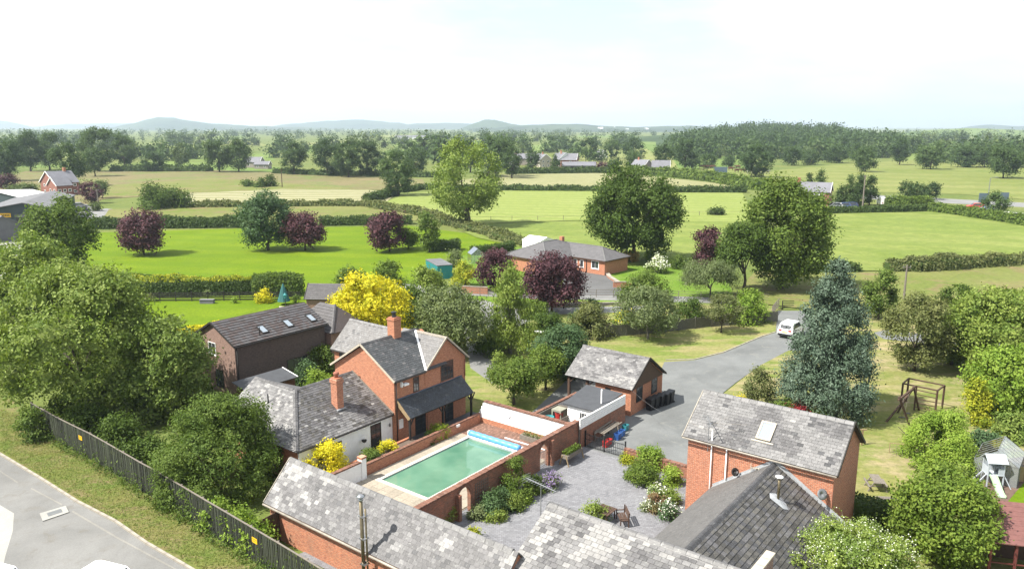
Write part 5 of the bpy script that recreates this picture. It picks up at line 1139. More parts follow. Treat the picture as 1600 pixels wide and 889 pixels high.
M['lf_red'] = lf('leaf_red', (0.14, 0.015, 0.02), (0.24, 0.03, 0.035), (0.08, 0.02, 0.02), tint=0)
M['lf_rust'] = lf('leaf_rust', (0.13, 0.07, 0.045), (0.2, 0.12, 0.07), (0.1,0.11,0.04), tint=0)
M['lf_far'] = lf('leaf_far', (0.035, 0.065, 0.022), (0.065, 0.10, 0.035), (0.05, 0.085, 0.026), tint=.6)
M['lf_far2'] = lf('leaf_far_light', (0.07, 0.10, 0.035), (0.11, 0.145, 0.055), (0.06, 0.09, 0.03), tint=.5)
M['lf_gold2'] = lf('leaf_golden_green', (0.20, 0.23, 0.02), (0.34, 0.33, 0.03), (0.12, 0.18, 0.02))
M['lf_dry'] = lf('dry_grass', (0.30, 0.26, 0.12), (0.40, 0.35, 0.18), (0.18, 0.2, 0.06), tint=0)

_ico = None
def ico():
    global _ico
    if _ico is None:
        t = (1 + 5**.5)/2; v = np.array([(-1,t,0),(1,t,0),(-1,-t,0),(1,-t,0),(0,-1,t),(0,1,t),(0,-1,-t),(0,1,-t),(t,0,-1),(t,0,1),(-t,0,-1),(-t,0,1)], float)
        v /= np.linalg.norm(v[0]); f = np.array([(0,11,5),(0,5,1),(0,1,7),(0,7,10),(0,10,11),(1,5,9),(5,11,4),(11,10,2),(10,7,6),(7,1,8),(3,9,4),(3,4,2),(3,2,6),(3,6,8),(3,8,9),(4,9,5),(2,4,11),(6,2,10),(8,6,7),(9,8,1)])
        _ico = (v, f)
    return _ico
def raw_mesh(name, V, F4=None, F3=None, mats=(), mi3=None, mi4=None):
    """fast mesh from numpy arrays of quads and triangles"""
    F4 = np.zeros((0,4), int) if F4 is None else F4; F3 = np.zeros((0,3), int) if F3 is None else F3
    me = bpy.data.meshes.new(name); me.vertices.add(len(V)); me.vertices.foreach_set('co', np.asarray(V, np.float32).ravel())
    idx = np.concatenate([F4.ravel(), F3.ravel()]).astype(np.int32); n4, n3 = len(F4), len(F3)
    me.loops.add(len(idx)); me.loops.foreach_set('vertex_index', idx); me.polygons.add(n4+n3)
    st = np.concatenate([np.arange(n4)*4, n4*4 + np.arange(n3)*3]).astype(np.int32); me.polygons.foreach_set('loop_start', st)
    me.polygons.foreach_set('loop_total', np.concatenate([np.full(n4, 4), np.full(n3, 3)]).astype(np.int32))
    for m in mats: me.materials.append(m)
    if mi4 is not None or mi3 is not None:
        me.polygons.foreach_set('material_index', np.concatenate([mi4 if mi4 is not None else np.zeros(n4), mi3 if mi3 is not None else np.zeros(n3)]).astype(np.int32))
    me.update(calc_edges=True); return me
def leaves(P, N, size, rng, asp=.55, droop=None, bend=0):
    """leaf quads at P facing N"""
    n = len(P); N = N/(np.linalg.norm(N, axis=1, keepdims=True)+1e-9); r = rng.normal(size=(n,3))
    if droop is not None: r = np.tile(np.array([0,0,-1.0]), (n,1)) + rng.normal(size=(n,3))*droop
    T = r - N*np.sum(r*N, axis=1, keepdims=True); T /= (np.linalg.norm(T, axis=1, keepdims=True)+1e-9); B = np.cross(N, T)
    s = (size*rng.uniform(.6, 1.35, n))[:,None]; a = T*s*.5; b = B*s*.5*asp
    V = np.stack([P-a, P+b-a*.1, P+a, P-b-a*.1], axis=1).reshape(-1,3); return V, np.arange(n*4).reshape(-1,4)
def crown_arrays(rng, R, lobes, lr, n, leaf, shape='round', up=.35, asp=.6, droop=None, core=.82, jit=.55, low=-1.0, spread=.80):
    """points of a crown: lobes spread through its volume, leaves over every lobe"""
    R = np.array(R, float); C = []; rad = []
    while len(C) < lobes:
        d = rng.normal(size=3); d /= np.linalg.norm(d)
        if shape == 'cone':
            h = rng.random()**.75; a = rng.uniform(0, 2*math.pi); rr = (1-h)**.7 * ((.72+.3*rng.random()) if rng.random() < .7 else .4*rng.random()); c = np.array([rr*math.cos(a), rr*math.sin(a), h*2-1]); q = lr*(.45+.75*(1-h))
        elif shape == 'column':
            a = rng.uniform(0, 2*math.pi); h = rng.uniform(-1, .95); rr = .5*math.sqrt(max(0.05, 1-abs(h)**3)); c = np.array([rr*math.cos(a), rr*math.sin(a), h*.85]); q = lr*(.7+.5*rng.random())
        elif shape == 'dome':
            d[2] = abs(d[2])*1.0 - .12; c = d*spread*rng.uniform(.75, 1.08); q = lr*(.7+.6*rng.random())
        else:
            if d[2] < low: continue
            c = d*spread*rng.uniform(.55 if rng.random() < .3 else .85, 1.08); q = lr*(.65+.65*rng.random())
        C.append(c); rad.append(q)
    C = np.array(C)*R; rm = np.array(rad)*min(R[0], R[1])*1.0; rz = np.minimum(rm, np.array(rad)*R[2]*1.5)
    cl = 9; nc = max(8, n//cl); w = rm**2; k = rng.choice(lobes, nc, p=w/w.sum()); d = rng.normal(size=(nc,3)); d /= np.linalg.norm(d, axis=1, keepdims=True)
    out_ = C[k]/R; out_ = out_/(np.linalg.norm(out_, axis=1, keepdims=True)+1e-6); d = d + out_*.5 + np.array([0,0,.15]); d /= np.linalg.norm(d, axis=1, keepdims=True)
    rr = np.where(rng.random(nc) < .14, rng.uniform(1.1, 1.38, nc), rng.uniform(.72, 1.12, nc))[:,None]; sc = np.stack([rm[k], rm[k], rz[k]], axis=1); P0 = C[k] + d*sc*rr
    keep = np.ones(nc, bool)
    for i in range(lobes):
        q = (P0 - C[i])/np.array([rm[i], rm[i], rz[i]]); keep &= ~((np.einsum('ij,ij->i', q, q) < .55) & (k != i))
    P0 = P0[keep]; d0 = d[keep]; tl_ = rng.normal(size=P0.shape)*.45
    P = np.repeat(P0, cl, axis=0) + rng.normal(size=(len(P0)*cl,3))*np.array([1,1,.7])*leaf*1.15; N = np.repeat(d0*.8+tl_, cl, axis=0) + rng.normal(size=P.shape)*jit*.8 + np.array([0,0,up])
    V, F = leaves(P, N, leaf, rng, asp, droop)
    # inner growth: larger, loosely turned sprays inside every lobe
    if core > 0:
        q = max(6, int(16*core)); kk = np.repeat(np.arange(lobes), q); dd = rng.normal(size=(len(kk),3)); dd /= np.linalg.norm(dd, axis=1, keepdims=True)
        PI_ = C[kk] + dd*np.stack([rm[kk], rm[kk], rz[kk]], axis=1)*rng.uniform(.1, .62, len(kk))[:,None]
        v2, f2 = leaves(PI_, dd + rng.normal(size=dd.shape)*.5, 1.0, rng, .8); ctr = np.repeat(PI_, 4, axis=0); v2 = ctr + (v2-ctr)*np.repeat(rm[kk]*core*1.05, 4)[:,None]; F = np.concatenate([F, f2+len(V)]); V = np.concatenate([V, v2])
    cf = np.zeros((0,3), int)
    return V, F, cf, C
def trunk_mb(h, r, limbs, rng, lean=0.0):
    m = MB(); pts = [(0,0,-.1)] + [(rng.normal()*lean*h*.05*i, rng.normal()*lean*h*.05*i, h*i/4) for i in range(1,5)]
    m.tube(pts, [r*1.25, r*.95, r*.85, r*.75, r*.55], 7)
    for c in limbs:
        st = Vector(pts[2]).lerp(Vector(pts[4]), rng.random()*.9); c = Vector(c); mid = st.lerp(c, .5) + Vector((rng.normal()*.05*h, rng.normal()*.05*h, .06*h))
        m.tube([st, mid, c], [r*.42, r*.27, r*.08], 5)
    return m
_cache = {}
def tree(name, label, cat, px, pyb, pyt, wpx, leafmat, n=9000, leaf=.28, lobes=34, lr=.36, bot=.22, shape='round', trunk='bark', group=None, seed=1, zr=None, tr=None, key=None, xy=None, h=None, w=None, dz=0, **kw):
    """a tree surveyed at (px, pyb), top seen at pyt, crown wpx pixels wide; bot = height where the crown starts, as a share"""
    p = xy or G(px, pyb); dist = math.hypot(p[0], p[1]); h = h or tall(px, pyb, pyt); w = w or wpx/FPX*math.hypot(p[1], HC)*1.02
    rng = np.random.default_rng(seed); t = thing(name, label, cat, p, dz, 0, group)
    rx = w/2*.87; rz = h*(1-bot)/2*.97; cz = h*bot + h*(1-bot)/2
    V, F, T3, C = crown_arrays(rng, (rx, rx, rz), lobes, lr, n, leaf, shape, **kw)
    V = V + np.array([0,0,cz]); V[:,2] = np.maximum(V[:,2], .05)
    me = raw_mesh('crown', V, F, T3, [leafmat]); link_mesh('crown', me, t)
    r = tr or max(.07, h*.022); li = sorted((tuple(c*.9 + np.array([0,0,cz])) for c in C), key=lambda c: c[2])[::max(1, len(C)//9)][:9]
    trunk_mb(max(h*bot*1.3, h*.35), r, li, rng, .3).build('trunk', M[trunk], t, smooth=True)
    t.rotation_euler.z = 0; return t
def bush(name, label, px, pyb, pyt, wpx, leafmat, n=2600, leaf=.16, lobes=16, lr=.42, cat='shrub', flower=None, nf=0, fs=.12, seed=1, group=None, depth=1.0, **kw):
    p = kw.pop('xy', None) or G(px, pyb); h = kw.pop('h', None) or tall(px, pyb, pyt); w = kw.pop('w', None) or wpx/FPX*math.hypot(p[1], HC); rng = np.random.default_rng(seed); z0 = kw.pop('z', 0)
    p = (p[0], p[1] + w*kw.pop('shift', .25))
    t = thing(name, label, cat, p, z0, 0, group); rx = w/2*.90
    V, F, T3, C = crown_arrays(rng, (rx*.93, rx*.93*depth, h*.86), lobes, lr, n, leaf, kw.pop('shape', 'dome'), **kw); V = V + np.array([0,0,h*.1]); V[:,2] = np.maximum(V[:,2], .03)
    link_mesh('foliage', raw_mesh('foliage', V, F, T3, [leafmat]), t)
    if flower:
        k = rng.choice(len(F), nf); P = V[F[k,0]]; P = P[P[:,2] > h*.3] + rng.normal(size=(len(P[P[:,2] > h*.3]),3))*.04
        v2, f2 = leaves(P + np.array([0,0,.05]), rng.normal(size=P.shape)*.5+np.array([0,-.3,1]), fs, rng, 1.0); tag(link_mesh('blossom', raw_mesh('blossom', v2, f2, None, [flower]), t), kind='stuff')
    m = MB(); [m.tube([(0,0,0),(rng.normal()*.2*w,rng.normal()*.2*w,h*.5)], [.05,.02], 5) for _ in range(5)]; m.build('stem', M['bark'], t)
    return t
def hedge(name, label, pts, width, height, leafmat, dens=26, leaf=.2, top=None, seed=1, cat='hedge', rag=.12, world=False, kind=None):
    """clipped hedge along a surveyed line: leafy skin over a dense body"""
    P = [Vector(p) if world else Vector(G(*p)) for p in pts]; rng = np.random.default_rng(seed); o0 = P[0].copy()
    t = thing(name, label, cat, o0, 0); Vs = []; Ns = []; cb = MB(); 
    amp = min(.45, rag*.9/max(height, .5)) + .03
    def hv(u, k=0): return 1 + amp*(.5*np.sin(u*.37+seed+k) + .35*np.sin(u*.93+2.1*seed+k) + .3*np.sin(u*2.3+3.3*seed+k))
    U0 = 0.0
    for i in range(len(P)-1):
        a, b = P[i], P[i+1]; d = b-a; L = d.length; d = d.normalized(); s = Vector((-d.y, d.x)); n = min(26000, int(L*(2*height+width)*1.9/(leaf*leaf*.42)))
        u = rng.random(n)*(L+.2); q = rng.random(n)*(2*height+width); side = np.where(q < height, 1.0, np.where(q < height+width, 0.0, -1.0))
        hh = hv(u+U0); ww = hv(u+U0, 5)
        off_ = np.where(side == 1, width/2, np.where(side == -1, -width/2, q-height-width/2)); z = np.where(side == 0, height, np.where(side == 1, q, 2*height+width-q))
        f_ = z/height; top_ = np.clip((f_-.7)/.3, 0, 1); rnd = 1-.35*top_*min(1, rag*2.2); off_ = off_*ww*(1.05-.12*f_)*rnd + rng.normal(size=n)*leaf*.45; z = z*hh + rng.normal(size=n)*leaf*.4 - (np.abs(off_)/(width*.5))**2*np.where(side == 0, 1, 0)*height*.18*min(1, rag*2.2)
        p = np.stack([a.x-o0.x + d.x*u + s.x*off_, a.y-o0.y + d.y*u + s.y*off_, np.maximum(z, .05)], axis=1)
        nn = np.stack([s.x*side, s.y*side, np.where(side == 0, 1.0, .25)], axis=1) + rng.normal(size=(n,3))*.55; Vs.append(p); Ns.append(nn)
        k = max(2, int(L/.9)); vv_ = []; ff_ = []
        for j in range(k+1):
            c = a + d*(L*j/k) - o0; h2 = height*.84*float(hv(L*j/k+U0)); w2 = width*.40*float(hv(L*j/k+U0, 5))
            for sg, z in ((-1,0),(-.95,h2*.8),(-.55,h2),(.55,h2),(.95,h2*.8),(1,0)): vv_.append((c.x+s.x*w2*sg, c.y+s.y*w2*sg, z))
            if j: o_ = (j-1)*6; ff_ += [(o_+m_, o_+m_+1, o_+m_+7, o_+m_+6) for m_ in range(5)]
        ff_ += [(5,4,3,2,1,0), tuple(range(k*6, k*6+6))]; cb.poly(vv_, ff_); U0 += L
    V, F = leaves(np.concatenate(Vs), np.concatenate(Ns), leaf, rng, .7)
    mats = [leafmat]; mi = None
    if top: mats.append(top); zc = V[F].mean(axis=1)[:,2]; mi = ((zc > height*.80) & (rng.random(len(F)) < .85)).astype(int)
    link_mesh('foliage', raw_mesh('foliage', V, F, None, mats, mi4=mi), t); cb.build('inner_growth', M['lf_hedge'] if leafmat is not M['lf_yellow'] else M['lf_gold2'], t)
    return t

M['lf_elder'] = lf('leaf_elder', (0.085, 0.135, 0.018), (0.155, 0.205, 0.035), (0.06, 0.10, 0.016))
# ---- near left
tree('ash_tree', 'largest ash tree filling the left edge, light feathery green crown above the dark fence', 'tree', 128, 650, 412, 262, M['lf_ash'], n=42000, leaf=.25, lobes=54, lr=.28, bot=.0, seed=11, spread=.78, jit=.7, tr=.3)
tree('ash_tree', 'smaller ash crown leaning right towards the brown tiled house gable', 'tree', 262, 652, 498, 150, M['lf_ash'], n=19000, leaf=.26, lobes=44, lr=.30, bot=.0, seed=12, jit=.7, tr=.2)
tree('ash_tree', 'broad olive green tree left of the bright field behind the largest ash', 'tree', 62, 540, 366, 155, M['lf_light'], n=16000, leaf=.32, lobes=44, lr=.28, bot=.08, seed=13, jit=.7)
tree('field_maple', 'dark green tree with pale new growth standing before the grey workshop', 'tree', 102, 440, 306, 104, M['lf_mid'], n=13000, leaf=.4, lobes=40, lr=.3, bot=.06, seed=14)
bush('hawthorn', 'huge dense hawthorn bush between the dark fence and the annexe', 325, 792, 604, 222, M['lf_mid'], n=50000, leaf=.15, lobes=52, lr=.29, seed=15, cat='bush', spread=.8)
bush('elder_bush', 'brownish green bush at the very left edge under the broad olive tree', 8, 610, 470, 70, M['lf_olive'], n=4500, leaf=.2, seed=16, cat='bush')
bush('young_elder', 'ragged green sapling on the verge outside the far end of the fence', 48, 690, 628, 60, M['lf_mid'], n=2600, leaf=.2, seed=17)
for i, (x, y, w, tp) in enumerate([(330,800,55,775),(362,818,55,792),(392,836,50,806)]):
    bush('ivy', ['bright ivy tumbling over the fence top, upper left clump','bright ivy on the fence top, middle clump','bright ivy on the fence top nearest the yellow notice'][i], x+8, y+35, tp, w, M['lf_lime'], n=1900, leaf=.16, seed=20+i, cat='climber', h=2.5)
wd = []; rng = np.random.default_rng(5)
for i in range(900):
    k = rng.integers(0, len(pts)); p, d = pts[k]; o_ = rng.uniform(.02, .55)**1.0; P_ = (p.x+d.y*o_, p.y-d.x*o_, 0); cnt = 6
    for _ in range(cnt): wd.append((P_[0]+rng.normal()*.08, P_[1]+rng.normal()*.08, abs(rng.normal())*(.35 if rng.random() < .8 else .9)*(1-o_*.9)))
wd = np.array(wd); V, F = leaves(wd, rng.normal(size=wd.shape)+np.array([0,-.5,.5]), .14, rng, .5)
tag(link_mesh('weeds', raw_mesh('weeds', V, F, None, [M['lf_mid']])), kind='stuff')
for i, (x, y, tp, w) in enumerate([(88,672,622,60),(135,690,634,70),(182,712,652,66),(222,745,686,60),(262,765,705,64),(300,640,590,60)]):
    bush('understory_bush', ['dark undergrowth behind the far end of the paling fence','dark undergrowth below the largest ash by the yellow notice','dense undergrowth in the shade between ash and hawthorn','leafy undergrowth at the left foot of the hawthorn','undergrowth in front of the hawthorn right behind the fence','low shrubs at the foot of the brown tiled house gable'][i], x, y-8, tp, w, M['lf_dark'], n=5200, leaf=.2, lobes=24, seed=180+i, cat='bush')
# verge tufts
P_ = []; vg = [G(*q) for q in [(0,640),(50,655),(200,752),(330,842),(430,905),(330,898),(230,844),(120,778),(0,704)]]
import itertools
def in_poly(x, y, poly):
    c = False; j = len(poly)-1
    for i in range(len(poly)):
        if ((poly[i][1] > y) != (poly[j][1] > y)) and (x < (poly[j][0]-poly[i][0])*(y-poly[i][1])/(poly[j][1]-poly[i][1])+poly[i][0]): c = not c
        j = i
    return c
def scatter(poly, n, rng):
    xs = [p[0] for p in poly]; ys = [p[1] for p in poly]; r = []
    while len(r) < n:
        x, y = rng.uniform(min(xs), max(xs)), rng.uniform(min(ys), max(ys))
        if in_poly(x, y, poly): r.append((x, y))
    return np.array(r)
s_ = scatter(vg, 16000, rng); P_ = np.column_stack([s_, np.full(len(s_), .05+_zc*0) + rng.random(len(s_))*.06]); V, F = leaves(P_, rng.normal(size=P_.shape)*.6+np.array([0,-.4,.5]), .11, rng, .35)
M['lf_grass'] = lf('grass_blade', (0.09, 0.13, 0.025), (0.15, 0.18, 0.045), (0.2, 0.17, 0.07), tint=0)
tag(link_mesh('grass_tufts', raw_mesh('grass_tufts', V, F, None, [M['lf_grass']])), kind='stuff')

# ---- field trees on the bright lawn
tree('copper_beech', 'round copper beech standing alone at the left of the bright green field', 'tree', 225, 398, 334, 66, M['lf_copper'], n=8000, leaf=.42, lobes=32, bot=.12, seed=31)
tree('field_maple', 'tall grey-green maple left of its copper neighbour on the bright field', 'tree', 419, 391, 302, 80, M['lf_teal'], n=11000, leaf=.42, lobes=38, bot=.06, seed=32)
tree('copper_beech', 'copper beech tucked against the tall grey-green maple in the bright field', 'tree', 477, 391, 333, 62, M['lf_copper'], n=8000, leaf=.42, lobes=32, bot=.15, seed=33)
tree('copper_beech', 'copper beech in the middle of the bright field beside a green sapling', 'tree', 609, 393, 335, 60, M['lf_copper'], n=8000, leaf=.42, lobes=30, bot=.15, seed=34)
tree('young_tree', 'small bushy green sapling just right of the middle copper beech', 'tree', 638, 389, 357, 28, M['lf_mid'], n=2500, leaf=.4, lobes=16, bot=.15, seed=35)
tree('young_tree', 'slender upright young green tree at the right of the bright field', 'tree', 671, 394, 330, 36, M['lf_mid'], n=3600, leaf=.4, lobes=20, bot=.12, seed=36, shape='column')
bush('elder_bush', 'large dark oval bush beyond the field hedge at the upper left', 248, 327, 289, 92, M['lf_dark'], n=9000, leaf=.55, lobes=34, lr=.32, seed=37, cat='bush')
for i, (x, b, tp, w, l) in enumerate([(385,292,281,18,'small low bush in the hay field, left of three'),(407,293,278,18,'small rounded bush in the hay field, middle of three'),(422,292,270,15,'taller narrow bush in the hay field, right of three')]):
    bush('hawthorn', l, x, b, tp, w, M['lf_dark'], n=1200, leaf=.6, seed=38+i, cat='bush')
bush('gorse', 'dark low bush alone in the pale field left of the great sycamore', 1122, 337, 326, 27, M['lf_hedge'], n=1600, leaf=.4, seed=41, cat='bush')
# ---- hedges
hedge('hedge', 'long dark clipped hedge along the back of the bright field, left stretch', [(143,357),(250,356),(382,355)], 3.2, 2.3, M['lf_hedge'], leaf=.45, seed=2, rag=.35)
hedge('hedge', 'dark field hedge right of the grey-green maple behind the bright field', [(500,352),(570,351),(643,350)], 3, 1.9, M['lf_hedge'], leaf=.45, seed=3, rag=.3)
hedge('hedge', 'rough hedge curving from the pale ash tree down towards the bungalow', [(700,350),(730,357),(770,368),(812,382),(850,388)], 4.0, 1.3, M['lf_olive'], leaf=.5, seed=4, rag=.5)
hedge('hedge', 'hedge running along the lower edge of the cut hay rows', [(300,324),(400,323),(500,322),(570,322),(660,336),(700,349)], 3.5, 1.5, M['lf_olive'], leaf=.6, seed=5, rag=.5)
hedge('hedge', 'dark short hedge slanting beside the young ash in the middle distance', [(573,317),(600,309),(618,304)], 3.5, 2.2, M['lf_hedge'], leaf=.6, seed=6, rag=.4)
hedge('hedge', 'hedge behind the pale ash tree between hay and pale field', [(625,301),(660,296),(700,298),(800,298),(960,299)], 3, 1.7, M['lf_hedge'], leaf=.7, seed=7, rag=.4)
hedge('hedge', 'straight dark hedge right of the great oak below the cut hay', [(1030,301),(1100,301),(1165,301)], 3, 2.0, M['lf_hedge'], leaf=.7, seed=8, rag=.3)
hedge('hedge', 'long thin hedge under the far trees at the top of the brown meadow', [(175,268),(250,268),(330,268)], 5, 2.6, M['lf_hedge'], leaf=1.2, seed=9, rag=.5)
hedge('hedge', 'hedge beyond the brown meadow beneath the oak cluster', [(430,271),(520,275),(600,275),(700,278)], 4, 2.0, M['lf_hedge'], leaf=1.0, seed=10, rag=.5)
hedge('hedge', 'hedge along the top of the far cut hay field by the farm', [(790,272),(870,271),(970,270)], 4, 2.4, M['lf_hedge'], leaf=1.0, seed=11, rag=.4)
hedge('hedge', 'broad overgrown hedge slanting from the far farm to the road sign', [(985,272),(1060,277),(1120,284),(1160,292),(1190,297)], 7, 3.2, M['lf_mid'], leaf=1.1, seed=12, rag=.9)
hedge('hedge', 'neat hedge in front of the roadside house garden', [(1285,334),(1380,332),(1455,329)], 2.0, 1.6, M['lf_hedge'], leaf=.5, seed=13, rag=.15)
hedge('hedge', 'tall clipped bright green hedge right of the roadside house', [(1382,323),(1420,324),(1452,323)], 3.5, 2.9, M['lf_mid'], leaf=.5, seed=14, rag=.2)
hedge('hedge', 'long field hedge sloping down to the right edge below the road', [(1458,330),(1500,336),(1560,345),(1660,361)], 4, 2.1, M['lf_mid'], leaf=.5, seed=15, rag=.35)
hedge('hedge', 'ragged hedge below the large right field behind the blue spruce', [(1250,421),(1300,424),(1340,423)], 2.2, 1.2, M['lf_hedge'], leaf=.4, seed=16, rag=.4)
hedge('hedge', 'thick bramble hedge with dry stems right of the telegraph pole', [(1385,422),(1430,423),(1470,421),(1500,418)], 3.5, 2.0, M['lf_olive'], leaf=.35, seed=17, rag=.6)
hedge('hedge', 'field hedge running off the right edge below the large field', [(1495,419),(1540,416),(1600,411),(1680,406)], 3, 1.6, M['lf_olive'], leaf=.38, seed=18, rag=.6)
hedge('hedge', 'dark conifer hedge with golden top behind the neighbour lawn', [(205,462),(300,461),(395,459)], 2.0, 2.6, M['lf_hedge'], leaf=.24, top=M['lf_gold2'], seed=19, rag=.35)
hedge('hedge', 'square ended green hedge right of the golden topped hedge', [(397,462),(440,461),(473,460)], 2.4, 2.9, M['lf_mid'], leaf=.26, seed=20, rag=.2)
hedge('hedge', 'low golden hedge along the front of the neighbour lawn', [(262,535),(300,527),(345,516)], 1.5, 1.1, M['lf_yellow'], leaf=.2, seed=21, rag=.2)
hedge('hedge', 'dark clipped hedge beside the slender tree at the field corner', [(674,392),(695,391),(717,390)], 2.4, 1.9, M['lf_hedge'], leaf=.3, seed=22, rag=.1)
hedge('hedge', 'long clipped hedge behind the glasshouse left of the bungalow', [(735,398),(770,396),(800,391)], 1.6, 1.5, M['lf_hedge'], leaf=.3, seed=23, rag=.1)
hedge('hedge', 'clipped green garden hedge under the large copper tree', [(815,497),(852,499)], 1.8, 2.0, M['lf_mid'], leaf=.22, seed=24, rag=.1)
# ---- garden, middle distance
tree('golden_robinia', 'brilliant yellow robinia behind the farmhouse chimney', 'tree', 585, 548, 428, 138, M['lf_yellow'], n=20000, leaf=.26, lobes=52, lr=.27, bot=.10, seed=51, spread=.8)
tree('silver_pear', 'round grey-green willow-leaved tree right of the farmhouse', 'tree', 705, 555, 452, 120, M['lf_grey'], n=17000, leaf=.24, lobes=42, lr=.3, bot=.06, seed=52, jit=.8)
tree('young_tree', 'light green tree just behind and right of the yellow robinia', 'tree', 668, 490, 412, 52, M['lf_light'], n=6500, leaf=.3, lobes=26, lr=.34, bot=.1, seed=53)
tree('rowan', 'small green tree between the yellow robinia and the bright field', 'tree', 612, 470, 408, 44, M['lf_mid'], n=4000, leaf=.34, lobes=20, bot=.15, seed=54)
tree('rowan', 'small green tree left of the yellow robinia behind the garden building', 'tree', 548, 470, 422, 40, M['lf_mid'], n=3600, leaf=.34, lobes=18, bot=.15, seed=55)
tree('weeping_birch', 'tall weeping birch with drooping light green branches before the copper tree', 'tree', 797, 552, 412, 74, M['lf_light'], n=15000, leaf=.30, lobes=46, lr=.34, bot=.10, shape='cone', droop=.25, seed=56, trunk='bark_pale', asp=.35, up=0)
tree('copper_beech', 'narrow copper tree left of the weeping birch top', 'tree', 775, 455, 392, 60, M['lf_copper'], n=7000, leaf=.3, lobes=28, bot=.08, seed=57)
tree('copper_beech', 'wide spreading copper plum tree in front of the bungalow', 'tree', 862, 487, 401, 108, M['lf_copper'], n=15000, leaf=.28, lobes=46, lr=.28, bot=.18, seed=58)
bush('golden_shrub', 'rounded golden green shrub beside the teal container', 725, 450, 399, 45, M['lf_gold2'], n=5000, leaf=.22, lobes=26, lr=.32, seed=59)
bush('variegated_shrub', 'pale variegated shrub between the teal container and glasshouse', 711, 418, 384, 26, M['lf_grey'], n=1600, leaf=.25, seed=60)
bush('laurel_bush', 'bright green upright shrub beside the narrow copper tree', 753, 420, 402, 18, M['lf_lime'], n=1000, leaf=.22, seed=61)
tree('great_oak', 'great dark green oak standing behind the bungalow', 'tree', 990, 408, 270, 152, M['lf_dark'], n=30000, leaf=.42, lobes=52, lr=.27, bot=.07, seed=62, spread=.8, core=1.0)
tree('sycamore', 'very large spreading sycamore right of centre above the blue spruce', 'tree', 1220, 452, 280, 150, M['lf_mid'], n=30000, leaf=.40, lobes=50, lr=.28, bot=.06, seed=63, spread=.8)
tree('cypress', 'dark drooping cypress at the left foot of the large sycamore', 'tree', 1163, 458, 342, 84, M['lf_dark'], n=14000, leaf=.34, lobes=40, lr=.32, bot=.03, seed=64, shape='dome', droop=.3)
tree('copper_beech', 'small copper tree peeping out left of the dark cypress', 'tree', 1105, 418, 360, 56, M['lf_copper'], n=6500, leaf=.34, lobes=26, bot=.08, seed=65)
tree('weeping_willow', 'low weeping tree with trailing grey-green branches over the lane', 'tree', 1110, 466, 405, 88, M['lf_grey'], n=12000, leaf=.30, lobes=38, lr=.3, bot=.02, shape='dome', droop=.12, asp=.3, seed=66, up=0)
bush('laurel_bush', 'broad bright green laurel mound between the forecourt and the grey tree', 1010, 474, 428, 98, M['lf_mid'], n=9000, leaf=.22, lobes=40, lr=.27, seed=67)
bush('cherry_laurel', 'fresh green shrub behind the white flowered bush', 1022, 410, 390, 40, M['lf_lime'], n=2200, leaf=.28, seed=68)
bush('elder_flower_bush', 'shrub covered in white blossom on the bungalow lawn edge', 1028, 428, 400, 36, M['lf_light'], n=2400, leaf=.2, flower=M['lf_white'], nf=900, fs=.25, seed=69)
bush('orange_shrub', 'orange tinted shrub at the right end of the bungalow', 985, 411, 388, 30, M['lf_orange'], n=1800, leaf=.25, seed=70)
bush('garden_shrub', 'low green shrub right of the white flowered bush', 1062, 420, 402, 40, M['lf_mid'], n=1800, leaf=.25, seed=71)
tree('apple_tree', 'spreading grey-green ornamental tree with short trunk on the dry lawn', 'tree', 1012, 530, 452, 108, M['lf_grey'], n=13000, leaf=.22, lobes=44, lr=.25, bot=.22, seed=72, core=.5, trunk='bark_pale', jit=.8)
bush('juniper', 'dark flat layered juniper behind the timber fence', 1078, 500, 462, 62, M['lf_dark'], n=5000, leaf=.22, lobes=26, lr=.3, seed=73)
tree('crab_apple', 'small olive brown tree on a thin trunk by the timber fence', 'tree', 1127, 520, 463, 58, M['lf_olive'], n=5500, leaf=.2, lobes=26, lr=.3, bot=.25, seed=74, tr=.1, core=.5)
bush('philadelphus', 'bright lime green rounded shrub near the drive entrance', 1172, 508, 451, 74, M['lf_lime'], n=8500, leaf=.22, lobes=36, lr=.3, seed=75)
bush('tamarisk', 'brownish green shrub mass behind the timber fence left end', 925, 530, 472, 82, M['lf_olive'], n=7500, leaf=.22, lobes=32, lr=.3, seed=76)
bush('yellow_broom', 'shrub with soft yellow flowers beside the grey-green lawn tree', 975, 520, 482, 44, M['lf_light'], n=2800, leaf=.2, flower=M['lf_yellow'], nf=350, fs=.2, seed=77)
bush('conifer_shrub', 'small rounded conifer before the sunny strip of lawn', 925, 489, 462, 22, M['lf_teal'], n=1500, leaf=.2, seed=78)
bush('mahonia', 'dark green shrub right of the weeping birch', 857, 530, 484, 52, M['lf_dark'], n=4200, leaf=.22, lobes=24, seed=79)
bush('teal_shrub', 'bluish green spreading shrub behind the bushy apple tree', 905, 520, 487, 40, M['lf_teal'], n=2600, leaf=.22, seed=80)
tree('apple_tree', 'large bushy fruit tree immediately behind the garage ridge', 'tree', 880, 590, 508, 102, M['lf_teal'], n=15000, leaf=.2, lobes=44, lr=.27, bot=.05, seed=81)
tree('apple_tree', 'fruit tree with slender trunk left of the garage posts', 'tree', 853, 609, 548, 66, M['lf_mid'], n=8000, leaf=.19, lobes=30, lr=.3, bot=.28, seed=82, tr=.11)
tree('apple_tree', 'fruit tree with forked trunk on the lawn beyond the white wall', 'tree', 803, 632, 562, 90, M['lf_mid'], n=11000, leaf=.2, lobes=34, lr=.27, bot=.32, seed=83, tr=.13)
bush('laurel_bush', 'dark shrub at the foot of the grey-green tree beside the farmhouse', 760, 560, 528, 48, M['lf_dark'], n=3600, leaf=.18, seed=84)
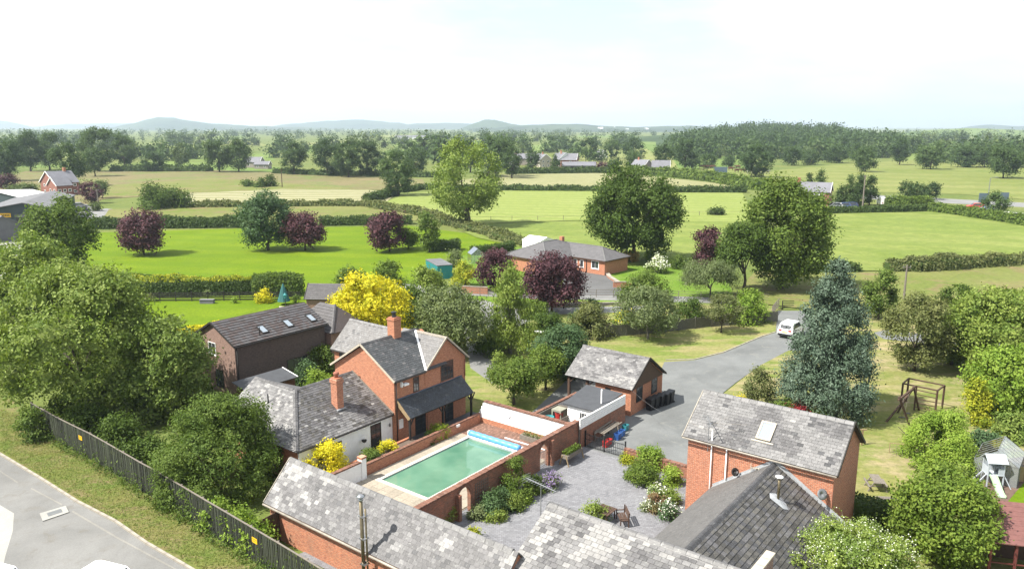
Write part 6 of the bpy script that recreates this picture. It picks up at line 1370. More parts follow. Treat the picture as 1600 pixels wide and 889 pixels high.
bush('yellow_shrub', 'pale yellow green shrub between the birch and the grey-green tree', 752, 538, 505, 36, M['lf_gold2'], n=2400, leaf=.18, seed=85)
bush('azalea', 'tall thin shrub with sparse leaves on the shady lawn edge', 778, 572, 548, 22, M['lf_light'], n=900, leaf=.18, core=0, seed=86)
bush('teal_shrub', 'bluish green shrub between the farmhouse and the brown tiled house', 478, 612, 560, 52, M['lf_teal'], n=5000, leaf=.18, lobes=28, lr=.32, seed=87)
bush('tall_shrub', 'green shrub behind the bluish one against the tiled house', 500, 590, 530, 46, M['lf_mid'], n=4500, leaf=.18, lobes=26, seed=88)
bush('lime_shrub', 'lime green shrub beside the annexe chimney', 497, 620, 566, 46, M['lf_lime'], n=4000, leaf=.17, lobes=24, seed=89)
bush('garden_shrub', 'low green plants in the gap before the felt shed', 428, 634, 610, 34, M['lf_light'], n=1500, leaf=.15, seed=90)
bush('golden_shrub', 'large golden shrub overhanging the pale outbuilding ridge', 500, 762, 684, 88, M['lf_yellow'], n=9000, leaf=.13, lobes=40, lr=.27, seed=91)
bush('golden_shrub', 'small golden shrub by the white annexe door', 605, 722, 702, 32, M['lf_yellow'], n=2200, leaf=.10, seed=92, z=.62, h=.7)
bush('box_shrub', 'small dark green shrub left of the golden one at the annexe', 577, 733, 708, 32, M['lf_mid'], n=2200, leaf=.11, seed=93, z=.62, h=.7)
bush('golden_shrub', 'golden shrub in the planter before the verandah', 685, 690, 662, 32, M['lf_gold2'], n=2200, leaf=.11, seed=94, z=.1, h=1.2)
bush('box_shrub', 'dark shrub left of the golden one before the verandah', 668, 697, 673, 22, M['lf_dark'], n=1200, leaf=.11, seed=95, z=.1, h=.9)
# courtyard
for i, (x, b, tp, w, mt, l) in enumerate([
    (806,776,700,52,'lf_mid','tall climber with bright tips on the courtyard side of the old wall'),
    (775,800,758,52,'lf_teal','bluish leafed shrub left of the tall wall climber'),
    (834,768,736,30,'lf_mid','upright green shrub between the wall climber and the lavender'),
    (746,808,783,28,'lf_grey','low grey leafed plant beside the near arch'),
    (800,795,772,36,'lf_light','light green plants at the foot of the wall climber'),
    (775,812,796,30,'lf_light','low lime plants right of the near arch'),
    (820,785,772,20,'lf_lime','small yellowish plant at the courtyard bed corner'),
    (692,812,770,46,'lf_light','climbing plant covering the near end of the old wall'),
    (740,842,822,22,'lf_gold2','small yellow flowered plant behind the outbuilding ridge')]):
    bush('wall_shrub', l, x, b, tp, w, M[mt], n=int(w*w*2.4)+900, leaf=.12, lobes=22, lr=.32, seed=100+i, shift=-.05)
bush('lavender', 'purple lavender bush spilling onto the grey block courtyard', 862, 766, 741, 32, M['lf_grey'], n=2200, leaf=.1, flower=M['lf_lilac'], nf=1500, fs=.09, seed=110)
bush('rounded_shrub', 'large bright green shrub by the low courtyard wall', 1017, 735, 690, 42, M['lf_lime'], n=5500, leaf=.14, lobes=26, seed=111)
bush('rounded_shrub', 'dense darker rounded shrub in front of the bright courtyard one', 1003, 760, 720, 52, M['lf_mid'], n=6500, leaf=.12, lobes=30, lr=.32, seed=112)
bush('rounded_shrub', 'small leafy shrub against the tall barn corner', 1050, 760, 724, 30, M['lf_lime'], n=2600, leaf=.13, seed=113)
bush('golden_shrub', 'small lime yellow shrub beside the gate post', 982, 726, 708, 22, M['lf_gold2'], n=1300, leaf=.12, seed=114)
bush('potted_camellia', 'leafy bush rising behind the pale barn ridge left of the table', 930, 822, 786, 46, M['lf_light'], n=2600, leaf=.13, lobes=20, lr=.3, seed=115)
for i, (x, b, tp, w, mt, fl_, l) in enumerate([(1030,788,757,34,'lf_light','lf_white','white flowered plants at the top of the curved bed'),(1028,802,772,36,'lf_rust',None,'reddish shrub in the middle of the curved bed'),(1047,815,782,36,'lf_teal','lf_white','green plant with white blooms beside the barn wall'),(1050,790,762,30,'lf_light',None,'light green plants by the barn in the curved bed'),(1014,800,786,20,'lf_grey','lf_white','pale edging flowers on the courtyard side of the bed')]):
    bush('bed_plant', l, x, b, tp, w, M[mt], n=1700, leaf=.11, seed=120+i, flower=M[fl_] if fl_ else None, nf=260 if fl_ else 0, fs=.1)
# ---- right side
tree('blue_spruce', 'towering blue spruce with dense hanging sprays beside the drive', 'tree', 1291, 645, 411, 174, M['lf_blue'], n=62000, leaf=.21, lobes=150, lr=.22, bot=.0, shape='cone', seed=131, droop=.9, asp=.45, up=.1)
tree('young_tree', 'small lush tree between the blue spruce and the telegraph pole', 'tree', 1372, 500, 424, 52, M['lf_mid'], n=6500, leaf=.26, lobes=28, lr=.3, bot=.12, seed=132)
tree('contorted_willow', 'olive green twisted willow on the parched lawn', 'tree', 1428, 580, 460, 104, M['lf_olive'], n=15000, leaf=.22, lobes=44, lr=.27, bot=.08, seed=133)
tree('hazel', 'light green feathery thicket at the right edge', 'tree', 1545, 585, 455, 150, M['lf_light'], n=22000, leaf=.26, lobes=56, lr=.26, bot=.03, seed=134, jit=.9)
tree('hazel', 'second light green thicket between the twisted willow and the right edge', 'tree', 1486, 570, 478, 80, M['lf_light'], n=9000, leaf=.26, lobes=34, lr=.3, bot=.03, seed=135, jit=.9)
tree('rowan', 'dark green tree half hidden behind the light feathery thicket', 'tree', 1490, 520, 442, 48, M['lf_dark'], n=4500, leaf=.28, lobes=24, bot=.1, seed=136)
tree('laurel_tree', 'big glossy bright green laurel at the right edge above the glasshouse', 'tree', 1570, 645, 545, 120, M['lf_lime'], n=16000, leaf=.26, lobes=46, lr=.27, bot=.02, seed=137)
tree('golden_conifer', 'golden pointed conifer behind the climbing frame', 'tree', 1521, 660, 594, 50, M['lf_gold2'], n=6000, leaf=.2, lobes=34, lr=.32, bot=.02, shape='cone', seed=138)
bush('box_mound', 'huge clipped rounded yew mound in front of the climbing frame', 1481, 738, 640, 134, M['lf_lime'], n=32000, leaf=.13, lobes=54, lr=.25, seed=139, cat='bush')
bush('laurel_bush', 'dark shrubs between the yew mound and the glasshouse', 1545, 710, 668, 40, M['lf_teal'], n=3500, leaf=.18, seed=140)
bush('shrub_mass', 'green shrubs behind the glasshouse at the right edge', 1590, 690, 645, 60, M['lf_light'], n=5000, leaf=.2, seed=141)
tree('elder', 'large elder bush with scattered white flower heads right of the tall barn', 'tree', 1470, 868, 742, 156, M['lf_elder'], n=30000, leaf=.18, lobes=44, lr=.29, bot=.02, seed=142, tr=.12)
bush('conifer_sapling', 'young upright sapling poking above the large elder', 1500, 800, 712, 44, M['lf_light'], n=3000, leaf=.16, seed=143)
tree('flowering_hawthorn', 'pale flowering hawthorn crown at the bottom edge before the link barn', 'tree', 1330, 975, 826, 205, M['lf_light'], n=34000, leaf=.11, lobes=70, lr=.22, bot=.05, seed=144, tr=.12, spread=.82)
rr_ = np.random.default_rng(77); tt = [o for o in bpy.data.objects if o.name.startswith('flowering_hawthorn')][0]; cr_ = [c for c in tt.children if c.name.startswith('crown')][0]
co = np.empty(len(cr_.data.vertices)*3, np.float32); cr_.data.vertices.foreach_get('co', co); co = co.reshape(-1,3)[::4]; co = co[rr_.choice(len(co), 3000)]
V, F = leaves(co + rr_.normal(size=co.shape)*.05 + np.array([0,-.03,.06]), rr_.normal(size=co.shape)*.6+np.array([0,-.4,1]), .06, rr_, 1.0); tag(link_mesh('blossom', raw_mesh('blossom', V, F, None, [M['lf_white']]), tt), kind='stuff')
hedge('hedge', 'dark low hedge in the shade behind the tall barn', [(1330,812),(1360,815),(1388,820)], 2.0, 1.3, M['lf_hedge'], leaf=.16, seed=145, rag=.25)
bush('red_shrub', 'dark red leafed shrub peeping over the tall barn ridge', 1252, 662, 630, 44, M['lf_red'], n=2600, leaf=.16, seed=146)
bush('lime_shrub', 'lime shrub right of the red one over the tall barn ridge', 1276, 665, 637, 30, M['lf_lime'], n=1800, leaf=.16, seed=147)
bush('garden_shrub', 'green shrub left of the dark red shrub beyond the barn', 1228, 655, 622, 44, M['lf_mid'], n=2600, leaf=.16, seed=148)
bush('yellow_shrub', 'small bright yellow shrub peeping over the tall barn ridge', 1158, 640, 613, 26, M['lf_yellow'], n=1300, leaf=.16, seed=149)
tree('olive_tree', 'small airy tree on the dry grass beside the drive', 'tree', 1184, 636, 574, 46, M['lf_olive'], n=3600, leaf=.18, lobes=24, bot=.1, core=.4, seed=150)
# neighbour garden pots, small shrubs
bush('golden_shrub', 'round yellow and orange topped shrub by the neighbour fence', 411, 474, 450, 24, M['lf_yellow'], n=1600, leaf=.2, seed=151)
bush('topiary_ball', 'small green topiary ball in a pot on the neighbour lawn', 367, 474, 463, 9, M['lf_lime'], n=500, leaf=.14, seed=152, lobes=8)
bush('pot_plant', 'leafy plant standing in the grey trough on the neighbour lawn', 324, 470, 458, 11, M['lf_grey'], n=400, leaf=.15, seed=153, lobes=8, z=.5, h=1.0)
bush('pot_plant', 'brownish plant in a small pot at the left of the neighbour lawn', 234, 472, 460, 14, M['lf_olive'], n=400, leaf=.15, seed=154, lobes=8, z=.4, h=.8)
bush('garden_shrub', 'green bush between golden hedge and green hedge', 425, 462, 432, 34, M['lf_teal'], n=2400, leaf=.22, seed=155)
bush('garden_shrub', 'potted shrub right of the closed green parasol', 462, 474, 460, 12, M['lf_mid'], n=500, leaf=.16, seed=156, lobes=8)
tree('garden_tree', 'green tree beyond the garden at the left of the back lane', 'tree', 640, 520, 440, 46, M['lf_mid'], n=4500, leaf=.26, lobes=24, bot=.05, seed=157)
P_ = scatter([FW(11.0,3.3),FW(11.0,6.0),FW(11.5,6.0),FW(11.5,3.3)], 500, rng); P_ = np.column_stack([P_, .5+rng.random(len(P_))*.25]); V, F = leaves(P_, rng.normal(size=P_.shape)+np.array([0,0,.5]), .12, rng, .6)
tag(link_mesh('weeds', raw_mesh('weeds', V, F, None, [M['lf_olive']])), kind='stuff')
P_ = scatter([FW(9.4,8.05),FW(9.4,8.55),FW(11.1,8.55),FW(11.1,8.05)], 900, rng); P_ = np.column_stack([P_, .78+rng.random(len(P_))*.3]); V, F = leaves(P_, rng.normal(size=P_.shape)+np.array([0,0,.5]), .12, rng, .6)
tag(link_mesh('planter_foliage', raw_mesh('planter_foliage', V, F, None, [M['lf_mid']])), kind='stuff')

# ================================================================== BUNGALOW
M['tile_bung'] = plain('bungalow_tiles', (0.135, 0.13, 0.135), .85, .3, 1.5, bump=.4, bscale=8)
def hip(par, of, x0, x1, y0, y1, ze, zr, mat, name='roof', o=.35, hips=True):
    """hipped roof with pale hip and ridge tiles"""
    x0 -= o; x1 += o; y0 -= o; y1 += o
    if x1-x0 >= y1-y0: r = (y1-y0)/2; a, b = (x0+r*.95, (y0+y1)/2, zr), (x1-r*.95, (y0+y1)/2, zr); F = [[(x0,y0,ze),(x1,y0,ze),b,a],[(x1,y1,ze),(x0,y1,ze),a,b],[(x0,y1,ze),(x0,y0,ze),a],[(x1,y0,ze),(x1,y1,ze),b]]
    else: r = (x1-x0)/2; a, b = ((x0+x1)/2, y0+r*.95, zr), ((x0+x1)/2, y1-r*.95, zr); F = [[(x0,y1,ze),(x0,y0,ze),a,b],[(x1,y0,ze),(x1,y1,ze),b,a],[(x0,y0,ze),(x1,y0,ze),a],[(x1,y1,ze),(x0,y1,ze),b]]
    m = MB(of)
    for f in F: m.face(f)
    m.face([(x0,y0,ze-.02),(x1,y0,ze-.02),(x1,y1,ze-.02),(x0,y1,ze-.02)]); r_ = m.build(name, mat, par)
    m = MB(of)
    for p, q in ((a,b),((x0,y0,ze),a),((x1,y1,ze),b),((x0,y1,ze),a if x1-x0 >= y1-y0 else b),((x1,y0,ze),b if x1-x0 >= y1-y0 else a)): m.bar(Vector(p)+Vector((0,0,.02)), Vector(q)+Vector((0,0,.02)), .2, .06)
    m.build('hip_tiles', M['slate_light'], r_); m = MB(of); m.box(x0,y0,ze-.16,x1,y0+.04,ze-.03); m.box(x0,y1-.04,ze-.16,x1,y1,ze-.03); m.box(x0,y0+.04,ze-.16,x0+.04,y1-.04,ze-.03); m.box(x1-.04,y0+.04,ze-.16,x1,y1-.04,ze-.03); m.build('fascia', M['timber_brown'], par)
bx, by = 14.6, 119.5; ang = math.atan2(-.688, .726)
t = thing('bungalow', 'long red brick bungalow with grey hipped roofs and white windows behind the copper trees', 'bungalow', (bx, by), 0, ang); of = (0,0,0)
# local x points from the far end towards the near corner (corner = origin), y towards the back
m = MB(); m.box(-14,0,0,0,6.2,2.4); m.build('wall', M['brick_house'], t)
m = MB(); m.box(-15.5,-6.4,0,-6.6,5.0,2.39); m.build('wing_wall', M['brick_house'], t)
hip(t, of, -14, 0, 0, 6.2, 2.35, 3.95, M['tile_bung']); hip(t, of, -15.5, -6.6, -6.4, 5.5, 2.36, 4.5, M['tile_bung'], 'wing_roof')
for c, w, h in ((-1.9,1.5,1.25),(-4.6,.8,1.2),(-5.9,.8,1.2)): window(t, of, 'y', c, 0, .85 if w > 1 else .75, w, h, 2 if w > 1 else 1, 1, M['white'], M['glass'], fw=.1, sill=M['white'], nrm=-1)
pipe(t, of, [(-3.6,-.06,2.3),(-3.6,-.06,0)], M['timber_black'], .06)
m = MB(); m.box(-11.2,2.2,4.0,-10.6,2.8,4.9); m.build('chimney', M['brick_house'], t)
cs_ = thing('conservatory', 'white roofed conservatory at the rear left of the bungalow', 'conservatory', G(815,391), 0, ang)
m = MB(); m.prism([(0,2.0),(2.2,2.7),(4.4,2.0)], 0, 4.5, 0, 'x'); m.build('roof', M['white'], cs_); m = MB(); m.box(.1,.1,0,4.4,4.3,1.98); m.build('wall', M['white'], cs_)
# forecourt walls
def lowwall(label, pts, h, mat='brick_house', w=.25):
    P = [Vector(G(*p)) for p in pts]; t = thing('low_wall', label, 'wall', P[0], 0)
    for i in range(len(P)-1): m = MB((P[0].x,P[0].y,0)); m.bar((P[i].x,P[i].y,h/2),(P[i+1].x,P[i+1].y,h/2),w,h); m.build('wall', M[mat], t); m = MB((P[0].x,P[0].y,0)); m.bar((P[i].x,P[i].y,h+.04),(P[i+1].x,P[i+1].y,h+.04),w*1.25,.08); m.build('coping', M['kerb'], t)
lowwall('low brick wall with pillar right of the bungalow forecourt', [(958,449),(975,449),(1000,450)], .8)
lowwall('curving brick edging from the bungalow corner to the lane', [(948,428),(952,434),(966,443),(972,447)], .25, w=.5)
lowwall('low brick wall behind the birch left of the bungalow drive', [(722,458),(740,459),(762,460)], 1.0)
lowwall('stone edging along the strip of lawn beside the back lane', [(862,479),(930,478),(985,476)], .35, 'kerb')
lowwall('pale stone edging at the left of the back lane', [(722,470),(735,478),(752,492)], .2, 'kerb', .6)
# ---------------------------------------------------------------- teal container, glasshouse
cxy = Vector(G(684,437)); e1 = (Vector(G(666,410,2.1))-Vector(G(684,420,2.1))).normalized(); ang = math.atan2(e1.y, e1.x)
t = thing('storage_container', 'teal green storage container with flat grey roof at the edge of the bright field', 'container', cxy, 0, ang)
M['teal'] = plain('teal_paint', (0.03,0.30,0.32), .6, .15, 3); m = MB(); m.box(0,-2.4,0,6.2,0,2.1); m.build('body', M['teal'], t); m = MB(); m.box(-.06,-2.46,2.1,6.26,.06,2.2); m.build('roof', M['asbestos'], t)
m = MB(); [m.box(x,-.0,.1,x+.05,.03,2.0) for x in np.arange(.2,6.2,.35)]; m.build('rib', M['teal'], t)
def greenhouse(label, xy, rot, w, l, hw, hr, n):
    t = thing('greenhouse', label, 'greenhouse', xy, 0, rot); b = .026
    m = MB()
    for i in range(n+1):
        y = l*i/n
        for p, q in (((-w/2,y,0),(-w/2,y,hw)),((-w/2,y,hw),(0,y,hr)),((0,y,hr),(w/2,y,hw)),((w/2,y,hw),(w/2,y,0))): m.bar(p, q, b, b)
    for p in ((-w/2,hw),(0,hr),(w/2,hw),(-w/2,.05),(w/2,.05)): m.bar((p[0],0,p[1]),(p[0],l,p[1]),b*1.3,b*1.3)
    for y in (0,l):
        for k in range(1,4): x = -w/2+w*k/4; m.bar((x,y,0),(x,y,hw+(hr-hw)*(1-abs(x)/(w/2))),b,b)
        m.bar((-w/2,y,hw),(w/2,y,hw),b,b)
    m.build('frame', M['metal_grey'], t)
    for i in range(n):
        y0, y1 = l*i/n+.03, l*(i+1)/n-.03
        for s in (-1,1):
            g = MB(); g.face([(s*w/2,y0,hw),(s*w/2,y1,hw),(s*.02,y1,hr-.02),(s*.02,y0,hr-.02)]); g.build('pane', M['clear'], t); g = MB(); g.face([(s*w/2,y0,.05),(s*w/2,y1,.05),(s*w/2,y1,hw),(s*w/2,y0,hw)]); g.build('pane', M['clear'], t)
    for y in (0,l): g = MB(); g.face([(-w/2,y,.02),(w/2,y,.02),(w/2,y,hw),(0,y,hr),(-w/2,y,hw)]); g.build('pane', M['clear'], t)
    return t
greenhouse('small white framed glasshouse behind the golden green shrub', G(747,412), .3, 2.4, 2.6, 1.6, 2.6, 4)
gp = Vector(G(1560,700,2.5)); gq = Vector(G(1573,673,2.5)); gd = gq-gp
greenhouse('large silver framed greenhouse at the right edge behind the slide', gp, math.atan2(gd.y,gd.x)-math.pi/2, 2.5, 3.2, 1.45, 2.3, 6)
# ================================================================== VEHICLES
def car(label, xy, head, col, kind='car', L=4.5, Wd=1.82, H=1.62, group=None, parts=True):
    """heading = direction the bonnet points (radians)"""
    t = thing('parked_car' if kind == 'car' else 'parked_van', label, kind, xy, .12, head, group); mt = bpy.data.materials.get('paint'+str(col)) or plain('paint'+str(col), col, .3, .04, 1, spec=.7)
    if kind == 'van': sl = [(-L/2,.35),(-L/2,H*.95),(-L/2+.15,H),(L*.22,H),(L*.36,H*.62),(L/2-.05,H*.5),(L/2,.35)]; gl = (L*.2, L*.37)
    else: sl = [(-L/2,.32),(-L/2-.02,.75),(-L/2+.08,H*.62),(-L*.40,H*.93),(-L*.30,H),(L*.08,H),(L*.25,H*.64),(L*.44,H*.55),(L/2,.6),(L/2-.02,.3)]; gl = None
    sec = [(-1,1.0),(-.92,1.0),(.92,1.0),(1,1.0)]; m = MB(); n = len(sl); V = []; hw = Wd/2
    for s, k in ((-hw,0),(-hw*.8,1),(hw*.8,1),(hw,0)):
        for x, z in sl:
            tt_ = max(0, (z-.8)/(H-.8+1e-6)); V.append((x*(1 if k else .985), (s if abs(s) < hw else s*(1-.2*tt_)), z if k else z-.05*(z > .5)))
    fs = []
    for r in range(3):
        for i in range(n): j = (i+1) % n; fs.append((r*n+i, r*n+j, (r+1)*n+j, (r+1)*n+i))
    fs += [tuple(range(n))[::-1], tuple(range(3*n, 4*n))]; m.poly(V, fs); m.build('body', mt, t)
    g = MB(); o = .012
    def wnd(x0,z0,x1,z1,hy): g.face([(x0,-hy,z0),(x0,hy,z0),(x1,hy,z1),(x1,-hy,z1)])
    if kind == 'car':
        wnd(L*.085+.02,H*.985,L*.245+.02,H*.66,hw*.72); wnd(-L/2+.07,H*.66,-L*.405-.015,H*.90,hw*.72)
        for s in (-1,1): zt, zb = H*.93, H*.64; kt, kb = (1-.2*(zt-.8)/(H-.8)), (1-.2*(zb-.8)/(H-.8)); g.face([(-L*.38,s*(hw*kb+o),zb),(L*.2,s*(hw*kb+o),zb),(L*.07,s*(hw*kt+o),zt),(-L*.3,s*(hw*kt+o),zt)])
    else:
        wnd(L*.225+.02,H*.985,L*.355+.02,H*.64,hw*.75)
        for s in (-1,1): g.face([(L*.05,s*(hw*.93+o),H*.58),(L*.3,s*(hw*.93+o),H*.58),(L*.22,s*(hw*.86+o),H*.88),(L*.05,s*(hw*.86+o),H*.88)])
    g.build('window', M['glass'], t)
    if parts:
        for x in (-L*.31, L*.31):
            for s in (-1,1): m = MB(); m.tube([(x,s*(hw-.2),.34),(x,s*(hw+.01),.34)], .34, 14); w_ = m.build('wheel', M['metal_black'], t); m = MB(); m.tube([(x,s*(hw+.005),.34),(x,s*(hw+.02),.34)], .2, 10); m.build('rim', M['metal_grey'], w_)
        for s in (-1,1):
            m = MB(); m.box(-L/2-.03,s*hw*.62-.16,.78,-L/2+.02,s*hw*.62+.16,.98); m.build('tail_light', bpy.data.materials.get('red_lens') or plain('red_lens', (.45,.02,.02), .3, .1), t)
            m = MB(); m.box(L/2-.06,s*hw*.66-.2,.64,L/2+.015,s*hw*.66+.2,.78); m.build('headlight', M['metal_grey'], t)
            m = MB(); m.box(L*.14,s*(hw+.14)-.1,.98,L*.18,s*(hw+.14)+.1,1.14); m.build('mirror', M['metal_black'], t)
        m = MB(); m.box(-L/2-.04,-.26,.62,-L/2-.02,.26,.74); m.build('number_plate', plain('plate_yellow', (.7,.55,.05), .5, .05), t)
        m = MB(); m.box(-L/2-.05,-hw*.92,.3,-L/2+.1,hw*.92,.5); m.build('bumper', M['plastic_black'], t)
    return t
WH = (.8,.8,.8)
car('white car on the drive with its rear towards the yard, half behind the spruce', G(1236,524), R_(50), WH, H=1.6, L=4.1, Wd=1.7)
p = G(-26,894,2.2); car('white van roof cut off by the bottom left corner of the view', (p[0], p[1]), R_(-20), WH, 'van', 5.2, 1.95, 2.2)
p = G(172,901,1.5); car('white car with only its roof showing at the bottom edge of the road', (p[0], p[1]), R_(-20), WH, L=4.3)
car('maroon estate car parked before the dark workshop door', G(33,362), R_(5), (.16,.01,.015), L=4.8, H=1.9)
car('black car parked at the corner of the big workshop', G(128,333), R_(40), (.02,.02,.025)); car('silver car next to the black one at the workshop corner', G(125,326), R_(40), (.4,.4,.42))
car('bright red car on the road behind the lamp post', G(1523,327), R_(170), (.6,.03,.02)); car('light blue car just right of the red one on the road', G(1541,331), R_(170), (.25,.35,.5))
car('white car outside the roadside house, leftmost', G(1303,326), R_(180), WH); car('blue car parked second outside the roadside house', G(1316,326), R_(180), (.06,.1,.25)); car('dark blue car parked furthest right outside the roadside house', G(1327,325), R_(180), (.04,.06,.14))
car('white van at the end of the tall clipped hedge', G(1378,321), R_(80), WH, 'van', 5, 1.9, 2.3)
# ================================================================== FAR BUILDINGS
def far_house(label, px, py, w, l, he, hr, rot, wall, roof, chim=True, wins=3, cat='house', name='house', wmat=None, ch=None):
    t = thing(name, label, cat, G(px, py), 0, rot); m = MB(); m.prism([(-w/2,0),(-w/2,he),(0,hr-.08),(w/2,he),(w/2,0)], 0, l, 0, 'y'); m.fix(m.build('wall', M[wall], t))
    for s in (-1,1): plane_slab((0,0,0), 'roof', [(s*(w/2+.35),-.3,he-.2),(s*(w/2+.35),l+.3,he-.2),(0,l+.3,hr+.001*s),(0,-.3,hr+.001*s)], .12, M[roof], t)
    if chim: m = MB(); m.box(-.4,l*.7,hr-.4,.4,l*.7+.8,hr+1.1); m.build('chimney', M[ch or 'brick_house'], t)
    if wins:
        for i in range(2):
            zz = he*.15+he*.5*i if he > 3.6 else he*.35
            for c in ([-w*.22, w*.22] if w > 5 else [0]):
                if zz+1.1 < he+.4: window(t, (0,0,0), 'y', c, 0, zz, 1.1, 1.0, 2, 1, wmat or M['white'], fw=.12, nrm=-1)
            for k in range(wins): window(t, (0,0,0), 'x', l*(k+.5)/wins, -w/2, zz, 1.1, 1.0, 2, 1, wmat or M['white'], fw=.12, nrm=-1); window(t, (0,0,0), 'x', l*(k+.5)/wins, w/2, zz, 1.1, 1.0, 2, 1, wmat or M['white'], fw=.12, nrm=1)
            if he <= 3.6: break
    m = MB(); m.bar((-w/2-.4,-.32,he-.25),(0,-.32,hr+.05),.08,.25); m.bar((0,-.32,hr+.05),(w/2+.4,-.32,he-.25),.08,.25); m.build('bargeboard', M['white'], t)
    return t
M['brick_far'] = brick('brick_far', (0.24,0.085,0.07), (0.19,0.07,0.055), (0.2,0.14,0.12)); M['roof_far'] = plain('far_slate', (0.20,0.20,0.225), .8, .25, .5); M['stone_far'] = plain('far_stone', (0.36,0.32,0.28), .9, .25, .5)
far_house('red brick gabled house with white bargeboards behind the workshops', 76, 305, 10, 8, 4.4, 8.0, R_(-35), 'brick_far', 'roof_far')
far_house('lower brick gable with white window in front of the red brick house', 83, 306, 6.5, 5, 3.6, 6.2, R_(-35), 'brick_far', 'roof_far', False)
h = far_house('brick house with grey roof and red chimney beside the road, half behind the sycamore', 1296, 326, 7, 12, 5.0, 7.4, R_(62), 'brick_far', 'roof_far', ch='terracotta')
far_house('single-storey wing with white gutter in front of the roadside house', 1277, 327, 7, 6, 2.6, 4.4, R_(62), 'brick_far', 'roof_far', False)
for i, a in enumerate([
    ('pale stone cottage with grey roof left of the far oak cluster',410,262,6,9,3.2,6,80,'stone_far'),('low grey cottage beside the pale stone one',422,264,5,8,2.6,4.2,85,'stone_far'),
    ('white gabled house far out beyond the oak cluster',507,225,8,10,5,8,20,'render_white'),('distant grey house left of the far farm',808,263,7,10,4,7,75,'stone_far'),
    ('long pale farmhouse roof at the far farm, leftmost',846,258,8,22,4,7,80,'stone_far'),('pink washed gable house at the far farm',853,262,7,8,4.5,7.5,15,'cream'),
    ('white gable ended farmhouse in the middle of the far farm',884,262,8,9,5,8.5,20,'render_white'),('brown farmhouse with grey roof right of the white gable',902,262,8,13,4.5,8,75,'brick_far'),
    ('small white cottage alone in the far fields',944,247,6,7,3,6,30,'render_white'),('long white farm building low in the far plain',668,218,8,60,4,7,85,'render_white'),
    ('pale house half hidden by the hedge left of the road sign',1013,268,7,9,3,6,40,'stone_far'),('grey roofed cottage near the tall pines',1046,269,6,9,2.6,6,80,'brick_far'),
    ('white house on the far right hillside',1520,206,8,20,4,7,85,'render_white'),('white church tower cottage in the hazy plain',642,208,5,5,12,15,10,'stone_far')]):
    far_house(a[0], a[1], a[2], a[3], a[4], a[5], a[6], R_(a[7]), a[8], 'roof_far', a[3] > 6.5, 2)
t = thing('farm_shed', 'long low grey farm shed in front of the far farmhouses', 'shed', G(880,268), 0, 0); m = MB(); m.prism([(0,0),(0,3.0),(5,4.6),(10,3.0),(10,0)], 0, 17, 0, 'x'); m.fix(m.build('wall', M['asbestos'], t))
m = MB(); m.poly([(-.5,-.5,2.95),(17.5,-.5,2.95),(17.5,5,4.8),(-.5,5,4.8),(17.5,10.5,2.95),(-.5,10.5,2.95)], [(0,1,2,3),(3,2,4,5)]); m.build('roof', M['roof_far'], t)
for k in range(6): m = MB(); m.box(1+2.7*k,-.05,.6,3+2.7*k,-.02,2.4); m.build('opening', M['metal_black'], t)
# big workshop at the left edge
A_ = Vector((-110.0, 173.5)); wv = Vector((5.2, 0.4)); lv = Vector((-12.0, 32.5))
t = thing('workshop', 'dark clad industrial workshop with grey sheet roof and yellow sign at the left edge', 'workshop', A_, 0)
M['clad_dark'] = plain('dark_cladding', (0.05,0.075,0.085), .6, .2, 1); fr = [(-wv*1.9,0),(-wv*1.9,4.4),(wv*0,6.2),(wv,5.2),(wv,0)]
def W3(v, z): return (v.x, v.y, z)
m = MB(); f0 = [W3(v, z) for v, z in fr]; f1 = [W3(v+lv, z) for v, z in fr]; m.poly(f0+f1, [(0,1,2,3,4),(9,8,7,6,5),(0,5,6,1),(3,8,9,4)]); m.build('wall', M['clad_dark'], t)
for a, za, b, zb in ((-wv*2.0,4.4,wv*0,6.3),(wv*0,6.3,wv*1.06,5.15)):
    m = MB(); e = lv.normalized()*.6; v = [W3(a-e,za),W3(b-e,zb),W3(b+lv,zb),W3(a+lv,za)]; m.poly(v + [(x,y,z-.15) for x,y,z in v], [(0,1,2,3),(7,6,5,4),(0,4,5,1),(1,5,6,2),(2,6,7,3),(3,7,4,0)]); m.build('roof', M['asbestos'], t)
n_ = -lv.normalized(); wd_ = wv.normalized()
def onwall(name, u0, u1, z0, z1, d, mat, par=None): m = MB(); a = wd_*u0+n_*d; b = wd_*u1+n_*d; m.poly([W3(a,z0),W3(b,z0),W3(b,z1),W3(a,z1),W3(a-n_*(d+.05),z0),W3(b-n_*(d+.05),z0),W3(b-n_*(d+.05),z1),W3(a-n_*(d+.05),z1)], [(0,1,2,3),(0,4,5,1),(1,5,6,2),(2,6,7,3),(3,7,4,0)]); return m.build(name, mat, par or t)
Wl = wv.length
onwall('door', -Wl*.35, Wl*.75, 0, 3.0, .06, M['metal_black']); onwall('door_header', -Wl*.4, Wl*.8, 3.0, 3.7, .08, M['asbestos'])
sg = onwall('sign', -Wl*1.45, -Wl*.55, 3.0, 3.9, .12, M['sign_yellow'])
for k in range(12):
    if k != 6: u = -Wl*1.42+Wl*.84*k/12; onwall('letter', u, u+Wl*.045, 3.28, 3.62, .15, M['metal_black'], sg)
onwall('round_sign', -Wl*1.7, -Wl*1.52, 3.1, 3.8, .12, M['metal_grey'])
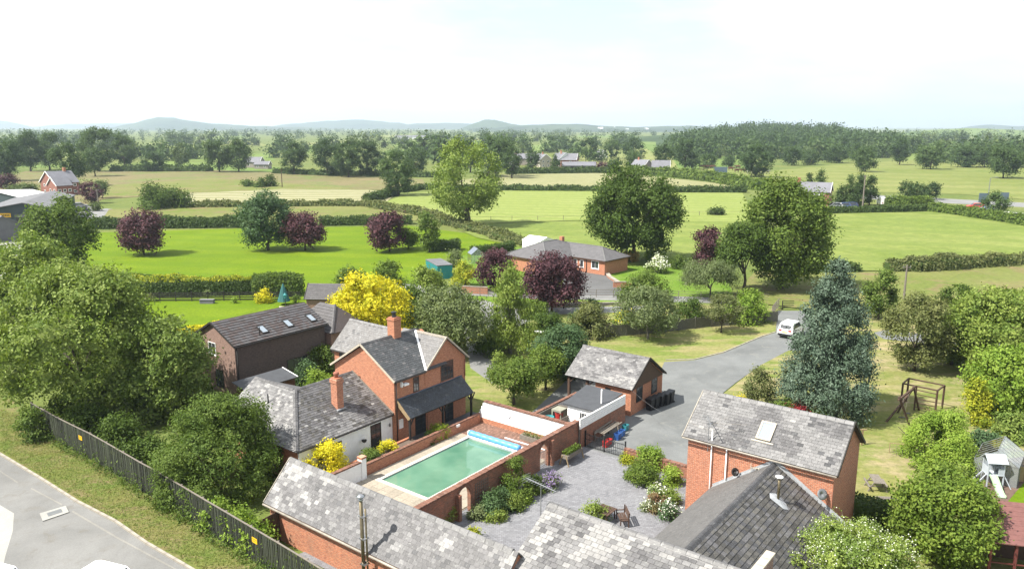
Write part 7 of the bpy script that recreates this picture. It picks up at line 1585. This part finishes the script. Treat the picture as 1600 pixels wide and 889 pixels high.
t = thing('white_roof_shed', 'low building with bright white sheet roof beyond the workshop', 'shed', G(2,326), 0, R_(-20)); m = MB(); m.prism([(-16,0),(-16,4),(0,4.6),(9,3.2),(9,0)], 0, 10, 0, 'y'); m.fix(m.build('wall', M['clad_dark'], t)); m = MB(); m.poly([(-16.4,-.4,4.1),(0,-.4,4.7),(0,10.4,4.7),(-16.4,10.4,4.1),(9.4,-.4,3.25),(9.4,10.4,3.25)], [(0,1,2,3),(1,4,5,2)]); m.build('roof', M['white'], t)
t = thing('slate_shed', 'old grey slate roofed shed at the left edge before the workshop', 'shed', G(8,378), 0, R_(48)); m = MB(); m.prism([(-4,0),(-4,3.2),(0,5.2),(4,3.2),(4,0)], 0, 14, 0, 'y'); m.fix(m.build('wall', M['asbestos'], t))
for s in (-1,1): plane_slab((0,0,0), 'roof', [(s*4.3,-.3,3.05),(s*4.3,14.3,3.05),(0,14.3,5.3+.001*s),(0,-.3,5.3+.001*s)], .12, M['roof_far'], t)
for k in range(3): window(t, (0,0,0), 'x', 2.5+4*k, 4, 1, 1.2, 1.2, 2, 2, M['white'], nrm=1)
# ================================================================== POLES, FENCES, SIGNS
def pole(name, label, px, pyb, pyt, r, mat, cat, arm=False):
    t = thing(name, label, cat, G(px, pyb), 0); h = tall(px, pyb, pyt); m = MB(); m.tube([(0,0,0),(0,0,h)], [r, r*.7], 8); m.build('pole', M[mat], t)
    if arm == 'wire': m = MB(); m.bar((-.55,0,h-.35),(.55,0,h-.35),.1,.1); m.build('crossarm', M[mat], t); [MB.build((lambda q: (q.tube([(x,0,h-.3),(x,0,h-.12)], .05, 6), q)[1])(MB()), 'insulator', M['metal_grey'], t) for x in (-.45,0,.45)]
    if arm == 'lamp': m = MB(); m.tube([(0,0,h),(.5,0,h+.25),(1.6,0,h+.3)], .06, 6); m.build('arm', M[mat], t); m = MB(); m.box(1.3,-.15,h+.2,2.1,.15,h+.38); m.build('lamp_head', M[mat], t)
    return t
pole('telegraph_pole', 'weathered wooden telegraph pole on the rough grass right of the spruce', 1412, 468, 414, .16, 'timber_grey', 'pole', 'wire')
pole('telegraph_pole', 'tall wooden pole standing behind the roadside house hedge', 1347, 331, 274, .22, 'timber_grey', 'pole', 'wire')
pole('street_lamp', 'tall pale street lamp column beside the right-hand road', 1541, 332, 279, .14, 'metal_grey', 'street lamp', 'lamp')
pole('short_pole', 'short greenish pole right of the street lamp', 1556, 332, 306, .12, 'fence_green', 'pole'); pole('telegraph_pole', 'thin dark pole in the brown meadow left of centre', 441, 293, 262, .18, 'timber_brown', 'pole'); pole('telegraph_pole', 'grey pole beside the copper tree by the far left track', 154, 322, 296, .2, 'timber_grey', 'pole', 'wire')
def sign(label, px, pyb, pyt, w, hh, mat, rot=0):
    t = thing('road_sign', label, 'road sign', G(px, pyb), 0, rot); h = tall(px, pyb, pyt); m = MB(); m.box(-w/2,0,h-hh,w/2,.08,h); m.build('panel', mat, t)
    for s in (-1,1): m = MB(); m.box(s*w*.3-.06,.08,0,s*w*.3+.06,.2,h-.1); m.build('post', M['metal_grey'], t)
    m = MB()
    for k in range(1,4): m.box(-w/2,-.03,h-hh*k/4-.02,w/2,-.0,h-hh*k/4+.02)
    m.build('stiffener', M['metal_grey'], t)
M['sign_blue'] = plain('sign_back', (0.13,0.19,0.24), .6, .1); sign('large blue-grey back of a road sign in the hedge, far right of centre', 1125, 281, 261, 6.0, 5.0, M['sign_blue'])
sign('blue road sign left of the street lamp', 1536, 320, 302, 3.0, 2.8, M['sign_blue']); sign('blue road sign right of the street lamp above the bush', 1568, 320, 301, 2.6, 2.4, M['sign_blue'])
def rail_fence(label, pts, h, rails, step, mat, name='post_and_rail_fence', pr=.05, rr=(.05,.08), board=None, cat='fence'):
    P = [Vector(G(*p)) for p in pts]; t = thing(name, label, cat, P[0], 0); o0 = P[0]; pm_ = MB(); pm_.box(-pr,-pr,0,pr,pr,h); me = pm_.mesh('post', M[mat])
    for i in range(len(P)-1):
        d = P[i+1]-P[i]; L = d.length; n = max(1, round(L/step)); a = math.atan2(d.y,d.x)
        for k in range(n):
            q = P[i].lerp(P[i+1], k/n); q2 = P[i].lerp(P[i+1], (k+1)/n); o = link_mesh('post', me, t); o.location = (q.x-o0.x,q.y-o0.y,0); o.rotation_euler = (0,0,a)
            for z in rails: m = MB((o0.x,o0.y,0)); m.bar((q.x,q.y,z),(q2.x,q2.y,z),*rr); m.build('rail', M[mat], t)
            if board: m = MB((o0.x,o0.y,0)); m.bar((q.x,q.y,h*.48),(q2.x,q2.y,h*.48),.04,h*.86); m.build('panel', M[board], t)
    return t
rail_fence('dark horizontal rail fence under the conifer hedge on the neighbour lawn', [(225,471),(300,470.5),(400,469.5),(470,469)], 1.35, (.2,.5,.8,1.1), 2.4, 'timber_black', rr=(.05,.16))
rail_fence('wooden panel fence at the back of the dry lawn', [(935,528),(1000,523),(1060,517),(1112,511),(1165,507),(1215,503)], 1.45, (), 1.9, 'fence_grey', name='panel_fence', board='fence_grey', pr=.07)
rail_fence('thin grey post fence along the lane before the bungalow', [(690,462),(780,463),(905,464),(985,465),(1060,467),(1130,469),(1200,472)], 1.1, (.35,.7,1.05), 2.4, 'timber_grey', rr=(.03,.05), pr=.04)
rail_fence('wire and post field fence across the pale field', [(700,347),(800,345),(920,344)], 1.2, (1.05,), 6, 'timber_grey', rr=(.03,.04)); rail_fence('post field fence right of the great oak', [(1065,338),(1120,337),(1160,337)], 1.2, (1.05,), 6, 'timber_grey', rr=(.03,.04))
rail_fence('brown rail fence behind the felt shed', [(332,598),(352,594),(372,590)], 1.3, (.4,.8,1.2), 1.6, 'timber_brown'); rail_fence('pale wooden gate and rails at the drive entrance', [(1206,494),(1212,486),(1218,480)], 1.3, (.3,.6,.9,1.2), 1.2, 'timber_grey', cat='gate', name='drive_gate')
rail_fence('short dark gate across the far end of the drive', [(1222,484),(1240,484)], 1.2, (.3,.6,.9,1.15), 1.2, 'timber_black', name='drive_gate', cat='gate'); rail_fence('white railings by the road at the right edge', [(1560,336),(1600,340)], 1.1, (.5,1.0), 3, 'white', pr=.08, rr=(.08,.12))
cb_ = thing('overhead_cable', 'thin pale overhead cable from the garage to the tall barn', 'cable', FW(20.3,7.4), 0, FANG); m = MB((20.3,-7.4,0)); q0, q1 = Vector((20.2,-7.5,2.3)), Vector((9.5,-17.8,5.4)); m.tube([q0.lerp(q1,k/8)-Vector((0,0,.5*math.sin(math.pi*k/8))) for k in range(9)], .007, 4); m.build('wire', M['metal_grey'], cb_)
# ================================================================== RIGHT-HAND GARDEN
def lp(t, px, py, z=0): x, y = G(px, py, z); return Vector((x-t.location.x, y-t.location.y, z))
t = thing('swing_frame', 'dark timber swing A-frame leaning over the parched lawn', 'swing', G(1384,660), 0); w = M['timber_brown']
top1, top2 = lp(t,1406,623,2.3), lp(t,1428,606,2.3); feet = [lp(t,1384,660),lp(t,1421,664),lp(t,1402,645),lp(t,1436,641)]
for a, b in ((feet[0],top2),(feet[1],top1),(feet[2],top1.lerp(top2,.9)),(feet[3],top2)): m = MB(); m.bar(a, b+(b-a).normalized()*.2, .12, .12); m.build('leg', w, t)
m = MB(); m.bar(top1+(top1-top2)*.1, top2, .13, .13); m.build('beam', w, t)
for f in (.3,.65): c = top1.lerp(top2,f); m = MB(); m.tube([c,(c.x-.2,c.y-.05,.5)], .012, 4); m.tube([c+Vector((.02,.1,0)),(c.x+.2,c.y+.05,.5)], .012, 4); m.build('rope', M['timber_grey'], t); m = MB(); m.box(c.x-.24,c.y-.1,.46,c.x+.24,c.y+.1,.5); m.build('swing_seat', M['metal_black'], t)
t = thing('climbing_frame', 'rectangular timber climbing frame with ladder rungs behind the swing', 'climbing frame', G(1413,629), 0); H_ = 2.1
c4 = [lp(t,1411,599,H_),lp(t,1465,610,H_),lp(t,1476,602,H_),lp(t,1420,591,H_)]
for c in c4: m = MB(); m.box(c.x-.06,c.y-.06,0,c.x+.06,c.y+.06,H_); m.build('post', w, t)
for i in range(4): m = MB(); m.bar(c4[i], c4[(i+1)%4], .1, .1); m.build('beam', w, t)
mid = c4[0].lerp(c4[1], .4); m = MB(); m.box(mid.x-.05,mid.y-.05,0,mid.x+.05,mid.y+.05,H_); m.build('post', w, t)
for k in range(5): z = .35+.36*k; m = MB(); m.bar((mid.x,mid.y,z),(c4[1].x,c4[1].y,z),.06,.06); m.build('rung', w, t)
def picnic(label, px, py, rot, s=1):
    t = thing('picnic_table', label, 'picnic table', G(px,py), 0, rot)
    for k in range(5): m = MB(); m.box(-.8*s,(-.35+.145*k)*s,.7,.8*s,(-.22+.145*k)*s,.74); m.build('slat', M['timber_grey'], t)
    for y in (-.72,.6): m = MB(); m.box(-.8*s,y*s,.42,.8*s,(y+.13)*s,.46); m.build('bench', M['timber_grey'], t)
    for x in (-.5,.5):
        for sg_ in (-1,1): m = MB(); m.bar((x*s,sg_*.7*s,0),(x*s,sg_*.25*s,.7),.08,.06); m.build('leg', M['timber_grey'], t)
        m = MB(); m.bar((x*s,-.75*s,.4),(x*s,.75*s,.4),.06,.06); m.build('brace', M['timber_grey'], t)
picnic('small weathered picnic table on the lawn right of the tall barn', 1368, 764, R_(80), .85)
t = thing('low_bench', 'low slatted bench lying near the big elder bush', 'bench', G(1384,784), 0, R_(-5)); [ (lambda m: (m.box(-.6,-.2+.14*k,.25,.6,-.09+.14*k,.29), m.build('slat', M['timber_grey'], t)))(MB()) for k in range(3)]; [ (lambda m: (m.box(x,-.2,0,x+.06,.2,.25), m.build('leg', M['timber_grey'], t)))(MB()) for x in (-.55,.5)]
t = thing('clothes_post', 'pale timber post with short crossarm behind the tall barn corner', 'post', G(1346,696), 0); m = MB(); m.box(-.05,-.05,0,.05,.05,1.3); m.build('post', M['timber_tan'], t); m = MB(); m.box(-.4,-.04,1.2,.3,.04,1.28); m.build('crossarm', M['timber_tan'], t)
t = thing('goal_net', 'low garden goal frame with slack net on the lawn', 'goal', G(1389,708), 0, R_(-18)); 
for x in (0,1.6): m = MB(); m.tube([(x,0,0),(x,0,.8)], .03, 5); m.build('post', M['timber_tan'], t)
m = MB(); m.tube([(0,0,.8),(1.6,0,.8)], .03, 5); m.build('crossbar', M['timber_tan'], t); m = MB(); [m.tube([(.2*k,0,.8),(.2*k,-.6,0)], .006, 3) for k in range(9)]; [m.tube([(0,-.12*k,.8-.16*k),(1.6,-.12*k,.8-.16*k)], .006, 3) for k in range(5)]; m.build('net', M['timber_grey'], t)
# play tower with slide
t = thing('play_tower', 'pale blue-grey playhouse tower with pitched roof and pale green slide', 'playhouse', G(1549,758), 0, R_(-8)); t.scale = (.86,.86,.9); pb = plain('pale_blue_paint', (.55,.60,.66), .6, .08)
for x in (-.55,.55):
    for y in (-.45,.45): m = MB(); m.box(x-.04,y-.04,0,x+.04,y+.04,2.0); m.build('post', pb, t)
m = MB(); m.box(-.6,-.5,.95,.6,.5,1.0); m.build('floor', pb, t)
for a in ((-.55,.43,1.0,.55,.46,1.9),(-.58,-.45,1.0,-.55,.45,1.55),(.55,-.45,1.0,.58,.45,1.55),(.15,-.47,1.0,.55,-.44,1.5)): m = MB(); m.box(*a); m.build('wall_panel', pb, t)
for s in (-1,1): plane_slab((0,0,0), 'roof', [(-.72,s*.68,1.95),(.72,s*.68,1.95),(.72,0,2.45+.001*s),(-.72,0,2.45+.001*s)], .04, pb, t)
sl_ = plain('pale_green_slide', (.50,.72,.45), .35, .05); m = MB(); q = [(-.5,.98),(-.9,.8),(-1.6,.35),(-2.0,.15),(-2.3,.13)]
for (a,z0),(b,z1) in zip(q, q[1:]): m.poly([(-.45,a,z0),(0.0,a,z0),(0.0,b,z1),(-.45,b,z1),(-.45,a,z0-.04),(0,a,z0-.04),(0,b,z1-.04),(-.45,b,z1-.04)], [(0,1,2,3),(7,6,5,4)]); m.bar((-.45,a,z0+.06),(-.45,b,z1+.06),.04,.14); m.bar((0,a,z0+.06),(0,b,z1+.06),.04,.14)
m.build('slide', sl_, t); m = MB(); m.bar((-.6,-.3,1.0),(-1.5,-.5,0),.06,.06); m.bar((-.6,.3,1.0),(-1.5,.3,0),.06,.06); m.bar((.6,-.4,1.0),(1.1,-.7,0),.06,.06); m.build('strut', pb, t)
t = thing('wicker_screen', 'tan woven screen between the slide tower and the greenhouse', 'screen', G(1578,752), 0, R_(-10)); [ (lambda m: (m.box(-1.0+.2*k,-.02-.02*(k%2),0,-.81+.2*k,.02-.02*(k%2),1.1+.03*math.sin(k*2)), m.build('panel', M['timber_tan'], t)))(MB()) for k in range(10)]
# red-brown tiled pavilion in the lower right corner
t = thing('garden_pavilion', 'open timber pavilion with dull red boarded roof in the lower right corner', 'pavilion', G(1590,880), 0, R_(-14)); rd = plain('red_boards', (.20,.085,.075), .85, .3, 3); rp = plain('red_timber', (.16,.035,.03), .7, .3)
bl_ = lp(t,1545,846,2.2); tl_ = lp(t,1545,795,3.0); 
R3 = Matrix.Rotation(-R_(-14), 3, 'Z'); bl_ = R3 @ bl_; x0_, y0_ = bl_.x, bl_.y
for k in range(9): z0 = 2.2+.12*k; y = y0_+.3*k; m = MB(); m.poly([(x0_,y,z0),(x0_+5,y,z0),(x0_+5,y+.33,z0+.12),(x0_,y+.33,z0+.12),(x0_,y,z0-.05),(x0_+5,y,z0-.05),(x0_+5,y+.33,z0+.07),(x0_,y+.33,z0+.07)], [(0,1,2,3),(0,4,5,1),(1,5,6,2),(3,7,4,0)]); m.build('roof_board', rd, t)
for x in (.15,1.3,2.4,4.0): m = MB(); m.box(x0_+x,y0_+.1,0,x0_+x+.12,y0_+.22,2.15); m.build('post', rp, t)
m = MB(); m.box(x0_,y0_+2.6,0,x0_+5,y0_+2.7,3.1); m.build('rear_wall', M['timber_brown'], t); m = MB(); m.box(x0_,y0_+.1,.0,x0_+5,y0_+.18,.5); m.build('plinth', M['cream'], t); m = MB(); m.box(x0_+.2,y0_+.12,1.0,x0_+4.9,y0_+.16,1.06); m.build('rail', rp, t)
# neighbour's patio: closed parasol, lamp, pots
t = thing('parasol', 'closed teal green parasol on the neighbour patio', 'parasol', G(444,476), 0); m = MB(); m.tube([(0,0,0),(0,0,2.9)], .03, 6); m.build('pole', M['metal_grey'], t); m = MB(); m.lathe((0,0,0), [(.85,.5),(.6,1.2),(.3,2.2),(.12,2.7),(.05,2.85)], 9); m.build('canopy', plain('teal_canvas', (.02,.13,.13), .8, .2), t)
t = thing('garden_lantern', 'green lamp post with glass lantern before the teal parasol', 'lamp post', G(447,488), 0); m = MB(); m.tube([(0,0,0),(0,0,1.8)], .05, 8); m.build('post', M['metal_black'], t); m = MB(); m.lathe((0,0,1.8), [(.12,0),(.22,.4),(.24,.45),(.05,.7)], 6); m.build('lantern', M['teal'], t)
t = thing('stone_trough', 'blue-grey stone trough on the neighbour lawn', 'trough', G(324,474), 0); m = MB(); m.box(-.9,-.3,0,.9,.3,.55); m.box(-.95,-.35,.5,.95,.35,.56); m.build('body', M['roof_far'], t)
t = thing('patio', 'pinkish paved patio corner beyond the long tiled roof', 'patio', G(450,492), .13); m = MB(); m.face([tuple(lp(t,*q)) for q in [(438,498),(480,498),(478,480),(436,480)]]); m.build('paving', M['cream'], t)
t = thing('garden_table', 'white garden table and teal cover glimpsed beside the birch', 'table', G(842,528), 0); m = MB(); m.box(-.8,-.4,.7,.8,.4,.74); m.build('top', M['white'], t); [ (lambda m: (m.box(x,y,0,x+.05,y+.05,.7), m.build('leg', M['white'], t)))(MB()) for x in (-.75,.7) for y in (-.35,.3)]
# cows in the far pasture
def cow_mesh(c):
    m = MB(); m.tube([(-1.1,0,1.0),(-.9,0,1.12),(-.3,0,1.1),(.4,0,1.12),(.9,0,1.15),(1.15,0,1.2)], [.2,.36,.42,.4,.33,.2], 8); m.tube([(.95,0,1.2),(1.3,0,1.3),(1.55,0,1.1),(1.75,0,.9)], [.2,.17,.15,.1], 7)
    for x, y in ((-.85,-.22),(-.85,.22),(.75,-.2),(.75,.2)): m.tube([(x,y,1.0),(x+.03,y,.5),(x,y,0)], [.16,.08,.06], 6)
    m.tube([(-1.12,0,1.2),(-1.2,0,.6)], [.04,.02], 4); m.tube([(1.4,.1,1.35),(1.35,.28,1.38)], .04, 4); m.tube([(1.4,-.1,1.35),(1.35,-.28,1.38)], .04, 4); return m.mesh('cow', c)
cwm = [cow_mesh(plain('brown_hide', (.13,.05,.025), .8, .3)), cow_mesh(plain('white_hide', (.6,.57,.5), .8, .2))]
for i, (x, y, b) in enumerate([(1142,267,0),(1153,264,0),(1151,270,0),(1161,270,0),(1166,270,0),(1171,271,1),(1185,271,1),(1198,272,1),(1096,264,0),(1104,264,0),(1113,264,0)]):
    o = link_mesh('cow', cwm[b]); o.location = (*G(x, y), .1); o.scale = (1.25,)*3; o.rotation_euler = (0,0,[0,3.1,.4,2.8,.2][i%5]); tag(o, ['brown cow grazing in the far right-hand pasture','white cow grazing in the far right-hand pasture'][b], 'cow', ['brown cows in the far pasture','white cows in the far pasture'][b])
# ================================================================== FAR TREES
FT_ = [ # px, base, top, width, leaf, label
 (8,283,214,58,0,'dark tree cut by the left edge beyond the workshops'),(48,268,205,36,0,'tall dark tree second from the left edge'),(78,266,204,42,0,'tall tree behind the red brick house, nearest its left'),(110,292,221,54,0,'big dark tree standing behind the red brick gabled house'),
 (155,268,196,54,0,'tallest dark oak on the left skyline'),(149,276,232,36,0,'smaller tree at the foot of the tallest left oak'),(195,264,209,38,0,'dark tree right of the tallest left oak'),(239,268,238,42,0,'low spreading tree on the long thin hedge'),(284,263,224,26,1,'pale slender tree alone left of the far pair'),
 (343,269,214,46,0,'left tree of the joined far oak pair'),(373,269,216,46,0,'right tree of the joined far oak pair'),(460,273,221,42,0,'single upright oak left of the big oak cluster'),(512,275,219,50,0,'left oak of the big far cluster'),(545,277,216,52,0,'middle oak of the big far cluster'),(575,275,220,46,0,'right oak of the big far cluster'),
 (622,306,233,62,0,'dark leaning oak left of the great pale ash'),(650,272,228,40,0,'rounded tree behind the leaning oak'),(775,276,211,66,0,'dark broad tree right behind the pale ash'),(735,270,214,34,0,'tree immediately behind the great pale ash top'),
 (800,279,226,28,0,'narrow tree left of the far farm'),(832,268,232,22,0,'small tree before the far farmhouses, leftmost'),(867,268,244,22,0,'dark small conifer before the white gable house'),(918,250,216,38,0,'oak on the field edge above the far farm'),(955,249,219,32,0,'second oak on the field edge above the far farm'),(990,251,216,40,0,'third oak on the field edge above the far farm'),
 (942,268,253,20,2,'little copper tree by the far farm shed'),(961,271,244,24,0,'tree right of the little copper one'),(988,266,240,26,0,'round tree left of the pale cottage in the hedge'),(1003,266,249,12,0,'narrow conifer beside the pale cottage'),(1035,267,223,30,0,'ragged tree above the hedge, left of the tall pine'),(1070,265,213,26,0,'tall pine with bare stem before the woods'),
 (1086,265,241,22,0,'small tree at the foot of the tall pine'),(1107,263,240,24,0,'round tree second right of the tall pine'),(1138,262,244,18,0,'little round tree near the grazing cows'),(1181,277,226,58,0,'broad parkland oak above the grazing cows'),
 (1237,259,229,34,0,'parkland tree left of the wood edge'),(1266,258,234,28,0,'second parkland tree along the wood edge'),(1294,254,236,20,0,'small tree third along the wood edge'),(1307,255,226,28,0,'tree fourth along the wood edge'),(1340,256,226,24,0,'tree fifth along the wood edge'),(1352,269,229,36,0,'upright oak standing forward of the wood'),(1405,258,217,26,0,'slender oak right of the forward one'),
 (1454,265,223,46,0,'round solitary oak in the right-hand pasture'),(1567,279,229,56,0,'low spreading oak in the pasture near the right edge'),(1506,262,232,44,0,'light green bushy tree beyond the solitary oak'),(1538,262,230,48,0,'second light green bushy tree toward the right edge'),(1590,262,226,44,0,'dark tree at the right edge of the pasture'),
 (1262,318,272,24,0,'dark conifer left of the roadside house chimney'),(1280,320,268,34,0,'big dark conifer behind the roadside house'),(1312,322,290,16,0,'small dark conifer right of the roadside house'),(1326,322,275,24,0,'brown tinged conifer, left of three by the pole'),(1341,323,270,24,0,'brown tinged conifer, middle of three by the pole'),(1358,321,274,22,0,'brown tinged conifer, right of three by the pole'),
 (1415,314,284,22,0,'dark tree behind the tall clipped hedge, left one'),(1431,315,286,24,0,'dark tree behind the tall clipped hedge, middle one'),(1454,312,285,26,0,'small pine behind the right end of the clipped hedge'),(1553,335,300,40,0,'dark bushy tree between the two blue road signs'),
 (12,300,272,30,2,'copper tree at the left edge before the workshops'),(143,318,285,34,2,'copper tree by the far left track'),(115,300,282,30,1,'green bush behind the workshop roof'),(40,304,288,50,1,'pale green bushes left of the red brick house'),(150,330,318,13,1,'clipped oval topiary on the workshop lawn'),(160,310,282,22,1,'thin pale tree right of the far copper tree')]
LM = [M['lf_far'], M['lf_far2'], M['lf_copper']]
for i, (x, b, tp, w, k, l) in enumerate(FT_):
    big = (b-tp); tree('field_tree', l, 'tree', x, b, tp, w, LM[k], core=.85, n=int(900+big*big*1.5), leaf=max(.3, 1.9*math.hypot(*G(x,b))/FPX*1.4*.72), lobes=34, lr=.3, bot=.06, seed=300+i, shape='cone' if 'conifer' in l and big > 20 else 'round')
tree('pale_ash', 'great open crowned pale ash standing where the hedges meet, centre left', 'tree', 730, 353, 219, 112, M['lf_light'], n=15000, leaf=.55, lobes=60, lr=.22, bot=.10, seed=299, spread=.85, tr=.8, core=.5, jit=.8)
# shared crowns for the crowd of far trees
def far_var(i):
    rng = np.random.default_rng(900+i); V, F, T3, C = crown_arrays(rng, (.5,.5,.47), 11, .42, 300, .17, 'round' if i % 3 else 'column'); V = V+np.array([0,0,.52]); V[:,2] = np.maximum(V[:,2], 0)
    me = raw_mesh('tree', V, F, T3, [M['lf_far'] if i % 4 else M['lf_far2']]); return me, (V, F, T3)
FV = [far_var(i) for i in range(8)]
rng = np.random.default_rng(42); spots = []
BELT = [((-60,262),(40,252),14,13),((60,236),(230,232),30,15),((200,250),(440,246),26,12),((0,226),(250,222),46,15),((250,228),(420,226),30,14),((430,238),(600,232),26,13),((590,252),(690,246),16,14),((600,226),(800,226),34,14),((690,256),(800,258),18,14),((800,240),(900,236),16,13),((820,250),(1000,254),16,9),
 ((560,218),(760,216),40,14),((900,230),(1000,226),18,12),((1040,250),(1200,247),30,12),((1200,250),(1400,246),40,12),((1400,240),(1620,238),40,13),((1440,252),(1640,250),34,12),((0,216),(400,214),70,15),((400,218),(560,217),26,14),((780,222),(900,220),24,13),((1400,228),(1620,226),44,14),((1400,218),(1620,217),50,14),((400,212),(900,211),90,14),((-80,211),(500,209.5),110,15),((800,214),(1060,213),60,14),((1380,212),(1640,211),60,14),((0,207),(900,206.5),150,14),((850,208),(1100,207.5),60,13)]
for bi, (p, q, n, hh) in enumerate(BELT):
    for k in range(int(n*(.62 if p[1] > 224 else .8))):
        f = rng.random(); px = p[0]+(q[0]-p[0])*f; py = p[1]+(q[1]-p[1])*f+rng.normal()*(p[1]-199)*.035; x, y = G(px, py); spots.append((math.hypot(x,y), x, y, hh*rng.uniform(.45,1.2), bi, px))
spots.sort(); LMK = ['above the workshops at the left edge','beside the tallest left skyline oak','below the long left hill','around the joined oak pair','above the pale stone cottage','behind the big oak cluster','left of the great pale ash','under the small pointed hill','left of the far farm','above the far farm','beyond the pale cottage hedge','before the wooded rise','on the near edge of the wood','at the right end of the wood','behind the solitary pasture oak','at the far right edge']
bulkV = []; bulkF = []; bulkT = []; nb = 0
for i, (d, x, y, h, bi, px) in enumerate(spots):
    v = int(rng.integers(0, 8)); s = h*rng.uniform(.85,1.25); r = rng.uniform(0, 6.28)
    if i < 290:
        o = link_mesh('tree', FV[v][0]); o.location = (x, y, 0); o.scale = (s, s, h); o.rotation_euler = (0,0,r); zi = int(min(15, max(0, px//100))); nf = 'nearer' if d < 700 else 'farther' if d < 1100 else 'faint'
        tag(o, f'{nf} tree in the belt {LMK[zi]}', 'tree', f'{nf} trees {LMK[zi]}')
    else:
        V, F, T3 = FV[v][1]; c, s_ = math.cos(r), math.sin(r); sel = rng.choice(len(F), 90, replace=False); F2 = F[sel]; idx = np.unique(F2); mp_ = -np.ones(len(V), int); idx = np.concatenate([idx, np.unique(T3)]); mp_[idx] = np.arange(len(idx)); 
        W_ = V[idx].copy(); ct = V[F2].mean(axis=1); 
        X = W_*np.array([s,s,h]); X = np.stack([X[:,0]*c-X[:,1]*s_+x, X[:,0]*s_+X[:,1]*c+y, X[:,2]], axis=1); bulkV.append(X); bulkF.append(mp_[F2]+nb); bulkT.append(mp_[T3]+nb); nb += len(X)
tag(link_mesh('distant_trees', raw_mesh('distant_trees', np.concatenate(bulkV), np.concatenate(bulkF), np.concatenate(bulkT), [M['lf_far']])), 'hazy mass of distant trees stretching across the plain to the hills', None, None, 'stuff')
# the wooded rise at the right
bulkV = []; bulkF = []; bulkT = []; nb = 0; gV = []
def rise(x, y): px = 800+FPX*x/max(1,y); return max(0, min(1, (y-640)/520))**1.3*13*max(0, 1-((px-1215)/190)**2)
for k in range(900):
    y = 610+620*rng.random(); px = rng.uniform(1040, 1400)
    lim = np.interp(px, [1040,1100,1180,1260,1330,1400], [760,1000,1230,1230,950,760])
    if y > lim: continue
    x = (px-800)/FPX*y; h = rng.uniform(12,18); v = int(rng.integers(0,8)); V, F, T3 = FV[v][1]; s = h*rng.uniform(.6,.85); sel = rng.choice(len(F), 130, replace=False); F2 = F[sel]; idx = np.concatenate([np.unique(F2), np.unique(T3)]); mp_ = -np.ones(len(V), int); mp_[idx] = np.arange(len(idx)); X = V[idx]*np.array([s,s,h])+np.array([x,y,rise(x,y)]); bulkV.append(X); bulkF.append(mp_[F2]+nb); bulkT.append(mp_[T3]+nb); nb += len(X)
tag(link_mesh('hill_wood', raw_mesh('hill_wood', np.concatenate(bulkV), np.concatenate(bulkF), np.concatenate(bulkT), [M['lf_far']])), 'dark wood covering the low rise on the right skyline', None, None, 'stuff')
gm_ = MB(); NX, NY = 30, 14
vv = [((1020+400*i/NX-800)/FPX*(600+700*j/NY), 600+700*j/NY, rise((1020+400*i/NX-800)/FPX*(600+700*j/NY), 600+700*j/NY)-.05) for j in range(NY+1) for i in range(NX+1)]
gm_.poly(vv, [(j*(NX+1)+i, j*(NX+1)+i+1, (j+1)*(NX+1)+i+1, (j+1)*(NX+1)+i) for j in range(NY) for i in range(NX)]); tag(gm_.build('wooded_rise', M['hill_wood']), kind='structure')
# tiny houses of the far hillside village
vm = MB(); vm.prism([(-4,0),(-4,4.5),(0,7.5),(4,4.5),(4,0)], 0, 10, 0, 'y'); vme = vm.mesh('distant_house', [M['render_white']])
for k in range(34):
    px = rng.uniform(820, 1130); D = rng.uniform(3650, 4000); x = (px-800)/FPX*D; z = rng.uniform(2, 14); o = link_mesh('distant_house', vme); o.location = (x, D, z-3); o.scale = (1.6,1.6,1.4); o.rotation_euler = (0,0,rng.uniform(0,3)); tag(o, 'tiny pale house scattered on the hazy hillside beyond the plain', 'house', 'pale houses on the far hillside')

# ------------------------------------------------------------------ haze: one box of thin air round everything
hz = MB(); hz.box(-9500, -400, -1.5, 9500, 14800, 260)
ho = hz.build('haze', []); ho.data.materials.clear()
hm = bpy.data.materials.new('haze_air'); hm.use_nodes = True; t = hm.node_tree; t.nodes.clear()
oo = _n(t, 'ShaderNodeOutputMaterial'); vo = _n(t, 'ShaderNodeVolumePrincipled')
vo.inputs['Density'].default_value = 0.00014; vo.inputs['Color'].default_value = (0.74, 0.88, 1.0, 1); vo.inputs['Anisotropy'].default_value = 0.2
t.links.new(vo.outputs[0], oo.inputs['Volume']); ho.data.materials.append(hm); tag(ho, kind='stuff')
ho.visible_shadow = True
